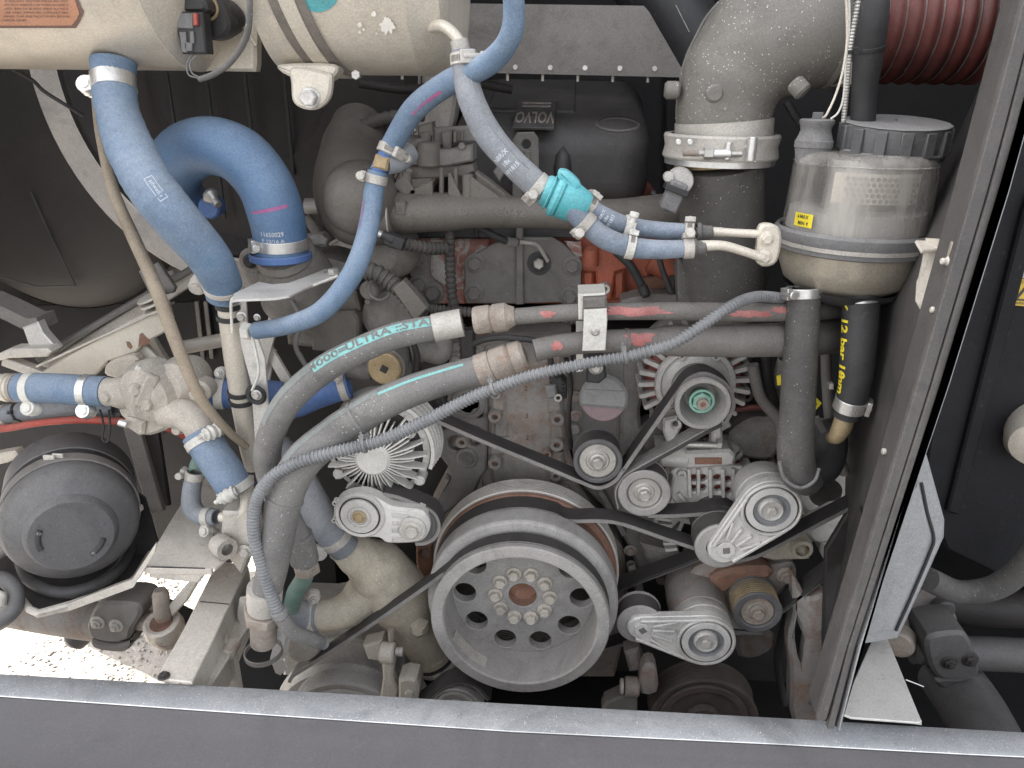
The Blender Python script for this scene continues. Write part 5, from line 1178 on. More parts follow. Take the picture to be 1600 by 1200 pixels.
def upper_back():
    t = thing('heat_shield', 'dull stainless heat shield sheet with a row of rivets under the roof', 'heat shield', W(880, 110, 1.35)); Y = 1.34
    part('sheet', M['bulk'], t, plateY([(640, 4), (1006, 9), (1014, 18), (1071, 117), (640, 108)], Y, .002, ch=0)); part('lower_fold', M['bulk'], t, beam(W(640, 109, Y-.002), W(1072, 119, Y-.002), .004, .004))
    for i in range(12): x = 692+i*54.5-105; y = 104+(x-690)*.0105; part('rivet', M['steel'], t, cyl(W(x, y, Y), -AY, .0045, .0015, 14, .0008)) if x > 640 else None
    for i in range(9): x = 628+i*55; bp = W(x, 112+(x-690)*.011, Y+.004); part('rivet_tail', M['dustysteel'], t, cyl(bp, -AZ, .0025, .013, 8))
    # dark diagonal duct to its right
    t = thing('dark_duct', 'large dark diagonal duct in the shadow right of the heat shield', 'duct', W(1080, 60, 1.5))
    part('duct', M['black'], t, tube(pxpath([(1000, -60, 1.5), (1060, 40, 1.5), (1140, 170, 1.5)]), .07, 32))
    part('mark', M['dustysteel'], t, tube(pxpath([(1056, 8, 1.415), (1077, 50, 1.42)]), .0008, 6))
    # shaded bulkhead parts behind the cover
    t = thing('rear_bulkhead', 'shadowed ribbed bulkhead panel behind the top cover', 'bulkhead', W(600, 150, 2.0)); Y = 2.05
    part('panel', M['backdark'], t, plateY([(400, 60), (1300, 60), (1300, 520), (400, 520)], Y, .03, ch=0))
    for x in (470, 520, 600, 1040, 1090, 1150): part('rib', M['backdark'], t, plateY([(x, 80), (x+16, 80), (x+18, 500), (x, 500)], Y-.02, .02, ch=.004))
upper_back()
# ------------------------------------------------------------------ pulleys, belts, tensioners, alternators
random.seed(41)
def grooves(a, b, r, n=8, d=.0035):
    pr = []; p = (b-a)/n
    for i in range(n): pr += [(a+p*i+p*.1, r), (a+p*i+p*.5, r-d), (a+p*i+p*.9, r)]
    return pr
def circ(px_l, px_r, py, Y):         # centre and radius from left / right extents
    return W((px_l+px_r)/2, py, Y), (W(px_r, py, Y)-W(px_l, py, Y)).length/2
CC, CRr = circ(672, 952, 974, .985)
def crank():
    t = thing('crankshaft_pulley', 'large grey bowl shaped crankshaft pulley with a ring of bolts and holes', 'pulley', CC)
    c = Vector(CC); R = CRr; Y0 = c.y
    at_ = lambda y: Vector((c.x, y, c.z))
    # rim and bowl
    part('bowl', M['pulley'], t, lathe([(.082, R*.835), (.060, R*.835), (.02, R*.845), (.003, R*.855), (0, R*.872), (0, R*.985), (.003, R), (.012, R), (.013, R*.965), (.045, R*.955), (.047, R*.9), (.09, R*.9)], at_(Y0), AY, 96))
    # web with ten holes, thick
    Yw = Y0+.073; holes = []
    Rw = R*.836
    for k in range(10):
        a = math.radians(36*k+1); holes.append([(R*.685*math.cos(a)+R*.134*math.cos(q*math.pi/10), R*.685*math.sin(a)+R*.134*math.sin(q*math.pi/10)) for q in range(20)])
    holes.append([(R*.165*math.cos(q*math.pi/12), R*.165*math.sin(q*math.pi/12)) for q in range(24)])
    out = [(Rw*math.cos(q*math.pi/36), Rw*math.sin(q*math.pi/36)) for q in range(72)]
    part('web', M['pulley'], t, plate(out, at_(Yw), AX, AZ, AY, .018, holes, ch=.001))
    part('hub_bore', M['rustring'], t, lathe([(.002, R*.163), (.02, R*.155), (.021, R*.10), (.03, 0)], at_(Yw), AY, 32))
    for k in range(10):
        a = math.radians(36*k+1); bolt(t, M['sandcast'], at_(Yw-.0005)+AX*(R*.322*math.cos(a))+AZ*(R*.322*math.sin(a)), -AY, .0092, .012)
    # balance slug and tape on the inner wall
    part('balance_slug', M['dustysteel'], t, lathe([(.012, R*.862), (.012, R*.845), (.040, R*.835), (.040, R*.86)], at_(Y0), AY, 14, hint=AX, a0=math.radians(205)-math.pi, a1=math.radians(238)-math.pi) if False else lathe([(.014, R*.860), (.0145, R*.838), (.036, R*.828), (.036, R*.86)], at_(Y0), AY, 14, hint=-AX, a0=math.radians(-62), a1=math.radians(-24)))
    # damper ring, rust ring, polished rear grooves
    t2 = thing('vibration_damper', 'pale grey damper ring with rusty edge and shiny grooves behind the crank pulley', 'damper', at_(Y0+.06))
    L_, Rd = circ(666, 968, 928, Y0+.050); c2 = at_(Y0+.050); Rd = Rd*.995
    part('damper_ring', M['pulleyrim'], t2, lathe([(.04, Rd*.86), (.0, Rd*.86), (0, Rd*.97), (.004, Rd*.995), (.008, Rd), (.040, Rd), (.043, Rd*.985), (.043, Rd*.84)], c2, AY, 96))
    part('rust_ring', M['rustring'], t2, lathe([(.043, Rd*.95), (.078, Rd*.955), (.085, Rd*1.005), (.092, Rd*1.005)], c2, AY, 80))
    part('groove_floor', M['aludark'], t2, lathe([(.092, Rd*1.005), (.093, Rd*1.012), (.132, Rd*1.012), (.134, Rd*1.03), (.134, Rd*.6)], c2, AY, 96))
    part('groove_ridges', M['groove'], t2, gsum([lathe([(.0935+i*.0058, Rd*1.005), (.0940+i*.0058, Rd*1.034), (.0966+i*.0058, Rd*1.034), (.0972+i*.0058, Rd*1.005)], c2, AY, 96) for i in range(7)]))
    return c, R, Rd
CC, CRr, RD = crank()
def belt(name, label, pts, wd, th=.006, ribs=False, Yshift=0, smooth=True, cat='belt', closed_mesh=False):
    """pts: front edge in pixels (px, py, Yfront); wd = width back along +Y; ribs on the side the camera sees"""
    P_ = [W(*p) for p in pts]; pa = Path(P_, n=8, smooth=smooth)
    t = thing(name, label, cat, P_[0], 'drive belts')
    nrib = 6; prof = [(-th/2, 0)]
    prof += [(-th/2, wd), (th/2, wd), (th/2, 0)]
    part('belt_back', M['belt'], t, ribbon(pa, prof))
    if ribs:
        sgn = ribs; pr = []
        p = wd/nrib
        for i in range(nrib):
            q = [(sgn*th*.5, i*p+p*.15), (sgn*(th*.5+.0026), i*p+p*.25), (sgn*(th*.5+.0026), i*p+p*.7), (sgn*th*.5, i*p+p*.8)]
            part('rib', M['beltrib'], t, ribbon(pa, q))
    else:
        part('worn_edge', M['beltrib'], t, ribbon(pa, [(-th/2-.0002, -.0012), (-th/2-.0002, .0004), (th/2+.0002, .0004), (th/2+.0002, -.0012)]))
    return t, pa
def idler(name, label, px, py, Y, rpx, L, mt_rim='pulley', hub=True, face=None, hubr=.70, bolt_r=10, grooved=False, group=None, steel='steel', depth=.006):
    c = W(px, py, Y); R = rr_(rpx, px, py, Y); t = thing(name, label, 'pulley', c, group)
    body = [(depth, R*hubr*.98), (depth*.3, R*hubr), (0, R*(hubr+.05)), (0, R*.96), (.002, R)]
    if grooved: body += [(.004, R*.97)]+grooves(.005, L-.004, R*.97, 8, .0028)+[(L-.003, R*.97), (L-.002, R), (L, R*.98)]
    else: body += [(.003, R), (.003, R*.965), (L-.003, R*.965), (L-.003, R), (L, R*.98)]
    body += [(L, 0)]
    part('rim', M[mt_rim], t, lathe(body, c, AY, 56))
    if not grooved: part('track', M['darkband'], t, lathe([(.006, R*.95), (.0065, R*.972), (L-.006, R*.972), (L-.0055, R*.95)], c, AY, 56))
    else: part('groove_ridges', M['brass'], t, gsum([lathe([(.0072+i*.0055, R*.94), (.0077+i*.0055, R*.985), (.0098+i*.0055, R*.985), (.0103+i*.0055, R*.94)], c, AY, 56) for i in range(7)]))
    f = part('hub_face', M[steel], t, lathe([(depth*.55, 0), (depth*.55, R*hubr*.55), (depth*.9, R*hubr*.62), (depth*.85, R*hubr*.9), (depth*.5, R*hubr*.93), (depth*.9, R*hubr*.985), (depth*1.1, R*hubr*.99)], c, AY, 44))
    part('hub_collar', M[steel], t, lathe([(0, 0), (-.0015, R*hubr*.30), (.0, R*hubr*.42), (depth*.6, R*hubr*.46)], c+AY*depth*.2, AY, 30))
    bolt(t, M[steel], c-AY*.001, -AY, rr_(bolt_r, px, py, Y), rr_(bolt_r, px, py, Y)*.8, washer=False)
    return t, c, R
# --- belts
belt('compressor_belt', 'narrow worn belt climbing from the lower left pulley into the crank pulley', [(452, 1066, 1.03), (458, 1056, 1.03), (480, 1042, 1.03), (560, 990, 1.025), (640, 935, 1.02), (700, 892, 1.01), (735, 868, 1.005)], .030, .006, Yshift=0)
# belt that wraps over the front barrel of the crank pulley
def arcpts(c, r, a0, a1, Y, n=12):
    return [Vector((c.x+r*math.cos(math.radians(a0+(a1-a0)*i/n)), Y, c.z+r*math.sin(math.radians(a0+(a1-a0)*i/n)))) for i in range(n+1)]
def belt3(name, label, P_, wd, th=.006, mt='belt', ribs=0):
    pa = Path(P_, n=5); t = thing(name, label, 'belt', P_[0], 'drive belts')
    part('belt_back', M[mt], t, ribbon(pa, [(-th/2, 0), (-th/2, wd), (th/2, wd), (th/2, 0)]))
    part('worn_edge', M['beltrib'], t, ribbon(pa, [(-th/2-.0002, -.0012), (-th/2-.0002, .0004), (th/2+.0002, .0004), (th/2+.0002, -.0012)]))
    if ribs:
        p = wd/8
        for i in range(8): part('rib', M['beltrib'], t, ribbon(pa, [(ribs*th*.5, i*p+p*.15), (ribs*(th*.5+.0022), i*p+p*.3), (ribs*(th*.5+.0022), i*p+p*.7), (ribs*th*.5, i*p+p*.85)]))
    return t, pa
belt3('crank_belt', 'dark belt wrapped over the front barrel of the crank pulley', arcpts(CC, CRr*.955+.004, 150, -25, CC.y+.016, 24), .026)
# long belt: over the damper, down right to the tensioner pulley
Yb = CC.y+.094
A = arcpts(CC, RD*.955+.0045, 205, 62, Yb, 16)
belt3('long_belt', 'long dark belt passing over the damper ring and sloping right to the tensioner pulley', A+[W(960, 816, Yb), W(1040, 842, Yb), W(1108, 864, Yb), W(1150, 876, Yb)], .036)
# upper belt
belt('upper_belt', 'flat black belt sloping from the top left down under the first idler', [(640, 640, 1.10), (680, 657, 1.10), (760, 692, 1.10), (860, 733, 1.10), (905, 752, 1.10), (935, 762, 1.10), (960, 752, 1.10), (975, 732, 1.10)], .036)
belt('upper_belt', 'black belt rising from between the idlers up over the alternator pulley', [(972, 738, 1.10), (1003, 693, 1.10), (1040, 640, 1.10), (1056, 617, 1.10), (1076, 592, 1.10), (1103, 584, 1.10), (1135, 602, 1.10), (1146, 632, 1.10), (1134, 660, 1.10)], .036)
belt('upper_belt', 'ribbed grey belt from the alternator pulley down round the second idler', [(1128, 664, 1.10), (1100, 678, 1.10), (1050, 706, 1.10), (1003, 732, 1.10), (978, 748, 1.10), (966, 770, 1.10), (970, 795, 1.10)], .036, ribs=-1)
belt('upper_belt', 'short dark belt running level from below the second idler to the hidden pulley', [(1012, 806, 1.10), (1050, 806, 1.10), (1100, 803, 1.10), (1135, 800, 1.11), (1160, 810, 1.12)], .036)
belt('right_belt', 'wide dark belt rising right from the big tensioner towards the side post', [(1150, 878, 1.06), (1190, 866, 1.06), (1250, 835, 1.07), (1340, 788, 1.09)], .032)
belt('right_belt', 'ribbed belt sloping up right from the grooved pulley to the side post', [(1190, 975, 1.10), (1222, 955, 1.10), (1270, 918, 1.10), (1345, 862, 1.10)], .036, ribs=-1)
belt('inner_belt', 'ribbed belt in shadow below the long belt', [(900, 960, 1.16), (960, 925, 1.16), (1060, 886, 1.14), (1104, 868, 1.14)], .036, ribs=-1)
belt('inner_belt', 'dark belt in shadow passing under the lower tensioner', [(930, 1020, 1.14), (1000, 1000, 1.14), (1080, 985, 1.14), (1190, 990, 1.14)], .032)
# --- idlers
idler('idler_pulley', 'smooth idler pulley with a pale dished face, left of the pair', 934, 722, 1.095, 38.5, .046, mt_rim='cover', hubr=.80, bolt_r=10, group='smooth idler pulleys')
idler('idler_pulley', 'smooth idler pulley with a pale face and wide grey rim, lower right of the pair', 1007, 772, 1.095, 41, .046, hubr=.66, bolt_r=10, group='smooth idler pulleys')
idler('grooved_pulley', 'dark grooved pulley with a rusty face, lower right', 1184, 958, 1.08, 38, .050, mt_rim='cover', hubr=.70, bolt_r=9, grooved=True, steel='rustnut')
# upper alternator
def alternator(label, px, py, Y, rpx, pulley=None, fins=True):
    c = W(px, py, Y); R = rr_(rpx, px, py, Y); t = thing('alternator', label, 'alternator', c, 'alternators')
    part('end_housing', M['alu'], t, lathe([(0, R*.30), (-.004, R*.44), (.0, R*.52), (.006, R*.60), (.010, R*.66), (.022, R*.67), (.11, R*.60), (.12, 0)], c, AY, 40))
    part('windings', M['copper'], t, lathe([(.020, R*.66), (.026, R*.84), (.10, R*.86)], c, AY, 48))
    part('rear_ring', M['aludark'], t, lathe([(.085, R*.85), (.085, R*.98), (.10, R), (.13, R*.96), (.14, 0)], c, AY, 44))
    # radial ventilation fins
    for k in range(26):
        a = math.radians(k*360/26+5)
        if fins and (math.cos(a*2) < -.95): continue
        e = AX*math.cos(a)+AZ*math.sin(a); tt = AX*-math.sin(a)+AZ*math.cos(a); m = Matrix((e, tt, AY)).transposed()
        inst('vent_fin', ('fin', round(R, 4)), M['alu'], t, c+AY*.012, AY, lambda: (box((R*.80, 0, .006), (R*.34, .0072, .014))+cyl((R*.97, 0, -.001), AZ, .0042, .012, 10, .001)+box((R*.97, 0, .034), (R*.09, .0068, .055))), hint=e)
    part('vent_ring', M['alu'], t, lathe([(.006, R*.58), (.000, R*.62), (.001, R*.70), (.008, R*.72), (.012, R*.66)], c, AY, 44))
    # two through-bolt ears and a strap
    for a in (118, 62, 235, 305):
        e = AX*math.cos(math.radians(a))+AZ*math.sin(math.radians(a)); m = Matrix((e, AY.cross(e), AY)).transposed()
        part('housing_strap', M['alu'], t, box(c+e*R*.82+AY*.02, (R*.5, R*.30, .034), m), bevel=.003)
        part('through_bolt', M['alu'], t, lathe([(0, .0025), (0, .0065), (.02, .0075), (.02, 0)], c+e*R*.62-AY*.004, AY, 16))
    return t, c, R
t, c, R = alternator('upper grimy cast alternator with cooling fins, seen round its grey pulley', 1087, 602, 1.17, 88)
def alt_pulley():
    Y = 1.085; c, R = circ(1054, 1143, 632, Y); t = thing('alternator_pulley', 'deep dished grey alternator pulley with a pale green hexagon nut', 'pulley', c)
    part('rim', M['pulley'], t, lathe([(.040, R*.30), (.036, R*.55), (.020, R*.70), (.003, R*.80), (0, R*.83), (0, R*.97), (.003, R)]+[(.004, R*.97)]+grooves(.006, .05, R*.96, 8, .0028)+[(.055, R), (.06, R*.98), (.06, 0)], c, AY, 64))
    part('nut_recess', M['green'], t, lathe([(.036, R*.30), (.018, R*.44), (.012, R*.46), (.012, R*.37), (.03, R*.30)], c, AY, 30))
    part('shaft_nut', M['green'], t, hexg(R*.36, .016).xf(Matrix.Translation(c+AY*.022) @ Matrix(frame3(-AY)).to_4x4()))
    part('shaft_end', M['rustnut'], t, lathe([(0, R*.09), (-.006, R*.10), (-.006, R*.20), (0, R*.22), (.01, R*.22)], c+AY*.004, AY, 24)); part('shaft_bore', M['rustring'], t, cyl(c+AY*.0, AY, R*.10, .004, 16))
alt_pulley()
t, c, R = alternator('lower left alternator partly hidden by the belts and tensioner, with dark red windings', 1092, 768, 1.20, 88)
part('top_bridge', M['alu'], t, plateY([(1025, 700), (1070, 700), (1075, 706), (1140, 703), (1150, 712), (1148, 728), (1130, 730), (1078, 734), (1030, 728)], 1.15, .05, ch=.005))
part('bridge_slot', M['rustring'], t, plateY([(1086, 716), (1128, 716), (1128, 726), (1086, 726)], 1.147, .006, ch=.001)); part('bridge_tube', M['alu'], t, cyl(W(1030, 714, 1.165), AX, .017, .05, 20, .003))
part('cage_windings', M['copper'], t, plateY([(1070, 735), (1150, 735), (1146, 775), (1084, 778)], 1.178, .02, ch=.002)); part('cage_shell', M['alu'], t, plateY([(1058, 730), (1160, 730), (1162, 790), (1150, 812), (1080, 806), (1050, 780), (1052, 750)], 1.160, .012, ch=.003, smooth=2, holes=[(1084, 748, 6.5), (1083, 764, 6), (1098, 748, 6.5), (1098, 763, 6), (1121, 748, 6.5), (1122, 764, 6), (1137, 750, 6), (1137, 768, 6), (1106, 786, 7)]))
for x0, y0, x1, y1 in ((1076, 732, 1078, 776), (1091, 732, 1091, 772), (1109, 732, 1110, 776), (1129, 732, 1130, 776), (1145, 732, 1146, 780), (1060, 770, 1084, 800), (1048, 780, 1072, 806)): part('cage_bar', M['alu'], t, beam(W(x0, y0, 1.156), W(x1, y1, 1.156), .006, .010, AY), bevel=.001)
for x, y in ((1106, 788), (1066, 742)): part('bolt_boss', M['alu'], t, lathe([(.006, 0), (.006, .003), (0, .0035), (0, .0075), (.012, .009)], W(x, y, 1.152), AY, 18))
for i in range(6): part('vent_slat', M['alu'], t, beam(W(1024+i*3, 808+i*10, 1.16), W(1048+i*2, 811+i*9, 1.16), .006, .012, AY), bevel=.001)
t, c, R = alternator('lower right alternator half hidden behind the thick hanging hose', 1290, 770, 1.24, 84)
# adjusting bolt between upper alternator and bracket
t = thing('alternator_bracket', 'cast bracket with a long steel adjusting bolt below the upper alternator', 'bracket', W(1090, 680, 1.17))
part('long_bolt', M['steel'], t, cyl(W(1068, 694, 1.12), AX, .0055, .062, 14, .001)+hexg(.009, .008).xf(Matrix.Translation(W(1120, 693, 1.12)) @ Matrix(frame3(AX)).to_4x4()))
part('ear', M['alu'], t, plateY([(1036, 655), (1060, 650), (1066, 668), (1054, 690), (1044, 696), (1036, 676)], 1.13, .03, ch=.004, holes=[(1056, 664, 5)])); part('ear', M['alu'], t, plateY([(1112, 668), (1128, 662), (1130, 690), (1128, 704), (1112, 702)], 1.13, .03, ch=.004))
part('arm', M['aludark'], t, plateY([(1030, 690), (1060, 684), (1140, 700), (1140, 712), (1040, 712)], 1.18, .03, ch=.004))
part('pillar', M['aludark'], t, plateY([(1200, 600), (1218, 600), (1230, 640), (1220, 700), (1200, 720), (1150, 712), (1140, 680), (1175, 655), (1205, 650)], 1.22, .06, ch=.008, smooth=3))
part('stay_rod', M['iron'], t, tube(pxpath([(1176, 570, 1.16), (1188, 620, 1.16), (1215, 655, 1.16), (1226, 690, 1.16)]), .0095, 16))
# hidden pulley behind tensioner
idler('deep_pulley', 'dark smooth pulley half hidden behind the large tensioner arm', 1122, 826, 1.12, 40, .05, mt_rim='cover', hubr=.6, bolt_r=6, steel='cover')
# --- tensioner arms
def tensioner(name, label, big, rb, small, rs_, Y, ribs=True, body=None, bodylen=.08, group='belt tensioners', pulley_side=1):
    """arm from the big spring hub to the small pulley pivot"""
    cb = W(big[0], big[1], Y); cs = W(small[0], small[1], Y); Rb = rr_(rb, *big, Y); Rs = rr_(rs_, *small, Y)
    t = thing(name, label, 'belt tensioner', cb, group); d = cs-cb; L = d.length; ang = math.atan2(d.z, d.x)
    off = math.acos(max(-1, min(1, (Rb-Rs)/L))); out = []
    for i in range(15): a = ang+off+(2*math.pi-2*off)*i/14; out.append((cb.x+Rb*math.cos(a), cb.z+Rb*math.sin(a)))
    for i in range(9): a = ang-off+(2*off)*i/8; out.append((cs.x+Rs*math.cos(a), cs.z+Rs*math.sin(a)))
    part('arm', M['alubright'], t, plate(out, (0, Y+.003, 0), AX, AZ, AY, .015, ch=.003))
    e = Vector((math.cos(ang), 0, math.sin(ang))); p = Vector((-e.z, 0, e.x)); m = Matrix((e, AY, p)).transposed()
    # cast ribs and diamond
    for k, f in enumerate((-.62, -.22, .22, .62)):
        a0 = cb+e*(Rb*1.12)+p*(Rb*f); a1 = cs-e*(Rs*.55)+p*(Rs*f*.75); dd = (a1-a0)
        part('rib', M['alubright'], t, beam(a0-AY*.0005, a1-AY*.0005-dd*.16, .009, .0042, p), bevel=.001)
    for f in (-1, 1): dv = e*math.cos(off)+p*math.sin(off)*f; a0 = cb+dv*(Rb*.92); a1 = cs+dv*(Rs*.84); part('edge_rib', M['alubright'], t, beam(a0-AY*.000, a1-AY*.000, .010, .0055, p), bevel=.0015)
    dm = Matrix.Rotation(0, 3, 'Y'); q = cs-e*(Rs*.15)
    part('socket_pad', M['alubright'], t, plate([(Rs*.62*math.cos(i*.785+.4), Rs*.62*math.sin(i*.785+.4)) for i in range(8)], q-AY*.0015, AX, AZ, AY, .006, ch=.001))
    part('square_socket', M['iron'], t, box(q-AY*.0012, (.011, .003, .011), Matrix((e.lerp(p, .5).normalized(), AY, (p-e).normalized())).transposed()), bevel=.0008)
    # spring hub
    part('hub_rim', M['alu'], t, lathe([(0, Rb*.86), (-.004, Rb*.88), (-.005, Rb*.93), (-.003, Rb*.985), (.002, Rb)], cb, AY, 56))
    part('hub_groove', M['black'], t, lathe([(.001, Rb*.82), (-.001, Rb*.83), (-.0015, Rb*.865), (.001, Rb*.87)], cb, AY, 56))
    part('hub_disc', M['alubright'], t, lathe([(-.004, Rb*.60), (-.004, Rb*.80), (-.002, Rb*.82), (.002, Rb*.82)], cb, AY, 56))
    part('hub_dish', M['dish'], t, lathe([(-.004, Rb*.61), (.001, Rb*.56), (.003, Rb*.40), (.001, Rb*.37)], cb, AY, 48))
    part('hub_centre', M['alu'], t, lathe([(.003, Rb*.42), (-.003, Rb*.40), (-.006, Rb*.35), (-.004, Rb*.28), (-.003, 0)], cb, AY, 40))
    bolt(t, M['dustysteel'], cb-AY*.003, -AY, Rb*.17, Rb*.13, washer=False)
    part('spring_case', M['alu'], t, lathe([(.014, Rb*.99), (.03, Rb*.99), (.031, Rb*.95), (.034, Rb*.95), (.036, Rb*.98), (bodylen, Rb*.96), (bodylen+.004, Rb*.9), (bodylen+.004, 0)], cb, AY, 56))
    return t, cb, cs, Rb, Rs
t, cb, cs, Rb, Rs = tensioner('tensioner', 'large belt tensioner whose ribbed arm slopes down left, under the hanging hose', (1205, 796), 48, (1132, 862), 25, 1.035, bodylen=.075)
part('pulley', M['pulley'], t, lathe([(0, Rs*.9), (0, Rs*1.5), (.002, Rs*1.6), (.045, Rs*1.6), (.047, 0)], cs+AY*.012-AX*.004, AY, 48)); part('track', M['darkband'], t, lathe([(.005, Rs*1.58), (.006, Rs*1.615), (.042, Rs*1.615), (.043, Rs*1.58)], cs+AY*.012-AX*.004, AY, 48))
t, cb, cs, Rb, Rs = tensioner('tensioner', 'lower belt tensioner with its ribbed arm pointing left, right of the crank pulley', (1103, 1002), 46, (1001, 984), 21, 1.035, bodylen=.055)
part('pulley', M['pulley'], t, lathe([(0, Rs*.9), (0, Rs*1.55), (.002, Rs*1.72), (.003, Rs*1.72), (.003, Rs*1.62), (.040, Rs*1.62), (.040, Rs*1.72), (.043, Rs*1.7), (.043, 0)], cs+AY*.012, AY, 48)); part('track', M['darkband'], t, lathe([(.006, Rs*1.60), (.0065, Rs*1.635), (.037, Rs*1.635), (.0375, Rs*1.60)], cs+AY*.012, AY, 48))
part('rusty_body', M['ironrust'], t, lathe([(.055, Rb*.9), (.057, Rb*1.0), (.11, Rb*1.08), (.16, Rb*1.05), (.17, 0)], cb, AY, 44))
# left tensioner, rounder and brighter
def tens_left():
    Y = 1.0; t = thing('tensioner', 'left belt tensioner, bright cast body with round hub and a bolted pulley end', 'belt tensioner', W(560, 805, Y), 'belt tensioners')
    part('body', M['alubright'], t, plateY([(522, 790), (530, 780), (545, 774), (568, 772), (590, 780), (610, 792), (640, 796), (660, 800), (671, 818), (668, 836), (652, 848), (606, 850), (592, 842), (560, 840), (538, 832), (524, 822), (521, 806)], Y, .024, ch=.004, smooth=3))
    for x, y in ((523, 787), (522, 814)): part('lug', M['alu'], t, lathe([(0, .002), (0, .0045), (.012, .005), (.012, 0)], W(x, y, Y), AY, 14))
    c = W(562, 806, Y-.004); R = rr_(38, 562, 806, Y)
    part('hub_rim', M['alu'], t, lathe([(.004, R*1.06), (0, R*1.03), (-.002, R*.98), (0, R*.86)], c, AY, 48)); part('hub_groove', M['black'], t, lathe([(0, R*.80), (-.0015, R*.82), (-.0015, R*.845), (.001, R*.86)], c, AY, 48))
    part('hub_disc', M['alu'], t, lathe([(-.002, 0), (-.002, R*.34), (-.005, R*.37), (-.005, R*.42), (-.001, R*.46), (-.001, R*.5), (-.003, R*.53), (-.003, R*.78), (0, R*.80)], c, AY, 48))
    bolt(t, M['brass'], c-AY*.003, -AY, R*.20, R*.14, washer=True)
    for q in ([(612, 803), (640, 806), (632, 812), (612, 809)], [(612, 826), (622, 826), (622, 833), (612, 833)], [(612, 840), (650, 842), (645, 848), (612, 848)], [(613, 816), (621, 816), (621, 822), (613, 822)]): part('rib', M['alu'], t, plateY(q, Y-.003, .008, ch=.0015))
    c = W(645, 826, Y); R = rr_(22, 645, 826, Y); part('end_boss', M['alu'], t, lathe([(-.006, 0), (-.006, R*.86), (-.003, R), (.01, R*1.02)], c, AY, 36)); bolt(t, M['dustysteel'], c-AY*.006, -AY, R*.5, R*.35, washer=True)
    c = W(650, 822, Y+.012); R = rr_(33, 650, 822, Y); part('pulley', M['rubber'], t, lathe([(0, 0), (0, R*.93), (.002, R*.98), (.045, R*.98), (.047, 0)], c, AY, 44))
    part('backing_plate', M['aludark'], t, plateY([(540, 760), (600, 755), (640, 775), (672, 800), (640, 815), (560, 800)], Y+.07, .02, ch=.004))
    # ribbed belt around it
    c = W(650, 822, Y+.016); pts = [W(600, 772, Y+.02), W(625, 778, Y+.02)]+[Vector((c.x+(R+.003)*math.cos(math.radians(a)), Y+.02, c.z+(R+.003)*math.sin(math.radians(a)))) for a in (75, 45, 20, -10, -40, -70, -95)]
    belt3('side_belt', 'ribbed belt curling over the left tensioner pulley', pts, .036, ribs=-1)
tens_left()
def finned():
    Y = 1.04; c = W(583, 716, Y); k = mpp(583, 716, Y); t = thing('finned_fan_clutch', 'radial finned aluminium hub with a pale round centre beneath the corrugated loom', 'fan clutch', c)
    part('core', M['finpaint'], t, lathe([(0, 0), (-.001, 24*k), (.003, 28*k), (.03, 29*k), (.03, 0)], c-AY*.007, AY, 40))
    part('backing_disc', M['irondark'], t, lathe([(.026, 0), (.028, 68*k), (.034, 74*k), (.045, 70*k), (.05, 0)], c, AY, 48))
    random.seed(4)
    for i in range(44):
        a = math.radians(i*360/44+2); long_ = i % 2 == 0; r1 = (82 if long_ else 64)+random.uniform(-3, 3); r1 *= (.96 if math.sin(a) > .3 else 1.02)
        e = AX*math.cos(a)+AZ*math.sin(a); kind = 0 if long_ else 1
        def fin(r1=[82, 62][kind]*k):
            th = .0024; pr = [(26*k, 0), (r1*.70, .004), (r1, .016), (r1, .030), (26*k, .030)]
            return plate(pr, (0, -th/2, 0), AX, AZ, AY, th)
        inst('cooling_fin', ('cfin', kind), M['finpaint'], t, c-AY*.004, AY, fin, hint=e)
    # housing bosses and ribbed side
    for x, y in ((640, 678), (655, 752), (528, 742)): part('boss', M['alu'], t, cyl(W(x, y, Y+.012), AY, 9*k, .03, 18, .002)); 
    boltP(t, M['dustysteel'], 640, 678, Y+.012, 5, washer=False)
    for i in range(5): part('side_rib', M['finpaint'], t, lathe([(0, (86+i*1.5)*k), (0, (92+i*1.5)*k), (.004, (92+i*1.5)*k), (.004, (86+i*1.5)*k), (0, (86+i*1.5)*k)], W(583, 716, Y)+AY*(.03+i*.012), AY, 24, hint=AX, a0=-1.1, a1=.35))
    part('side_case', M['alu'], t, lathe([(.03, 74*k), (.034, 84*k), (.09, 88*k), (.10, 0)], c, AY, 40))
    part('mount', M['aludark'], t, plateY([(540, 770), (560, 755), (612, 760), (640, 790), (600, 800), (545, 795)], Y+.05, .03, ch=.005, smooth=3))
finned()
# lower pulleys peeping over the sill
def low_pulley(name, label, px, py, Y, rpx, L, mt='pulley', group=None, nose=None):
    c = W(px, py, Y); R = rr_(rpx, px, py, Y); t = thing(name, label, 'pulley', c, group)
    part('rim', M[mt], t, lathe([(.012, R*.2), (.010, R*.62), (.002, R*.70), (.002, R*.80), (.006, R*.83), (.001, R*.90), (0, R*.96), (.003, R)]+grooves(.005, L, R*.98, 7, .0035)+[(L+.002, R), (L+.004, R*.98), (L+.004, 0)], c, AY, 72))
    part('hub', M[mt], t, lathe([(0, 0), (0, R*.28), (.004, R*.30), (.012, R*.32)], c, AY, 30)); return t, c, R
low_pulley('compressor_pulley', 'grey grooved compressor pulley showing its top half above the sill, bottom left', 545, 1144, 1.03, 100, .036, group='pulleys along the sill')
low_pulley('small_pulley', 'small grooved pulley just above the sill below the crank pulley', 712, 1110, 1.02, 42, .036, group='pulleys along the sill')
low_pulley('fan_pulley', 'dark rusty grooved pulley in shadow above the sill, bottom right', 1100, 1128, 1.07, 84, .05, mt='rustdark', group='pulleys along the sill')
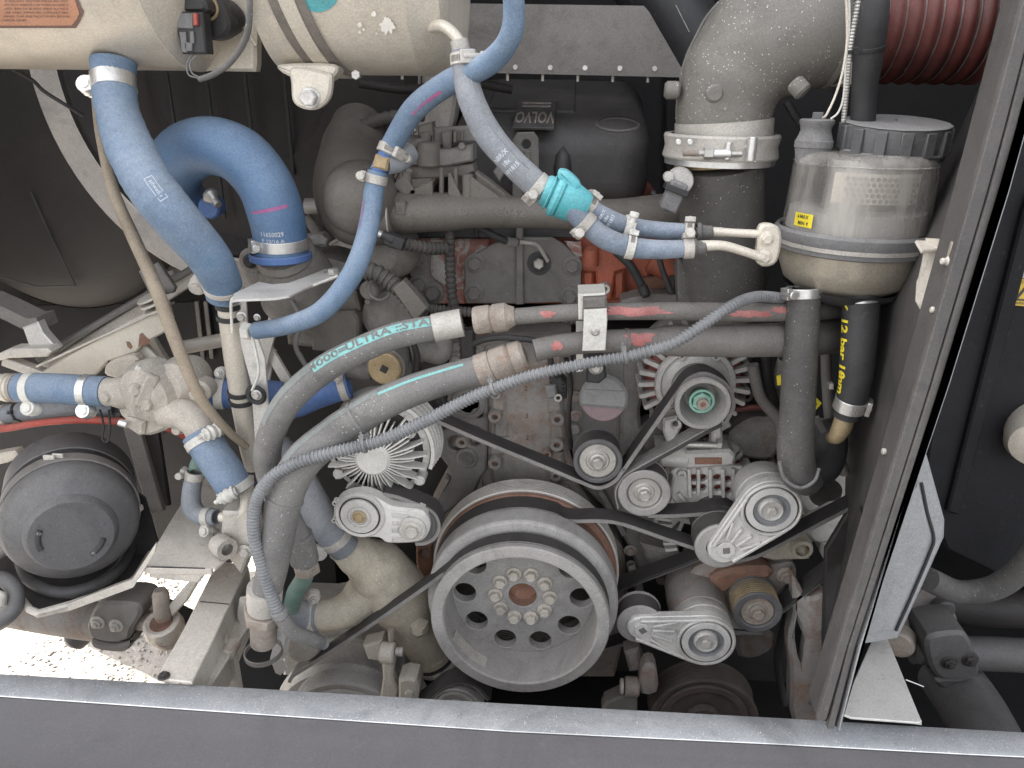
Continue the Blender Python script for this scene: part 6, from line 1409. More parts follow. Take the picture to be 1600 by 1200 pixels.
belt('sill_belt', 'ribbed belt curving over the small pulley by the sill', [(640, 1112, 1.015), (668, 1092, 1.015), (690, 1074, 1.015), (715, 1066, 1.015), (742, 1072, 1.015), (765, 1094, 1.015)], .034, ribs=-1)
# ------------------------------------------------------------------ left side of the bay
random.seed(61)
def left_side():
    # big dark drum and its pale flange ring
    t = thing('air_drum', 'huge dark round air drum with a pale grey flange ring curving behind the tan tube', 'air drum', W(320, 120, 1.55)); Y = 1.50
    c = W(360, 98, Y); R = 309*mpp(300, 100, Y)
    ax = (AY+AX*.12).normalized()
    part('drum_face', M['drumdark'], t, lathe([(.03, 0), (.03, R*.45), (.015, R*.52), (.02, R*.60), (.02, R*.90), (.005, R*.955), (0, R*.97), (.0, R*.99), (.4, R*.99), (.4, 0)], c, ax, 96))
    part('flange_ring', M['ringgrey'], t, lathe([(-.004, R*1.01), (-.006, R*1.02), (-.006, R*1.17), (.0, R*1.185), (.03, R*1.185)], c, ax, 96, hint=AZ))
    part('rim_line', M['dustysteel'], t, lathe([(-.010, R*.995), (-.012, R*1.002), (-.010, R*1.01)], c, ax, 96))
    for k in range(6):
        x = 190+k*62; part('drum_rib', M['black'], t, cyl(W(x, 60, Y+.004), -AZ, .004, .30+.02*k if k < 4 else .25, 8))
    t = thing('silencer_drum', 'dark rust stained drum bulging in from the left edge', 'silencer', W(40, 380, 1.3)); Y = 1.66
    c = W(30, 235, Y); R = 262*mpp(20, 300, Y)
    part('shell', M['drumdark'], t, lathe([(0, 0), (.0, R*.55), (.012, R*.80), (.04, R*.95), (.07, R), (.4, R), (.4, 0)], c, (AY*.9+AX*.1), 72))
    part('rust_stain', M['irondark'], t, lathe([(.066, R*1.001), (.074, R*1.004), (.30, R*1.004)], c, (AY*.9+AX*.1), 72))
    cr = W(118, 446, Y-.01)
    part('crease', M['rubberdark'], t, tube(pxpath([(48, 300, Y-.01), (80, 370, Y-.01), (118, 446, Y-.01), (60, 448, Y-.01), (0, 432, Y-.01)], smooth=False), .0022, 8))
    # strap and its foot
    t = thing('drum_strap', 'pale steel strap with a bent foot holding the drum at the far left', 'strap', W(60, 510, 1.25)); Y = 1.22
    part('strap', M['iron'], t, ribbon(pxpath([(-30, 474, Y), (10, 492, Y), (42, 507, Y), (60, 506, Y)]), [(-.012, 0), (-.012, .05), (.012, .05), (.012, 0)]))
    part('leg', M['plate'], t, plateY([(34, 512), (58, 503), (66, 520), (88, 545), (82, 556), (58, 556), (44, 540)], Y-.005, .02, ch=.003)); part('foot', M['frame'], t, plateY([(5, 549), (16, 545), (74, 545), (80, 550), (74, 558), (14, 560), (-10, 566), (-10, 556)], Y-.03, .03, ch=.002)); part('lower_arm', M['frame'], t, beam(W(8, 562, Y-.01), W(90, 592, Y-.01), .02, .018), bevel=.002)
    # round flange foot of the big drum
    t = thing('foot_bracket', 'pale bent foot with stacked washers below the flange ring', 'bracket', W(240, 450, 1.25)); Y = 1.25
    part('plate', M['iron'], t, plateY([(216, 424), (246, 410), (273, 450), (270, 458), (236, 466)], Y-.02, .01, ch=.002))
    for i, (x, y) in enumerate(((236, 466), (241, 474), (247, 483))): part('washer', M['frame'], t, cyl(W(x, y, Y-.05), (AZ+AX*-.35-AY*.2).normalized(), .024, .004, 28, .001).xf(Matrix()))
    # diagonal frame rails
    t = thing('diagonal_rail', 'dull tan diagonal rail running up behind the cream beam at the left', 'frame rail', W(200, 480, 1.3))
    part('rail', M['frame'], t, beam(W(55, 588, 1.30), W(330, 412, 1.42), .05, .028), bevel=.004); part('rail_lip', M['iron'], t, beam(W(60, 560, 1.28), W(320, 408, 1.40), .03, .010), bevel=.002)
    t = thing('cream_beam', 'cream pressed steel beam with rust spots slanting behind the blue horizontal hose', 'beam', W(180, 550, 1.2)); Y = 1.2
    part('beam', M['tank'], t, plateY([(78, 572), (110, 552), (190, 508), (226, 490), (262, 480), (268, 500), (264, 516), (220, 540), (214, 550), (168, 566), (150, 586), (90, 590), (60, 584)], Y, .012, ch=.003)); part('top_flange', M['frame'], t, beam(W(70, 566, Y+.02), W(262, 478, Y+.02), .05, .004), bevel=.001)
    part('tab', M['tank'], t, plateY([(170, 566), (208, 556), (214, 572), (190, 590), (166, 588), (162, 578)], Y-.02, .02, ch=.004, smooth=2))
    for q in ([(218, 522), (222, 520), (234, 532), (232, 538), (216, 541)], [(197, 534), (202, 534), (207, 542), (204, 546), (199, 542)]): part('rust_spot', M['rustring'], t, plateY(q, Y-.0008, .001, ch=0))
    part('slot', M['black'], t, plateY([(168, 564), (171, 563), (172, 568), (169, 568)], Y-.0008, .001, ch=0))
    t = thing('cross_strut', 'tan flat struts crossing below the cream beam', 'strut', W(250, 560, 1.25))
    part('strut', M['frame'], t, beam(W(222, 545, 1.22), W(275, 600, 1.2), .03, .012, AY), bevel=.002); part('strut', M['frame'], t, beam(W(232, 530, 1.3), W(300, 640, 1.25), .03, .012, AY), bevel=.002); part('rod', M['frame'], t, cyl(W(275, 545, 1.35), W(355, 530, 1.38)-W(275, 545, 1.35), .014, .11, 16, .002))
    part('upright', M['iron'], t, beam(W(207, 665, 1.3), W(246, 800, 1.25), .035, .012, AY), bevel=.002); part('upright', M['irondark'], t, beam(W(237, 665, 1.32), W(256, 790, 1.28), .03, .012, AY), bevel=.002)
    # dark panel behind
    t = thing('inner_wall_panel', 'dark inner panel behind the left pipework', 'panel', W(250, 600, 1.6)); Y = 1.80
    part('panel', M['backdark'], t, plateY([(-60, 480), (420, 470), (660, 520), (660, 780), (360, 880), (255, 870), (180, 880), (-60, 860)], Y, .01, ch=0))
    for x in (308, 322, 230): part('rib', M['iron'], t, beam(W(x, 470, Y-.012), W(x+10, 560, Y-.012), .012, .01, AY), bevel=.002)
    for i, x in enumerate((258, 285, 300)): part('louvre', M['iron'], t, plateY([(x, 418+(2-i)*4), (x+12, 414+(2-i)*4), (x+14, 428), (x+2, 434)], 1.5, .01, ch=.002))
    part('fold', M['irondark'], t, plateY([(232, 690), (290, 660), (320, 740), (300, 800), (248, 850), (232, 780)], 1.45, .01, ch=.002))
    # bracket by the white pipe: bent top and long vertical leg
    t = thing('hose_bracket', 'bent stainless bracket with a horizontal wing and a tall leg beside the white pipe', 'bracket', W(380, 500, 1.02)); Z = W(420, 452, .99).z
    part('wing', M['plate'], t, plateZ([(361, 470), (366, 458), (404, 440), (425, 444), (450, 442), (478, 432), (508, 420), (528, 420), (533, 427), (522, 434), (486, 446), (452, 462), (428, 466), (372, 468)], Z, .003, ch=.0005))
    part('bent_edge', M['whitebar'], t, tube(pxpath([(363, 520, 1.0), (361, 480, 1.0), (364, 466, 1.0), (376, 463, 1.0), (400, 465, 1.0), (430, 464, 1.0), (456, 459, 1.01), (528, 431, 1.04)]), .0022, 8))
    part('leg', M['plate'], t, plateY([(366, 466), (384, 466), (388, 520), (402, 526), (414, 560), (420, 640), (404, 690), (398, 690), (392, 600), (376, 540), (366, 520)], 1.03, .003, ch=.001))
    bolt(t, M['steel'], WZ(521, 427, Z+.001), AZ, .0085, .007); part('hole', M['black'], t, cyl(WZ(508, 425, Z+.0003), AZ, .002, .0003, 10))
    part('white_nut', M['whitebar'], t, hexg(.013, .014).xf(Matrix.Translation(W(383, 517, 1.0)) @ Matrix(frame3(AX*.9-AY*.3)).to_4x4())); part('wire_stay', M['whitebar'], t, tube(pxpath([(394, 526, .99), (402, 560, .99), (404, 585, .99), (394, 610, 1.0)]), .0022, 8))
    boltP(t, M['steel'], 378, 495, 1.02, 6); boltP(t, M['steel'], 402, 496, 1.02, 4); part('grommet', M['black'], t, lathe([(0, .006), (-.004, .009), (-.004, .014), (0, .017)], W(400, 617, 1.02), AY, 24)); boltP(t, M['steel'], 401, 617, 1.015, 6)
    for a, b in (((436, 470), (404, 590)), ((404, 520), (452, 600)), ((424, 545), (412, 600))): part('strut', M['frame'], t, beam(W(*a, 1.15), W(*b, 1.12), .018, .008, AY), bevel=.001)
    # pump housing under the blue elbow
    t = thing('coolant_pump_housing', 'dull cast housing below the bright blue elbow hose', 'pump housing', W(460, 420, 1.15)); Y = 1.14
    part('neck', M['aludark'], t, lathe([(0, 0), (.0, .044), (.012, .048), (.02, .044), (.05, .058), (.11, .07), (.11, 0)], W(440, 388, 1.115), -AZ*.9+AY*.7, 40))
    part('body', M['aludark'], t, plateY([(372, 418), (392, 400), (410, 404), (500, 402), (560, 420), (545, 470), (420, 470), (385, 445)], Y+.04, .10, ch=.01))
    part('flange_ear', M['aludark'], t, cyl(W(392, 408, 1.10), AY, .020, .02, 24, .003)); boltP(t, M['irondark'], 391, 408, 1.098, 8)
    part('blue_stub', M['blueviolet'], t, lathe([(-.012, 0), (-.012, .044), (-.010, .047), (-.002, .047), (0, .044)], W(438, 394, 1.10), AZ, 36)); part('stub', M['alu'], t, plateY([(470, 370), (500, 366), (510, 375), (508, 384), (480, 386)], 1.2, .03, ch=.004))
    part('side_tube', M['plate'], t, cyl(W(478, 322, 1.3), AX, .014, .05, 18))
    # screw and small bosses near the elbow
    part('spring_bolt', M['steel'], t, lathe([(0, .006), (.004, .011), (.01, .013), (.016, .009), (.02, .006), (.03, .006), (.03, 0)], W(325, 300, 1.12), AX*.6-AZ*.5-AY*.4, 16)); part('plug_blue', M['blueviolet'], t, cyl(W(325, 325, 1.17), AY, .018, .03, 22, .003))
    # gearcase blocks
    t = thing('gear_case', 'dusty olive grey cast gear case behind the slim blue hose', 'gear case', W(520, 540, 1.2)); Y = 1.16
    part('left_block', M['aludark'], t, plateY([(442, 495), (455, 470), (520, 455), (538, 470), (540, 545), (490, 545), (448, 540)], Y+.01, .2, ch=.008)); part('right_block', M['brownpipe'], t, plateY([(488, 490), (552, 486), (560, 500), (560, 545), (540, 555), (487, 548)], Y-.01, .2, ch=.004)); part('step', M['brownpipe'], t, plateY([(478, 465), (556, 455), (562, 486), (484, 492)], Y+.005, .2, ch=.004))
    part('barrel', M['aludark'], t, lathe([(0, 0), (.0, .03), (.008, .042), (.03, .046), (.14, .05), (.14, 0)], W(602, 496, 1.17), AY-AZ*.1, 36)); part('barrel_boss', M['aludark'], t, cyl(W(576, 455, 1.15), AY, .016, .05, 20, .003))
    part('ring', M['steel'], t, lathe([(0, .016), (-.002, .018), (0, .020)], W(592, 452, 1.14), AY, 24))
    for x, y in ((486, 461), (468, 510), (575, 470)): boltP(t, M['aludark'], x, y, Y, 5, washer=False)
    part('lower_flange', M['iron'], t, plateY([(540, 560), (640, 552), (655, 580), (640, 620), (600, 640), (540, 620)], Y+.04, .08, ch=.006)); part('small_elbow', M['iron'], t, tube(pxpath([(640, 552, 1.15), (662, 548, 1.16), (688, 552, 1.17), (692, 530, 1.18)]), .018, 18))
    part('plug_tube', M['iron'], t, cyl(W(540, 578, 1.13), AX, .016, .045, 20, .002))
    c = W(600, 577, 1.09); k = mpp(600, 577, 1.09)
    b = thing('square_socket_plug', 'round tan plug with a square socket between the two hydraulic hoses', 'plug', c)
    part('plug_face', M['brass'], b, lathe([(.003, 0), (0, 7*k), (0, 24*k), (.002, 26.5*k), (.012, 27*k)], c, AY, 40)); part('plug_body', M['iron'], b, cyl(c+AY*.011, AY+AZ*.1, 31*k, .05, 36, .002)); part('socket', M['irondark'], b, box(c-AY*.0001, (11*k, .002, 11*k), Matrix.Rotation(.5, 3, 'Y')), bevel=.0006)
    # wiring clutter at the head of the belt drive
    t = thing('dark_bracketry', 'dark brackets and clips between the lower hydraulic hose and the belt', 'bracket', W(690, 620, 1.2)); Y = 1.2
    for q in ([(645, 632), (668, 624), (690, 618), (700, 640), (660, 652)], [(655, 560), (690, 556), (696, 600), (668, 610)], [(716, 520), (740, 516), (742, 560), (720, 560)]): part('plate', M['irondark'], t, plateY(q, Y-random.random()*.04, .02, ch=.003))
    part('bright_clip', M['bright'], t, lathe([(0, .006), (0, .009), (.004, .009), (.004, .006)], W(652, 627, 1.1), AY, 18))
left_side()
# blue horizontal hose, casting and neighbours
t, pa, rs = hose('blue_horizontal_hose', 'short thick blue hose lying level at the left edge with two band clamps', M['bluedusty'], [(30, 606, 1.05), (80, 607, 1.05), (120, 609, 1.05), (166, 612, 1.05)], [23, 24, 24, 24], seg=36)
cl(t, pa, rs, 48, 606, (.1, .9), wd=.013, mt=M['whitebar'], style='tbolt', sr=.0075); cl(t, pa, rs, 140, 610, (.05, .9), wd=.013, mt=M['bright'], style='tbolt', sr=.0075)
t, pa, rs = hose('rusty_inlet_pipe', 'pale pipe end with a rusty bead feeding the blue horizontal hose', M['tank'], [(-40, 604, 1.05), (0, 605, 1.05), (32, 606, 1.05)], [20, 21, 21], seg=30, cat='pipe'); part('bead', M['rustnut'], t, ring_g(pa, pa.near(27, 606), rs[2], .006, .002)); part('bead', M['tank'], t, ring_g(pa, pa.near(14, 606), rs[2], .008, .0015))
t, pa, rs = hose('lower_left_hose', 'dull blue hose with a pale collar just below the horizontal blue hose', M['bluegrey'], [(-40, 652, 1.12), (0, 650, 1.12), (40, 642, 1.12), (120, 640, 1.13), (180, 640, 1.13)], [15, 15, 14, 13, 12], seg=24); part('collar', M['tank'], t, ring_g(pa, pa.near(5, 650), rs[1], .02, .002)); tie(t, pa, pa.near(28, 645), rs[2]+.001, mt=M['black'])
t, pa, rs = hose('red_conduit', 'thin red conduit running level above the big black cap unit', M['red'], [(-30, 672, 1.1), (10, 669, 1.1), (60, 661, 1.1), (120, 656, 1.1), (180, 658, 1.1), (240, 662, 1.12), (290, 682, 1.14), (330, 706, 1.16)], [6, 6, 5.5, 6, 6, 5.5, 5, 5], seg=14, cat='conduit')
t, pa, rs = hose('grey_cable', 'dull grey cable running just above the red conduit', M['iron'], [(-30, 660, 1.12), (40, 652, 1.12), (110, 648, 1.12), (190, 650, 1.13)], [6, 7, 8, 6], seg=14, cat='cable'); tie(t, pa, pa.near(32, 653), .009, mt=M['black'])
t, pa, rs = hose('thin_twin_loop', 'thin dark wire loop hanging over the black cap unit', M['irondark'], [(156, 640, 1.08), (162, 665, 1.07), (160, 686, 1.06), (168, 690, 1.06), (172, 668, 1.07), (170, 640, 1.08)], 1.8, seg=8, cat='wire')
def thermostat():
    t = thing('thermostat_housing', 'dust caked pale casting with bolts joining the blue hoses at the left', 'thermostat housing', W(230, 630, 1.08)); Y = 1.05; S = M['sandcast']; k = mpp(230, 620, Y)
    part('inlet', S, t, lathe([(0, 0), (0, 20*k), (.006, 23*k), (.014, 22*k), (.03, 26*k), (.05, 24*k)], W(163, 612, Y), AX, 36))
    part('body', S, t, lathe([(-.004, 0), (0, 26*k), (.008, 42*k), (.028, 50*k), (.055, 48*k), (.075, 30*k), (.08, 0)], W(218, 622, Y-.035), AY+AX*.15, 40))
    part('shoulder', S, t, lathe([(0, 0), (.003, 22*k), (.015, 34*k), (.04, 38*k), (.07, 30*k), (.08, 0)], W(262, 606, Y-.02), AY+AX*.2, 36))
    part('flange', S, t, plateY([(198, 600), (214, 576), (232, 574), (262, 582), (300, 594), (322, 604), (326, 622), (310, 634), (280, 640), (266, 668), (232, 682), (214, 676), (204, 664), (186, 650), (184, 632), (196, 620)], Y-.012, .03, ch=.006, smooth=3))
    part('joint_line', M['tankdark'], t, beam(W(214, 636, Y-.043), W(236, 592, Y-.036), .001, .0015)); part('split_flange', S, t, beam(W(221, 634, Y-.036), W(241, 584, Y-.026), .022, .022), bevel=.005)
    part('outlet', S, t, tube(pxpath([(262, 640, 1.04), (290, 648, 1.03), (308, 662, 1.02), (318, 680, 1.01)]), [27*k, 25*k, 24*k, 24*k], 32))
    part('right_port', S, t, tube(pxpath([(280, 602, 1.05), (320, 608, 1.06)]), 19*k, 28))
    for x, y, r in ((208, 611, 10), (226, 634, 10), (162, 622, 8), (274, 674, 8), (302, 618, 8)):
        c = W(x, y, Y-.045 if 200 < x < 240 else Y-.03); part('bolt_head', S, t, lathe([(0, 0), (0, r*.8*k), (.003, r*k), (.010, r*k), (.012, r*1.3*k), (.02, r*1.3*k)], c, AY, 8 if r > 9 else 18))
    part('drain_lug', S, t, plateY([(196, 652), (226, 660), (224, 680), (216, 682), (190, 664)], Y-.02, .02, ch=.004)); part('bolt_end', M['bright'], t, cyl(W(186, 660, Y-.03), AX-AZ*.3, .006, .014, 14, .001)); part('bolt_end', M['whitebar'], t, cyl(W(220, 577, Y-.02), -AX*.6+AZ*.5-AY*.3, .005, .008, 14, .001))
thermostat()
t, pa, rs = hose('blue_right_stub', 'clean bright blue hose to the right of the pale casting behind the tan tube', M['blueviolet'], [(306, 612, 1.08), (345, 614, 1.09), (400, 616, 1.10), (440, 620, 1.11)], [24, 24, 24, 24], seg=32); cl(t, pa, rs, 346, 614, (0, -.9), wd=.014, mt=M['whitebar'], style='tbolt')
t, pa, rs = hose('blue_pump_hose', 'bright blue hose end tucked between the two hydraulic hoses', M['blueviolet'], [(440, 640, 1.1), (470, 625, 1.1), (500, 612, 1.1), (545, 600, 1.11)], [20, 25, 25, 22], seg=32); cl(t, pa, rs, 536, 602, (.2, -.5), wd=.012, style='tbolt')
t, pa, rs = hose('blue_slanting_hose', 'short thick blue hose slanting down right below the pale casting', M['bluedusty'], [(312, 676, 1.01), (330, 706, 1.0), (350, 735, .995), (372, 770, .99)], [28, 28, 28, 27], seg=36)
cl(t, pa, rs, 318, 690, (.6, .2), wd=.013, mt=M['whitebar'], style='tbolt', sr=.007); cl(t, pa, rs, 368, 764, (.3, .5), wd=.014, mt=M['whitebar'], style='tbolt', sr=.007)
t, pa, rs = hose('small_grey_elbow_hose', 'small grey elbow hose dropping and turning right onto a cream tube', M['bluegrey'], [(304, 742, 1.02), (299, 770, 1.015), (300, 792, 1.01), (314, 806, 1.005), (338, 808, 1.0)], [13.5, 14, 15, 14, 13], seg=24)
cl(t, pa, rs, 303, 742, (-.9, -.1), wd=.013, mt=M['dustysteel']); cl(t, pa, rs, 326, 808, (.2, .8), wd=.012, mt=M['dustysteel'], style='tbolt', sr=.006)
hose('green_neck', 'faded green tube entering the small grey elbow hose from above', M['greenpipe'], [(322, 705, 1.06), (312, 725, 1.04), (306, 740, 1.02)], [16, 14, 12], cat='tube')
hose('cream_bend_tube', 'cream bent metal tube joining the small elbow hose to the white pipe', M['tank'], [(344, 808, 1.0), (366, 808, 1.0), (382, 798, 1.0), (386, 775, 1.01), (384, 745, 1.03)], [8, 9, 9.5, 10, 12], cat='tube')
def cap_unit():
    t = thing('black_cap_unit', 'big dusty black round cap unit with a slotted end at the lower left', 'motor', W(110, 800, 1.05))
    ax = (ray(114, 842).normalized()+CU*.50).normalized(); c = W(112, 838, .93); k = mpp(114, 830, .95)
    R = 99*k
    part('body', M['black'], t, lathe([(.085, R*.99), (.13, R*.98), (.20, R*.96), (.21, 0)], c, ax, 64))
    part('band', M['iron'], t, lathe([(.070, R*.98), (.071, R*1.01), (.095, R*1.01), (.096, R*.98)], c, ax, 64)); part('rear_band', M['cover'], t, lathe([(.12, R*.98), (.122, R*1.0), (.19, R*1.0), (.195, R*.96)], c, ax, 64))
    part('cap', M['cover'], t, lathe([(.0, 0), (0, R*.58), (.003, R*.62), (.014, R*.66), (.030, R*.90), (.040, R*.97), (.060, R*.985), (.072, R*.97)], c, ax, 72))
    # two kidney slots
    ax_, u, v = frame_of(ax, AX)
    for a0, a1 in ((150, 195), (-62, -20)):
        P_ = [c-ax*.0005+u*(R*.44*math.cos(math.radians(a0+(a1-a0)*i/8)))+v*(-R*.44*math.sin(math.radians(a0+(a1-a0)*i/8)))*1 for i in range(9)]
        part('slot', M['rubberdark'], t, tube(Path(P_, n=3), .0042, 10)); part('slot_stud', M['greycap'], t, cyl(P_[1]-ax*.004, ax, .0035, .006, 12, .001))
    e = c+ax*.083+u*(-R*.2)+v*(-R*0); 
    for s in (-.25, .0): part('band_latch', M['frame'], t, box(c+ax*.083+(-v*math.cos(s)*R*1.01+u*math.sin(s)*R*1.01) if False else c+ax*.083+(AZ-ax*AZ.dot(ax)).normalized()*R*1.012+u*(s*.05), (.018, .004, .012)), bevel=.001)
    part('white_tab', M['tank'], t, beam(W(12, 832, .98), W(28, 855, .96), .012, .004), bevel=.001); part('arm', M['iron'], t, cyl(W(-20, 875, 1.0), W(30, 845, 1.0)-W(-20, 875, 1.0), .012, .07, 18, .002))
    part('side_bolt', M['dustysteel'], t, hexg(.008, .008).xf(Matrix.Translation(W(218, 792, 1.05)) @ Matrix(frame3(-AY)).to_4x4())); part('left_band', M['tank'], t, plateY([(-20, 712), (22, 705), (30, 715), (10, 724), (-20, 730)], 1.08, .02, ch=.003))
cap_unit()
def tray():
    t = thing('tray_bracket', 'dark tray with a raised dusty lip carrying the black cap unit', 'tray', W(110, 900, 1.0)); Z = W(120, 905, 1.0).z
    part('tray', M['irondark'], t, plateZ([(-60, 880), (20, 850), (190, 790), (226, 790), (246, 845), (210, 905), (100, 945), (58, 956), (36, 938), (20, 912), (-60, 960)], Z, .004)); part('lip', M['frame'], t, tube(Path([WZ(x, y, Z+.004) for x, y in ((246, 846), (214, 900), (206, 908), (110, 944), (60, 958), (46, 952), (34, 936))], smooth=False), .006, 8))
    part('lip_face', M['frame'], t, plateY([(36, 938), (58, 954), (110, 942), (206, 906), (244, 848), (242, 862), (208, 918), (110, 954), (58, 966), (36, 950)], WZ(120, 950, Z).y-.003, .003, ch=0))
    part('black_side', M['black'], t, plateY([(214, 770), (226, 778), (246, 846), (200, 900), (180, 900), (205, 860)], 1.08, .004, ch=0))
    h = thing('tray_hose', 'dark hose looping round under the black cap unit', 'hose', W(110, 920, 1.0)); part('hose', M['rubberdark'], h, tube(Path([WZ(x, y, Z+.018) for x, y in ((30, 870), (45, 905), (90, 925), (140, 918), (185, 890), (206, 850), (208, 815))]), .010, 16))
    g = thing('dark_hook', 'thick dusty black bent hook at the left edge above the sill', 'hook', W(15, 930, .95)); part('hook', M['cover'], g, tube(pxpath([(-20, 905, .95), (5, 905, .93), (22, 920, .92), (24, 945, .91), (10, 965, .90), (-20, 985, .9)]), .0125, 18)); part('hook_tip', M['dustysteel'], g, tube(pxpath([(-10, 925, .9), (4, 930, .9), (4, 945, .9)]), .005, 10))
    # stainless shelf right of it
    Z2 = W(320, 850, 1.0).z
    s = thing('stainless_shelf', 'dusty stainless shelf plate with a drooping front edge left of the frame rail', 'shelf', WZ(310, 840, Z2))
    part('plate', M['frame'], s, plateZ([(226, 882), (262, 820), (300, 760), (306, 720), (392, 752), (402, 790), (396, 835), (336, 890), (330, 886), (228, 888)], Z2, .003)); part('edge', M['frame'], s, beam(WZ(226, 890, Z2-.006), WZ(332, 892, Z2-.006), .006, .012), bevel=.001)
    part('box_front', M['frame'], s, plateY([(232, 893), (300, 892), (318, 900), (310, 912), (232, 904)], WZ(270, 892, Z2).y+.01, .02, ch=.003)); part('slot', M['black'], s, beam(WZ(236, 886, Z2+.0003), WZ(320, 888, Z2+.0003), .002, .001))
    part('round_boss', M['frame'], s, lathe([(0, .010), (0, .016), (.01, .018), (.03, .018), (.03, .010)], W(340, 848, .98), AX*.7-AY*.5, 24)); part('dark_gap', M['black'], s, plateY([(333, 835), (338, 848), (336, 868), (328, 871), (334, 855)], .975, .002, ch=0))
    part('side_box', M['frame'], s, plateY([(346, 800), (396, 800), (402, 856), (390, 862), (376, 900), (352, 868), (344, 840)], .99, .03, ch=.004)); boltP(s, M['dustysteel'], 383, 861, .985, 8)
    # frame rail running towards the sill
    r = thing('frame_rail', 'pale dusty steel frame rail running towards the viewer down to the sill', 'frame rail', W(300, 1000, .9)); Zr = W(320, 960, .93).z
    part('top_face', M['frame'], r, plateZ([(330, 896), (348, 876), (388, 884), (380, 900), (340, 985), (300, 1066), (244, 1060), (288, 980)], Zr, .004)); part('outer_web', M['frame'], r, G([WZ(388, 884, Zr-.004), WZ(340, 985, Zr-.004), WZ(300, 1066, Zr-.004), WZ(300, 1066, Zr-.004)-AZ*.12, WZ(340, 985, Zr-.004)-AZ*.12, WZ(388, 884, Zr-.004)-AZ*.12], [(0, 1, 4, 5), (1, 2, 3, 4)]))
    part('lower_flange', M['frame'], r, plateZ([(392, 905), (400, 960), (330, 1070), (305, 1070), (345, 985)], Zr-.05, .004)); part('end_bolt', M['irondark'], r, bolt_g(.006, .006).xf(Matrix.Translation(WZ(256, 1057, Zr+.001)))); part('cross_joint', M['irondark'], r, beam(WZ(313, 940, Zr+.0004), WZ(358, 944, Zr+.0004), .0015, .001))
    part('inner_plate', M['frame'], r, plateY([(338, 1000), (350, 998), (366, 1020), (376, 1080), (330, 1085), (312, 1070)], .92, .01, ch=.003)); part('inner_boss', M['frame'], r, lathe([(0, 0), (0, .008), (.003, .011), (.03, .012), (.03, 0)], W(353, 1026, .9), AY, 22)); part('flap', M['frame'], r, plateY([(374, 935), (396, 930), (400, 985), (378, 992), (370, 960)], .97, .004, ch=.001))
    # suspension rod and ball end over the ground
    u = thing('stabiliser_rod', 'dark steel rod with a two bolt clamp above the sunlit gravel, lower left', 'suspension rod', W(170, 970, 1.02)); Y = 1.03; I = M['frame']
    part('tube', M['ironrust'], u, tube(pxpath([(-60, 935, 1.10), (60, 958, 1.08), (160, 972, 1.05), (205, 975, 1.04)]), [30*mpp(100, 960, 1.05)]*4, 30)); part('clamp_block', M['iron'], u, plateY([(152, 945), (186, 942), (214, 946), (220, 960), (206, 984), (200, 1000), (172, 1006), (145, 1000), (135, 985), (137, 970)], Y-.035, .06, ch=.006, smooth=3)); part('clamp_lip', M['iron'], u, plateY([(142, 1001), (172, 1009), (200, 1004), (206, 996), (206, 1008), (192, 1020), (160, 1018), (144, 1012)], Y-.03, .05, ch=.004, smooth=2))
    for x, y in ((153, 972), (182, 977)): boltP(u, M['dustysteel'], x, y, Y-.035, 8, dome=True)
    part('neck', M['rustnut'], u, tube(pxpath([(205, 968, 1.03), (238, 972, 1.02)]), .017, 22)); part('eye_ring', M['rubberdark'], u, ring_g(pxpath([(205, 968, 1.03), (238, 972, 1.02)]), .008, .02, .006, .003))
    part('ball_housing', M['frame'], u, lathe([(0, .020), (-.002, .026), (.0, .031), (.02, .034), (.05, .026), (.055, 0)], W(252, 972, 1.0), -AZ+AY*.3, 32)); part('ball_seat', M['rustring'], u, lathe([(.006, 0), (.002, .018), (0, .021)], W(252, 972, 1.0), -AZ+AY*.3, 28)); part('rusty_pin', M['rustnut'], u, lathe([(0, .012), (.01, .015), (.05, .014), (.06, .010), (.06, 0)], W(256, 968, 1.0), AZ+AY*.1, 24))
    part('fork_arm', M['frame'], u, plateY([(262, 948), (284, 922), (306, 900), (312, 906), (292, 940), (268, 965)], 1.0, .012, ch=.003)); part('rubber_foot', M['cover'], u, lathe([(0, 0), (.0, .015), (.01, .025), (.06, .026)], W(110, 1004, 1.1), AX*.6+AZ*.5+AY*.3, 22)); part('arm', M['frame'], u, beam(W(60, 910, 1.2), W(250, 955, 1.12), .04, .03), bevel=.004)
    part('rail', M['irondark'], u, beam(W(185, 915, 1.25), W(330, 985, 1.15), .04, .02), bevel=.003)
tray()
# --- lower middle: forked coolant casting and what sits round it
def forked():
    t = thing('forked_coolant_casting', 'speckled beige forked water pipe casting below the left tensioner', 'water pipe', W(600, 900, 1.1)); Y = 1.10; S = M['alubeige']; k = mpp(600, 920, Y)
    main = pxpath([(532, 850, 1.07), (560, 868, 1.08), (592, 892, 1.10), (622, 930, 1.11), (652, 980, 1.12), (684, 1034, 1.13)], n=10)
    part('main_leg', S, t, tube(main, [24*k, 32*k, 46*k, 50*k, 40*k, 34*k], 40)); part('left_leg', S, t, tube(pxpath([(604, 900, 1.10), (572, 928, 1.09), (548, 950, 1.07), (520, 960, 1.06), (484, 962, 1.05)], n=8), [42*k, 34*k, 28*k, 25*k, 23*k], 36))
    part('crotch_web', S, t, plateY([(548, 962), (580, 940), (600, 946), (586, 975), (552, 976)], Y-.01, .03, ch=.006)); part('cast_pad', S, t, lathe([(0, 0), (.0, .010), (.006, .017), (.02, .02)], W(652, 988, Y-.045), AY, 6)); part('neck_bead', S, t, ring_g(main, main.L-.03, 35*k, .006, .002))
    part('ring_end', M['irondark'], t, ring_g(main, main.L-.012, 34*k, .012, .002))
    clamp(t, main, main.L-.004, 35*k, look=(.3, .7), wd=.012, mt=M['dustysteel'], style='worm')
forked()
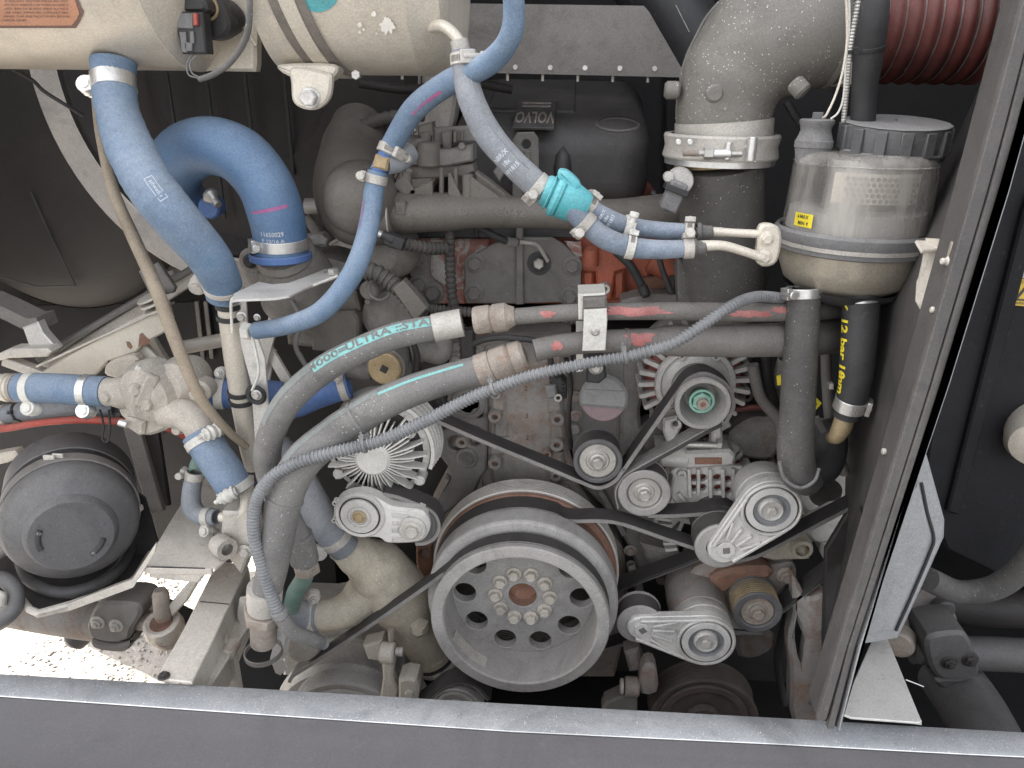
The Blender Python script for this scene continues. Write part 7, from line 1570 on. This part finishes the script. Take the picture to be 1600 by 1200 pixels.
t, pa, rs = hose('forked_left_hose', 'dusty blue grey hose joining the left leg of the forked casting', M['bluegrey'], [(416, 920, 1.0), (430, 945, 1.01), (455, 960, 1.03), (484, 962, 1.05), (500, 962, 1.05)], [24, 24, 24, 24, 24], seg=32); cl(t, pa, rs, 486, 962, (0, -.9), wd=.013, mt=M['dustysteel'], style='tbolt', sr=.007)
t, pa, rs = hose('slanting_grey_hose', 'thick blue grey hose slanting down to the top of the forked casting', M['bluegrey'], [(430, 700, 1.12), (462, 745, 1.09), (492, 795, 1.06), (520, 835, 1.05), (538, 855, 1.06)], [27, 28, 27, 25, 24], seg=32); cl(t, pa, rs, 524, 842, (-.5, .6), wd=.014, mt=M['dustysteel'], style='tbolt', sr=.0075)
t = thing('hydraulic_fitting', 'stacked dusty ferrule, rusty nut and faded green pipe ending the upper hydraulic hose', 'pipe fitting', W(480, 880, .98)); k = mpp(478, 880, .97)
part('ferrule', M['hosegrey'], t, tube(pxpath([(466, 835, .965), (472, 858, .968), (476, 875, .97)]), [21*k, 22*k, 22*k], 28)); part('nut', M['rustnut'], t, hexg(21*k, .018).xf(Matrix.Translation(W(480, 893, .972)) @ Matrix(frame3(W(476, 870, .97)-W(480, 893, .972))).to_4x4()), bevel=.001); part('green_pipe', M['greenpipe'], t, tube(pxpath([(478, 885, .975), (474, 905, .98), (462, 925, .99), (455, 950, 1.0)]), [15*k, 14*k, 14*k, 14*k], 22))
def compressor():
    t = thing('air_compressor', 'dusty grey cast compressor body above the sill at the bottom left', 'compressor', W(540, 1030, 1.1)); Y = 1.09; S = M['sandcast']; k = mpp(540, 1040, Y)
    part('body', M['alu'], t, lathe([(.0, 0), (0, 118*k), (.01, 125*k), (.03, 128*k), (.08, 122*k), (.09, 100*k), (.20, 95*k), (.2, 0)], W(545, 1140, 1.075), AY, 56)); part('cylinder_head', M['alu'], t, plateY([(436, 1000), (452, 970), (500, 972), (540, 965), (600, 968), (640, 985), (640, 1060), (440, 1060)], Y+.03, .12, ch=.01)); part('head_rib', M['alu'], t, plateY([(490, 985), (560, 975), (570, 985), (520, 1000), (495, 1000)], Y+.015, .03, ch=.005, smooth=2))
    part('front_flange', M['alu'], t, plateY([(470, 1020), (520, 1000), (580, 1005), (612, 1030), (600, 1060), (500, 1060)], Y+.0, .03, ch=.006, smooth=2)); part('round_cap', M['sandcast'], t, lathe([(0, 0), (.0, .026), (.005, .032), (.02, .034), (.02, 0)], W(475, 1015, 1.03), AY-AX*.4, 28)); part('plate_edge', M['plate'], t, beam(W(446, 968, 1.0), W(430, 1032, .97), .018, .004, AY), bevel=.0008)
    part('plate_edge', M['plate'], t, beam(W(456, 966, 1.01), W(440, 1028, .98), .014, .003, AY), bevel=.0008); part('nut', M['dustysteel'], t, hexg(.007, .007).xf(Matrix.Translation(W(433, 988, .98)) @ Matrix(frame3(-AX-AY*.3)).to_4x4())); part('clamp_loop', M['aludark'], t, lathe([(0, .028), (0, .030), (.008, .030), (.008, .028)], W(412, 1022, .90), AZ, 30)); part('pointed_tab', M['plate'], t, plateY([(422, 1030), (436, 1026), (450, 1044), (438, 1056), (430, 1052)], .96, .004, ch=.001))
    m = thing('engine_mount_link', 'dusty cast link with a cross bolt and a foot just left of the crank pulley', 'mount', W(610, 1030, 1.03)); Y = 1.03
    part('eye', S, m, cyl(W(595, 1019, Y), AX, .019, .026, 28, .003)); part('cross_bolt', M['dustysteel'], m, cyl(W(618, 1018, Y), AX, .008, .014, 16, .001)); part('shank', S, m, plateY([(596, 1036), (615, 1034), (613, 1060), (622, 1078), (618, 1100), (592, 1100), (598, 1060)], Y-.008, .02, ch=.004)); part('foot', S, m, plateY([(622, 1064), (634, 1060), (650, 1063), (655, 1075), (652, 1100), (622, 1100)], Y-.015, .04, ch=.005)); part('arm', S, m, plateY([(566, 1010), (596, 1002), (600, 1036), (575, 1032)], Y+.01, .03, ch=.004)); part('upper_arm', M['rustnut'], m, cyl(W(612, 1004, Y+.01), AZ, .006, .03, 12)); part('foot_bolt', M['dustysteel'], m, bolt_g(.008, .01).xf(Matrix.Translation(W(640, 1080, Y-.012)) @ Matrix(frame3(-AY)).to_4x4()))
    m = thing('lower_mount_link', 'cast link with a bolt in shadow right of the crank pulley above the sill', 'mount', W(1000, 1070, 1.05)); Y = 1.06
    part('eye', M['ironrust'], m, cyl(W(976, 1072, Y), AX, .018, .026, 26, .003)); part('head', M['dustysteel'], m, cyl(W(969, 1072, Y), AX, .014, .006, 18, .001)); part('fork', M['ironrust'], m, plateY([(1000, 1060), (1008, 1040), (1022, 1040), (1028, 1060), (1026, 1084), (1002, 1086)], Y-.01, .03, ch=.005, smooth=2)); part('upper_arm', M['ironrust'], m, plateY([(975, 1020), (998, 1014), (1004, 1050), (984, 1052)], Y+.02, .03, ch=.006)); part('foot', M['iron'], m, plateY([(945, 1100), (975, 1086), (996, 1086), (996, 1112), (940, 1112)], Y-.005, .03, ch=.004))
compressor()
def right_low():
    t = thing('rusty_pump_body', 'rust stained cast body behind the grooved pulley, lower right', 'pump', W(1150, 900, 1.15)); Y = 1.14
    part('casting', M['ironrust'], t, plateY([(1080, 900), (1110, 884), (1160, 882), (1210, 888), (1240, 884), (1246, 905), (1225, 930), (1222, 960), (1190, 990), (1150, 1000), (1110, 980), (1080, 940)], Y+.005, .10, ch=.012, smooth=3)); part('rusty_web', M['rustring'], t, plateY([(1110, 905), (1150, 890), (1200, 888), (1205, 905), (1160, 912), (1130, 930)], Y-.01, .03, ch=.008, smooth=3))
    bolt(t, M['rustnut'], W(1228, 898, Y), -AY, .012, .012); part('lower_lump', M['ironrust'], t, plateY([(1150, 990), (1200, 985), (1215, 1010), (1190, 1030), (1155, 1030)], Y+.06, .06, ch=.01, smooth=2))
    t = thing('pale_block', 'pale dusty cast block with lugs right of the large tensioner', 'casting', W(1230, 860, 1.15)); Y = 1.14
    part('block', M['alubeige'], t, plateY([(1192, 868), (1216, 848), (1238, 846), (1262, 852), (1266, 876), (1210, 878), (1194, 874)], Y, .06, ch=.006)); part('cup', M['alubeige'], t, lathe([(0, .012), (0, .018), (.01, .02), (.05, .02)], W(1254, 860, Y-.01), AY, 24))
    for q in ([(1262, 830), (1290, 810), (1322, 800), (1325, 830), (1300, 850), (1270, 850)], [(1285, 850), (1326, 842), (1322, 872), (1290, 880)]): part('lug', M['alu'], t, plateY(q, Y+.01+random.random()*.02, .04, ch=.008, smooth=2))
    part('lug_bore', M['rustring'], t, cyl(W(1308, 868, Y-.001), AY, .010, .01, 18))
    # arched dark casting low right
    t = thing('arched_casting', 'dull cast frame with an eye shaped opening beside the side post, bottom right', 'casting', W(1260, 1000, 1.1)); Y = 1.10
    eye = [(1244, 960), (1252, 985), (1260, 1002), (1256, 1030), (1253, 1042), (1247, 1026), (1243, 1000)]
    L = [(W(x, y, Y).x, W(x, y, Y).z) for x, y in ((1240, 900), (1262, 935), (1290, 930), (1300, 960), (1290, 1060), (1292, 1130), (1240, 1130), (1236, 1050), (1232, 1000), (1240, 960))]
    part('frame', M['ironrust'], t, plate(smooth_loop(L, 3), (0, Y, 0), AX, AZ, AY, .03, [[(W(x, y, Y).x, W(x, y, Y).z) for x, y in eye]], ch=.006)); part('web', M['irondark'], t, plateY([(1290, 860), (1326, 800), (1350, 800), (1330, 1000), (1290, 1130), (1286, 1000)], Y-.02, .01, ch=.003))
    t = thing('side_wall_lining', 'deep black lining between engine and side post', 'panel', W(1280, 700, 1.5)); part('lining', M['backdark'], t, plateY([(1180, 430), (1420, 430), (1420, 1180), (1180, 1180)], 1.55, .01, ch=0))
right_low()
# ------------------------------------------------------------------ steering fluid reservoir and hanging hoses
random.seed(71)
def reservoir():
    Y = 1.02; c0, R = circ(1208, 1455, 380, Y-.0)      # rim ring extents; centre line of the body lies at Y
    # centre of the rim: ring seen as an ellipse whose middle is near y = 365
    t = thing('fluid_reservoir', 'cloudy clear plastic fluid reservoir with a big black cap on a dull metal bowl', 'reservoir', W(1332, 470, Y))
    ctr = W(1332, 362, Y); rimR = (W(1455, 362, Y)-W(1209, 362, Y)).length/2*.98
    z = ctr.z; o = lambda dz: Vector((ctr.x, Y, z+dz))
    k = rimR
    zt = W(1350, 236, Y).z-z; zl = W(1335, 452, Y).z-z            # top of the body, bottom of the bowl
    part('bowl', M['bowl'], t, lathe([(0, k*.95), (-.004, k*.93), (-.010, k*.92), (zl*.55, k*.88), (zl*.80, k*.80), (zl*.97, k*.62), (zl*1.02, k*.5), (zl*1.03, 0)], o(0), AZ, 72))
    part('bowl_base', M['rubberdark'], t, lathe([(zl*.86, k*.79), (zl*1.0, k*.70), (zl*1.1, k*.55), (zl*1.12, 0)], o(-.003), AZ, 60))
    part('rim_ring', M['greycap'], t, lathe([(.006, k*.93), (.008, k*.97), (.004, k*1.0), (-.006, k*1.0), (-.010, k*.975), (-.020, k*.96), (-.022, k*.92)], o(0), AZ, 72)); part('rim_band', M['dustysteel'], t, lathe([(-.008, k*.975), (-.009, k*.985), (-.014, k*.98), (-.015, k*.96)], o(0), AZ, 72))
    part('inner_core', M['reservoirfluid'], t, lathe([(.006, 0), (.006, k*.86), (zt*.30, k*.84), (zt*.31, k*.80), (zt*.32, k*.45), (zt*.9, k*.42), (zt*.9, 0)], o(0), AZ, 48))
    # perforated filter seen through the plastic
    hs_ = []; rf = k*.83
    part('filter_sleeve', M['tank'], t, lathe([(zt*.45, rf*.96), (zt*.45, rf*.97), (zt*.80, rf*.97)], o(0), AZ, 40, hint=-AY, a0=-.75, a1=.6))
    g = []
    for i in range(13):
        for j in range(5):
            a = -.10+(i+.5*(j % 2))*.085-.45; q = o(zt*(.49+j*.062)); e = -AY*math.cos(a)+AX*math.sin(a); g.append(cyl(q+e*(rf*.972), e, .0026, .0012, 8))
    f = part('filter_holes', M['tankdark'], t, gsum(g)); f['kind'] = 'stuff'
    part('clear_body', M['clear'], t, lathe([(.004, k*.905), (.012, k*.90), (zt*.5, k*.885), (zt*.80, k*.875), (zt*.90, k*.86), (zt*.97, k*.80), (zt*1.0, k*.70), (zt*1.005, k*.3)], o(0), AZ, 72))
    part('shoulder_ring', M['clear'], t, lathe([(zt*.86, k*.868), (zt*.865, k*.882), (zt*.875, k*.868)], o(0), AZ, 72))
    # yellow level label on the left
    e0 = -1.02
    def onb(a, zz, e=.0008): r_ = k*.90+e; return o(zz)+(-AY*math.cos(a)+AX*math.sin(a))*r_
    vs = []; fs = []
    for j in range(2):
        for i in range(9): vs.append(onb(-1.25+.34*i/8, .012+.017*j))
    for i in range(8): fs.append((i, i+1, i+10, i+9))
    lb = part('level_label', M['yellow'], t, G(vs, fs))
    for s_, a, zz in (('▲ MAX', -1.06, .0245), ('MIN ▼', -1.10, .0165)):
        s2 = s_.replace('▲ ', '').replace(' ▼', ''); v2, f2 = text_me(s2, .0065, .02); part('print_line', M['blackprint'], lb, G([onb(a+v.x/(k*.9), zz+v.y, .0013) for v in v2], f2), smooth=0)
        dx = -.11 if '▲' in s_ else .11; sg = 1 if '▲' in s_ else -1; part('arrow', M['blackprint'], lb, G([onb(a+dx-.018, zz-.002*sg, .0013), onb(a+dx+.018, zz-.002*sg, .0013), onb(a+dx, zz+.003*sg, .0013)], [(0, 1, 2)]), smooth=0)
    # big ribbed cap
    cx = W(1391, 240, Y); cr = (W(1474, 215, Y)-W(1310, 215, Y)).length/2; zc = W(1394, 238, Y).z-.004
    tz = (AZ-AY*.11).normalized(); oc = Vector((cx.x-.001, Y-.0, zc)); h = W(1394, 190, Y).z-zc
    cap = part('cap', M['cover'], t, lathe([(0, cr*.90), (0, cr*.97), (.003, cr*.985), (h*.2, cr*.985), (h*.22, cr*.955), (h*.92, cr*.965), (h*.97, cr*.95), (h, cr*.92), (h*1.0, cr*.2), (h*.985, 0)], oc, tz, 72))
    part('cap_top', M['greycap'], t, lathe([(h*.985, cr*.975), (h*1.005, cr*.96), (h*1.02, cr*.92), (h*1.03, 0)], oc, tz, 72, rfun=lambda a, _: 1+.012*(1 if math.cos(a*14) > 0 else -.3)))
    for i in range(14):
        a = i*2*math.pi/14+.1; e = AX*math.cos(a)+AY*math.sin(a); part('cap_rib', M['cover'], t, box(oc+e*cr*.965+tz*h*.55-tz*e.dot(tz)*cr*.965, (.008, .014, h*.72), Matrix((e, AZ.cross(e), AZ)).transposed()), bevel=.0012)
        a += math.pi/14; e = AX*math.cos(a)+AY*math.sin(a); part('cap_foot', M['greycap'], t, box(oc+e*cr*.966+tz*h*.215-tz*e.dot(tz)*cr*.966, (.006, .026, .003), Matrix((e, AZ.cross(e), AZ)).transposed()), bevel=.001)
    part('cap_pip', M['cover'], t, cyl(oc+AZ*(h*1.0), AZ, .002, .003, 10))
    # small cap
    sx = W(1271, 228, Y); sr = (W(1300, 226, Y)-W(1241, 226, Y)).length/2; hh = W(1271, 188, Y).z-W(1271, 232, Y).z; os_ = Vector((sx.x, Y, W(1271, 231, Y).z))
    part('small_cap', M['greycap'], t, lathe([(-.02, sr*.8), (0, sr*.95), (.001, sr), (hh*.26, sr), (hh*.28, sr*.95), (hh*.45, sr*.86), (hh*.62, sr*.78), (hh*.78, sr*.82), (hh*.88, sr*.90), (hh*.98, sr*.90), (hh*1.03, sr*.82), (hh*1.04, sr*.3), (hh*1.04, 0)], os_, AZ, 44)); part('small_cap_nut', M['greycap'], t, hexg(sr*.30, .008).xf(Matrix.Translation(os_+AZ*hh*1.03)))
    # left tab with two bolts, right bracket to the post
    Yl = Y-.06
    part('left_tab', M['tank'], t, plateY([(1186, 358), (1196, 350), (1216, 354), (1222, 372), (1218, 400), (1210, 414), (1192, 417), (1181, 406), (1184, 385)], .905, .012, ch=.003, smooth=2)); 
    for x, y in ((1198, 373), (1194, 402)): boltP(t, M['tank'], x, y, .905, 8)
    bq = [(1446, 372, .87), (1496, 376, .785), (1482, 420, .785), (1468, 488, .785), (1456, 494, .80), (1440, 488, .83), (1430, 470, .85), (1432, 440, .87), (1444, 410, .87)]
    bv = [W(*q) for q in bq]; n9 = len(bv); part('right_bracket', M['frame'], t, G(bv+[p+Vector((.002, .002, 0)) for p in bv], [tuple(range(n9)), tuple(range(2*n9-1, n9-1, -1))]+[(i, (i+1) % n9, (i+1) % n9+n9, i+n9) for i in range(n9)]), smooth=0)
    part('bracket_fold', M['bowl'], t, beam(W(1495, 377, .784), W(1465, 490, .784), .006, .010, AX), bevel=.001)
    for x, y in ((1478, 408), (1462, 484)): part('stud', M['frame'], t, cyl(W(x-8, y, .783), AX, .0035, .012, 12, .001)+cyl(W(x, y, .783), AX, .005, .004, 12, .001))
    part('bracket_web', M['frame'], t, plateZ([(1430, 375), (1496, 377), (1494, 382), (1440, 392)], W(1470, 377, .87).z, .003))
reservoir()
t, pa, rs = hose('thick_suction_hose', 'thick dusty black hose hanging from the reservoir down to the large tensioner', M['rubber'], [(1256, 452, .98), (1254, 500, .975), (1250, 570, .97), (1246, 640, .97), (1243, 700, .975), (1248, 738, .985), (1262, 752, 1.0)], [26, 25.5, 26, 26.5, 28, 28, 24], seg=40, n=10)
cl(t, pa, rs, 1256, 458, (-.8, 0), wd=.013, mt=M['bright'])
part('end_bead', M['greycap'], t, tube(pxpath([(1218, 722, .955), (1226, 748, .955), (1250, 762, .955), (1272, 752, .96), (1280, 732, .97)]), .0026, 10)); 
t, pa, rs = hose('suction_branch_hose', 'dusty black hose branch bulging out behind the thick suction hose', M['rubberdark'], [(1286, 660, 1.08), (1296, 690, 1.06), (1288, 725, 1.03), (1266, 745, 1.0)], [22, 27, 27, 22], seg=30)
part('lip', M['iron'], t, plateY([(1262, 660), (1280, 650), (1302, 690), (1296, 700), (1276, 664)], 1.05, .004, ch=.001))
t = thing('yellow_tag', 'small yellow tag folded behind the thick suction hose', 'tag', W(1272, 635, 1.0)); part('tag', M['yellow'], t, plateY([(1262, 622), (1268, 628), (1276, 622), (1284, 630), (1262, 656)], 1.0, .002, ch=0)); part('tag', M['yellow'], t, plateY([(1214, 588), (1220, 586), (1221, 602), (1215, 602)], 1.0, .002, ch=0)); part('print_line', M['blackprint'], t, plateY([(1268, 636), (1276, 630), (1277, 632), (1269, 638)], .999, .0006, ch=0), smooth=0)
t, pa, rs = hose('pressure_hose', 'black hose with bold yellow lettering hanging from the reservoir beside the post', M['rubberdark'], [(1346, 455, .97), (1344, 500, .965), (1340, 560, .96), (1334, 610, .96), (1322, 650, .965)], [27, 27, 26, 24, 20], seg=40, n=10, mod=lambda d: 1)
for s_, y in (('YY', 470), ('12', 508), ('bar', 545), ('10', 575), ('mm', 596)):
    d = pa.near(1342, y); a = ang_to_cam(pa, d); tube_letters(t, M['yellow'], s_, .0175 if s_ != 'YY' else .014, pa, rs, d, a+.98, bold=.035, sx=1.25, flip=False)
d = pa.near(1330, 625); tube_letters(t, M['yellow'], '6', .016, pa, rs, d, ang_to_cam(pa, d)+.95, bold=.03)
cl(t, pa, rs, 1331, 632, (.75, .2), wd=.018, mt=M['bright'])
part('end_sleeve', M['rubber'], t, tube(pa, [r*.9 for r in rs], 28, s0=pa.near(1326, 640), s1=pa.L)); part('top_ring', M['bright'], t, ring_g(pa, pa.near(1346, 470), rs[0]*.98, .004, .0018))
t = thing('brass_elbow', 'short brass elbow end under the yellow lettered hose', 'pipe fitting', W(1315, 665, .97)); part('elbow', M['brass'], t, tube(pxpath([(1322, 645, .965), (1316, 665, .965), (1308, 680, .97), (1300, 684, .985)]), [15*mpp(1315, 660, .965), 15*mpp(1315, 660, .965), 13*mpp(1315, 660, .965), 10*mpp(1315, 660, .965)], 26))
t = thing('white_plug_block', 'small white connector block left of the yellow lettered hose', 'electrical plug', W(1300, 605, 1.0)); part('block', M['whitebar'], t, plateY([(1296, 600), (1303, 600), (1303, 609), (1296, 609)], 1.0, .01, ch=.001)); part('lead', M['black'], t, tube(pxpath([(1303, 604, 1.005), (1314, 600, 1.01), (1320, 580, 1.02)]), .003, 8))
# dusty cable sheath and clutter behind the hanging hoses
for i, (lab, pts, r, mt_) in enumerate((
    ('dull thick cable in shadow right of the hanging hose', [(1290, 520, 1.1), (1292, 600, 1.1), (1300, 680, 1.1), (1320, 740, 1.1)], 8, 'iron'),
    ('dusty bent pipe in shadow between alternator and hanging hose', [(1150, 560, 1.25), (1180, 590, 1.24), (1210, 600, 1.22), (1225, 560, 1.2)], 10, 'aludark'),
    ('dark hose falling in the shadow left of the hanging hose', [(1195, 540, 1.2), (1200, 600, 1.2), (1220, 660, 1.2), (1240, 720, 1.2)], 9, 'irondark'))):
    hose('shadow_pipe', lab, M[mt_], pts, r, cat='pipe', seg=16)
# --- wiring, pipes and small fixings in the gaps
def cable(name, label, mt_, pts, r, cat='cable', **k): return hose(name, label, M[mt_], pts, r, seg=12, cat=cat, hollow=.0005, **k)
cable('thin_cable', 'thin dark cable drooping behind the oil filler cap', 'irondark', [(885, 560, 1.16), (892, 600, 1.17), (888, 650, 1.18), (892, 700, 1.2)], 4)
cable('thin_cable', 'thin black cable crossing the gap left of the intake pipe', 'rubberdark', [(1020, 300, 1.25), (1038, 340, 1.22), (1030, 400, 1.22), (1048, 455, 1.22)], 4.5)
cable('thin_cable', 'grey cable looping below the red head beside the lifting eye', 'iron', [(850, 345, 1.2), (870, 352, 1.2), (905, 350, 1.19), (940, 358, 1.2), (958, 380, 1.22)], 5)
cable('thin_cable', 'black cable running along the top of the timing cover', 'rubberdark', [(735, 540, 1.18), (760, 530, 1.17), (800, 528, 1.17), (850, 540, 1.17), (866, 590, 1.18)], 5)
cable('thin_cable', 'dark cable hanging between the hydraulic hoses and the square socket plug', 'irondark', [(640, 520, 1.12), (652, 560, 1.13), (646, 600, 1.14), (662, 632, 1.15)], 5)
cable('thin_pipe', 'narrow dusty pipe rising behind the slim blue hose by the manifold', 'aludark', [(515, 500, 1.25), (512, 430, 1.26), (505, 380, 1.28), (480, 340, 1.3)], 8, cat='pipe')
cable('thin_pipe', 'narrow dull pipe in the gap between engine and lower tensioner', 'iron', [(985, 880, 1.2), (1000, 930, 1.2), (985, 980, 1.2), (1010, 1050, 1.18)], 7, cat='pipe')
cable('thin_cable', 'black cable falling in shadow beside the arched casting', 'rubberdark', [(1215, 900, 1.2), (1228, 960, 1.2), (1215, 1030, 1.2), (1225, 1100, 1.2)], 6)
cable('thin_cable', 'dusty cable wandering over the pump housing behind the bracket', 'iron', [(455, 470, 1.1), (470, 500, 1.09), (462, 540, 1.09), (480, 575, 1.1)], 4)
cable('thin_cable', 'black cable with a kink beside the drum and the tank end plate', 'rubberdark', [(20, 108, 1.2), (50, 125, 1.2), (68, 142, 1.2), (96, 160, 1.2), (130, 180, 1.22)], 3)
cable('thin_cable', 'dark cable bundle crossing the bay above the top cover', 'irondark', [(560, 130, 1.35), (640, 140, 1.38), (720, 128, 1.4), (800, 140, 1.42)], 7)
cable('thin_cable', 'black cable bending round behind the red bellows cuff', 'rubberdark', [(1230, 160, 1.3), (1260, 220, 1.28), (1250, 300, 1.26), (1235, 340, 1.25)], 6)
cable('red_lead', 'thin dark red lead in the shadow right of the upper alternator', 'redsil', [(1150, 640, 1.2), (1180, 636, 1.2), (1206, 640, 1.2), (1222, 660, 1.2)], 5)
def fixings(t, mt_, lst, r=6, Yd=0):
    for x, y, Y in lst: bolt(t, M[mt_], W(x, y, Y+Yd), -AY, rr_(r, x, y, Y))
fixings(ENG, 'ironrust', [(712, 560, 1.256), (745, 548, 1.256), (884, 548, 1.256), (884, 760, 1.256), (930, 838, 1.256), (900, 620, 1.246), (900, 650, 1.246), (1010, 612, 1.22), (985, 860, 1.246), (1025, 880, 1.276), (1035, 905, 1.276), (1000, 930, 1.276)], 7)
for i in range(9): part('cast_rib', M['irondark'], ENG, beam(W(640+i*4, 540+i*22, 1.33), W(700+i*3, 536+i*22, 1.33), .006, .012, AY), bevel=.001)
for i, (x, y) in enumerate(((1165, 560), (1175, 590), (1168, 620), (1235, 640), (1240, 690), (1150, 690))): part('side_lug', M['aludark'], ENG, lathe([(0, .004), (0, .011), (.02, .014), (.06, .016), (.06, 0)], W(x, y, 1.28), AY+AX*random.uniform(-.3, .3), 18))
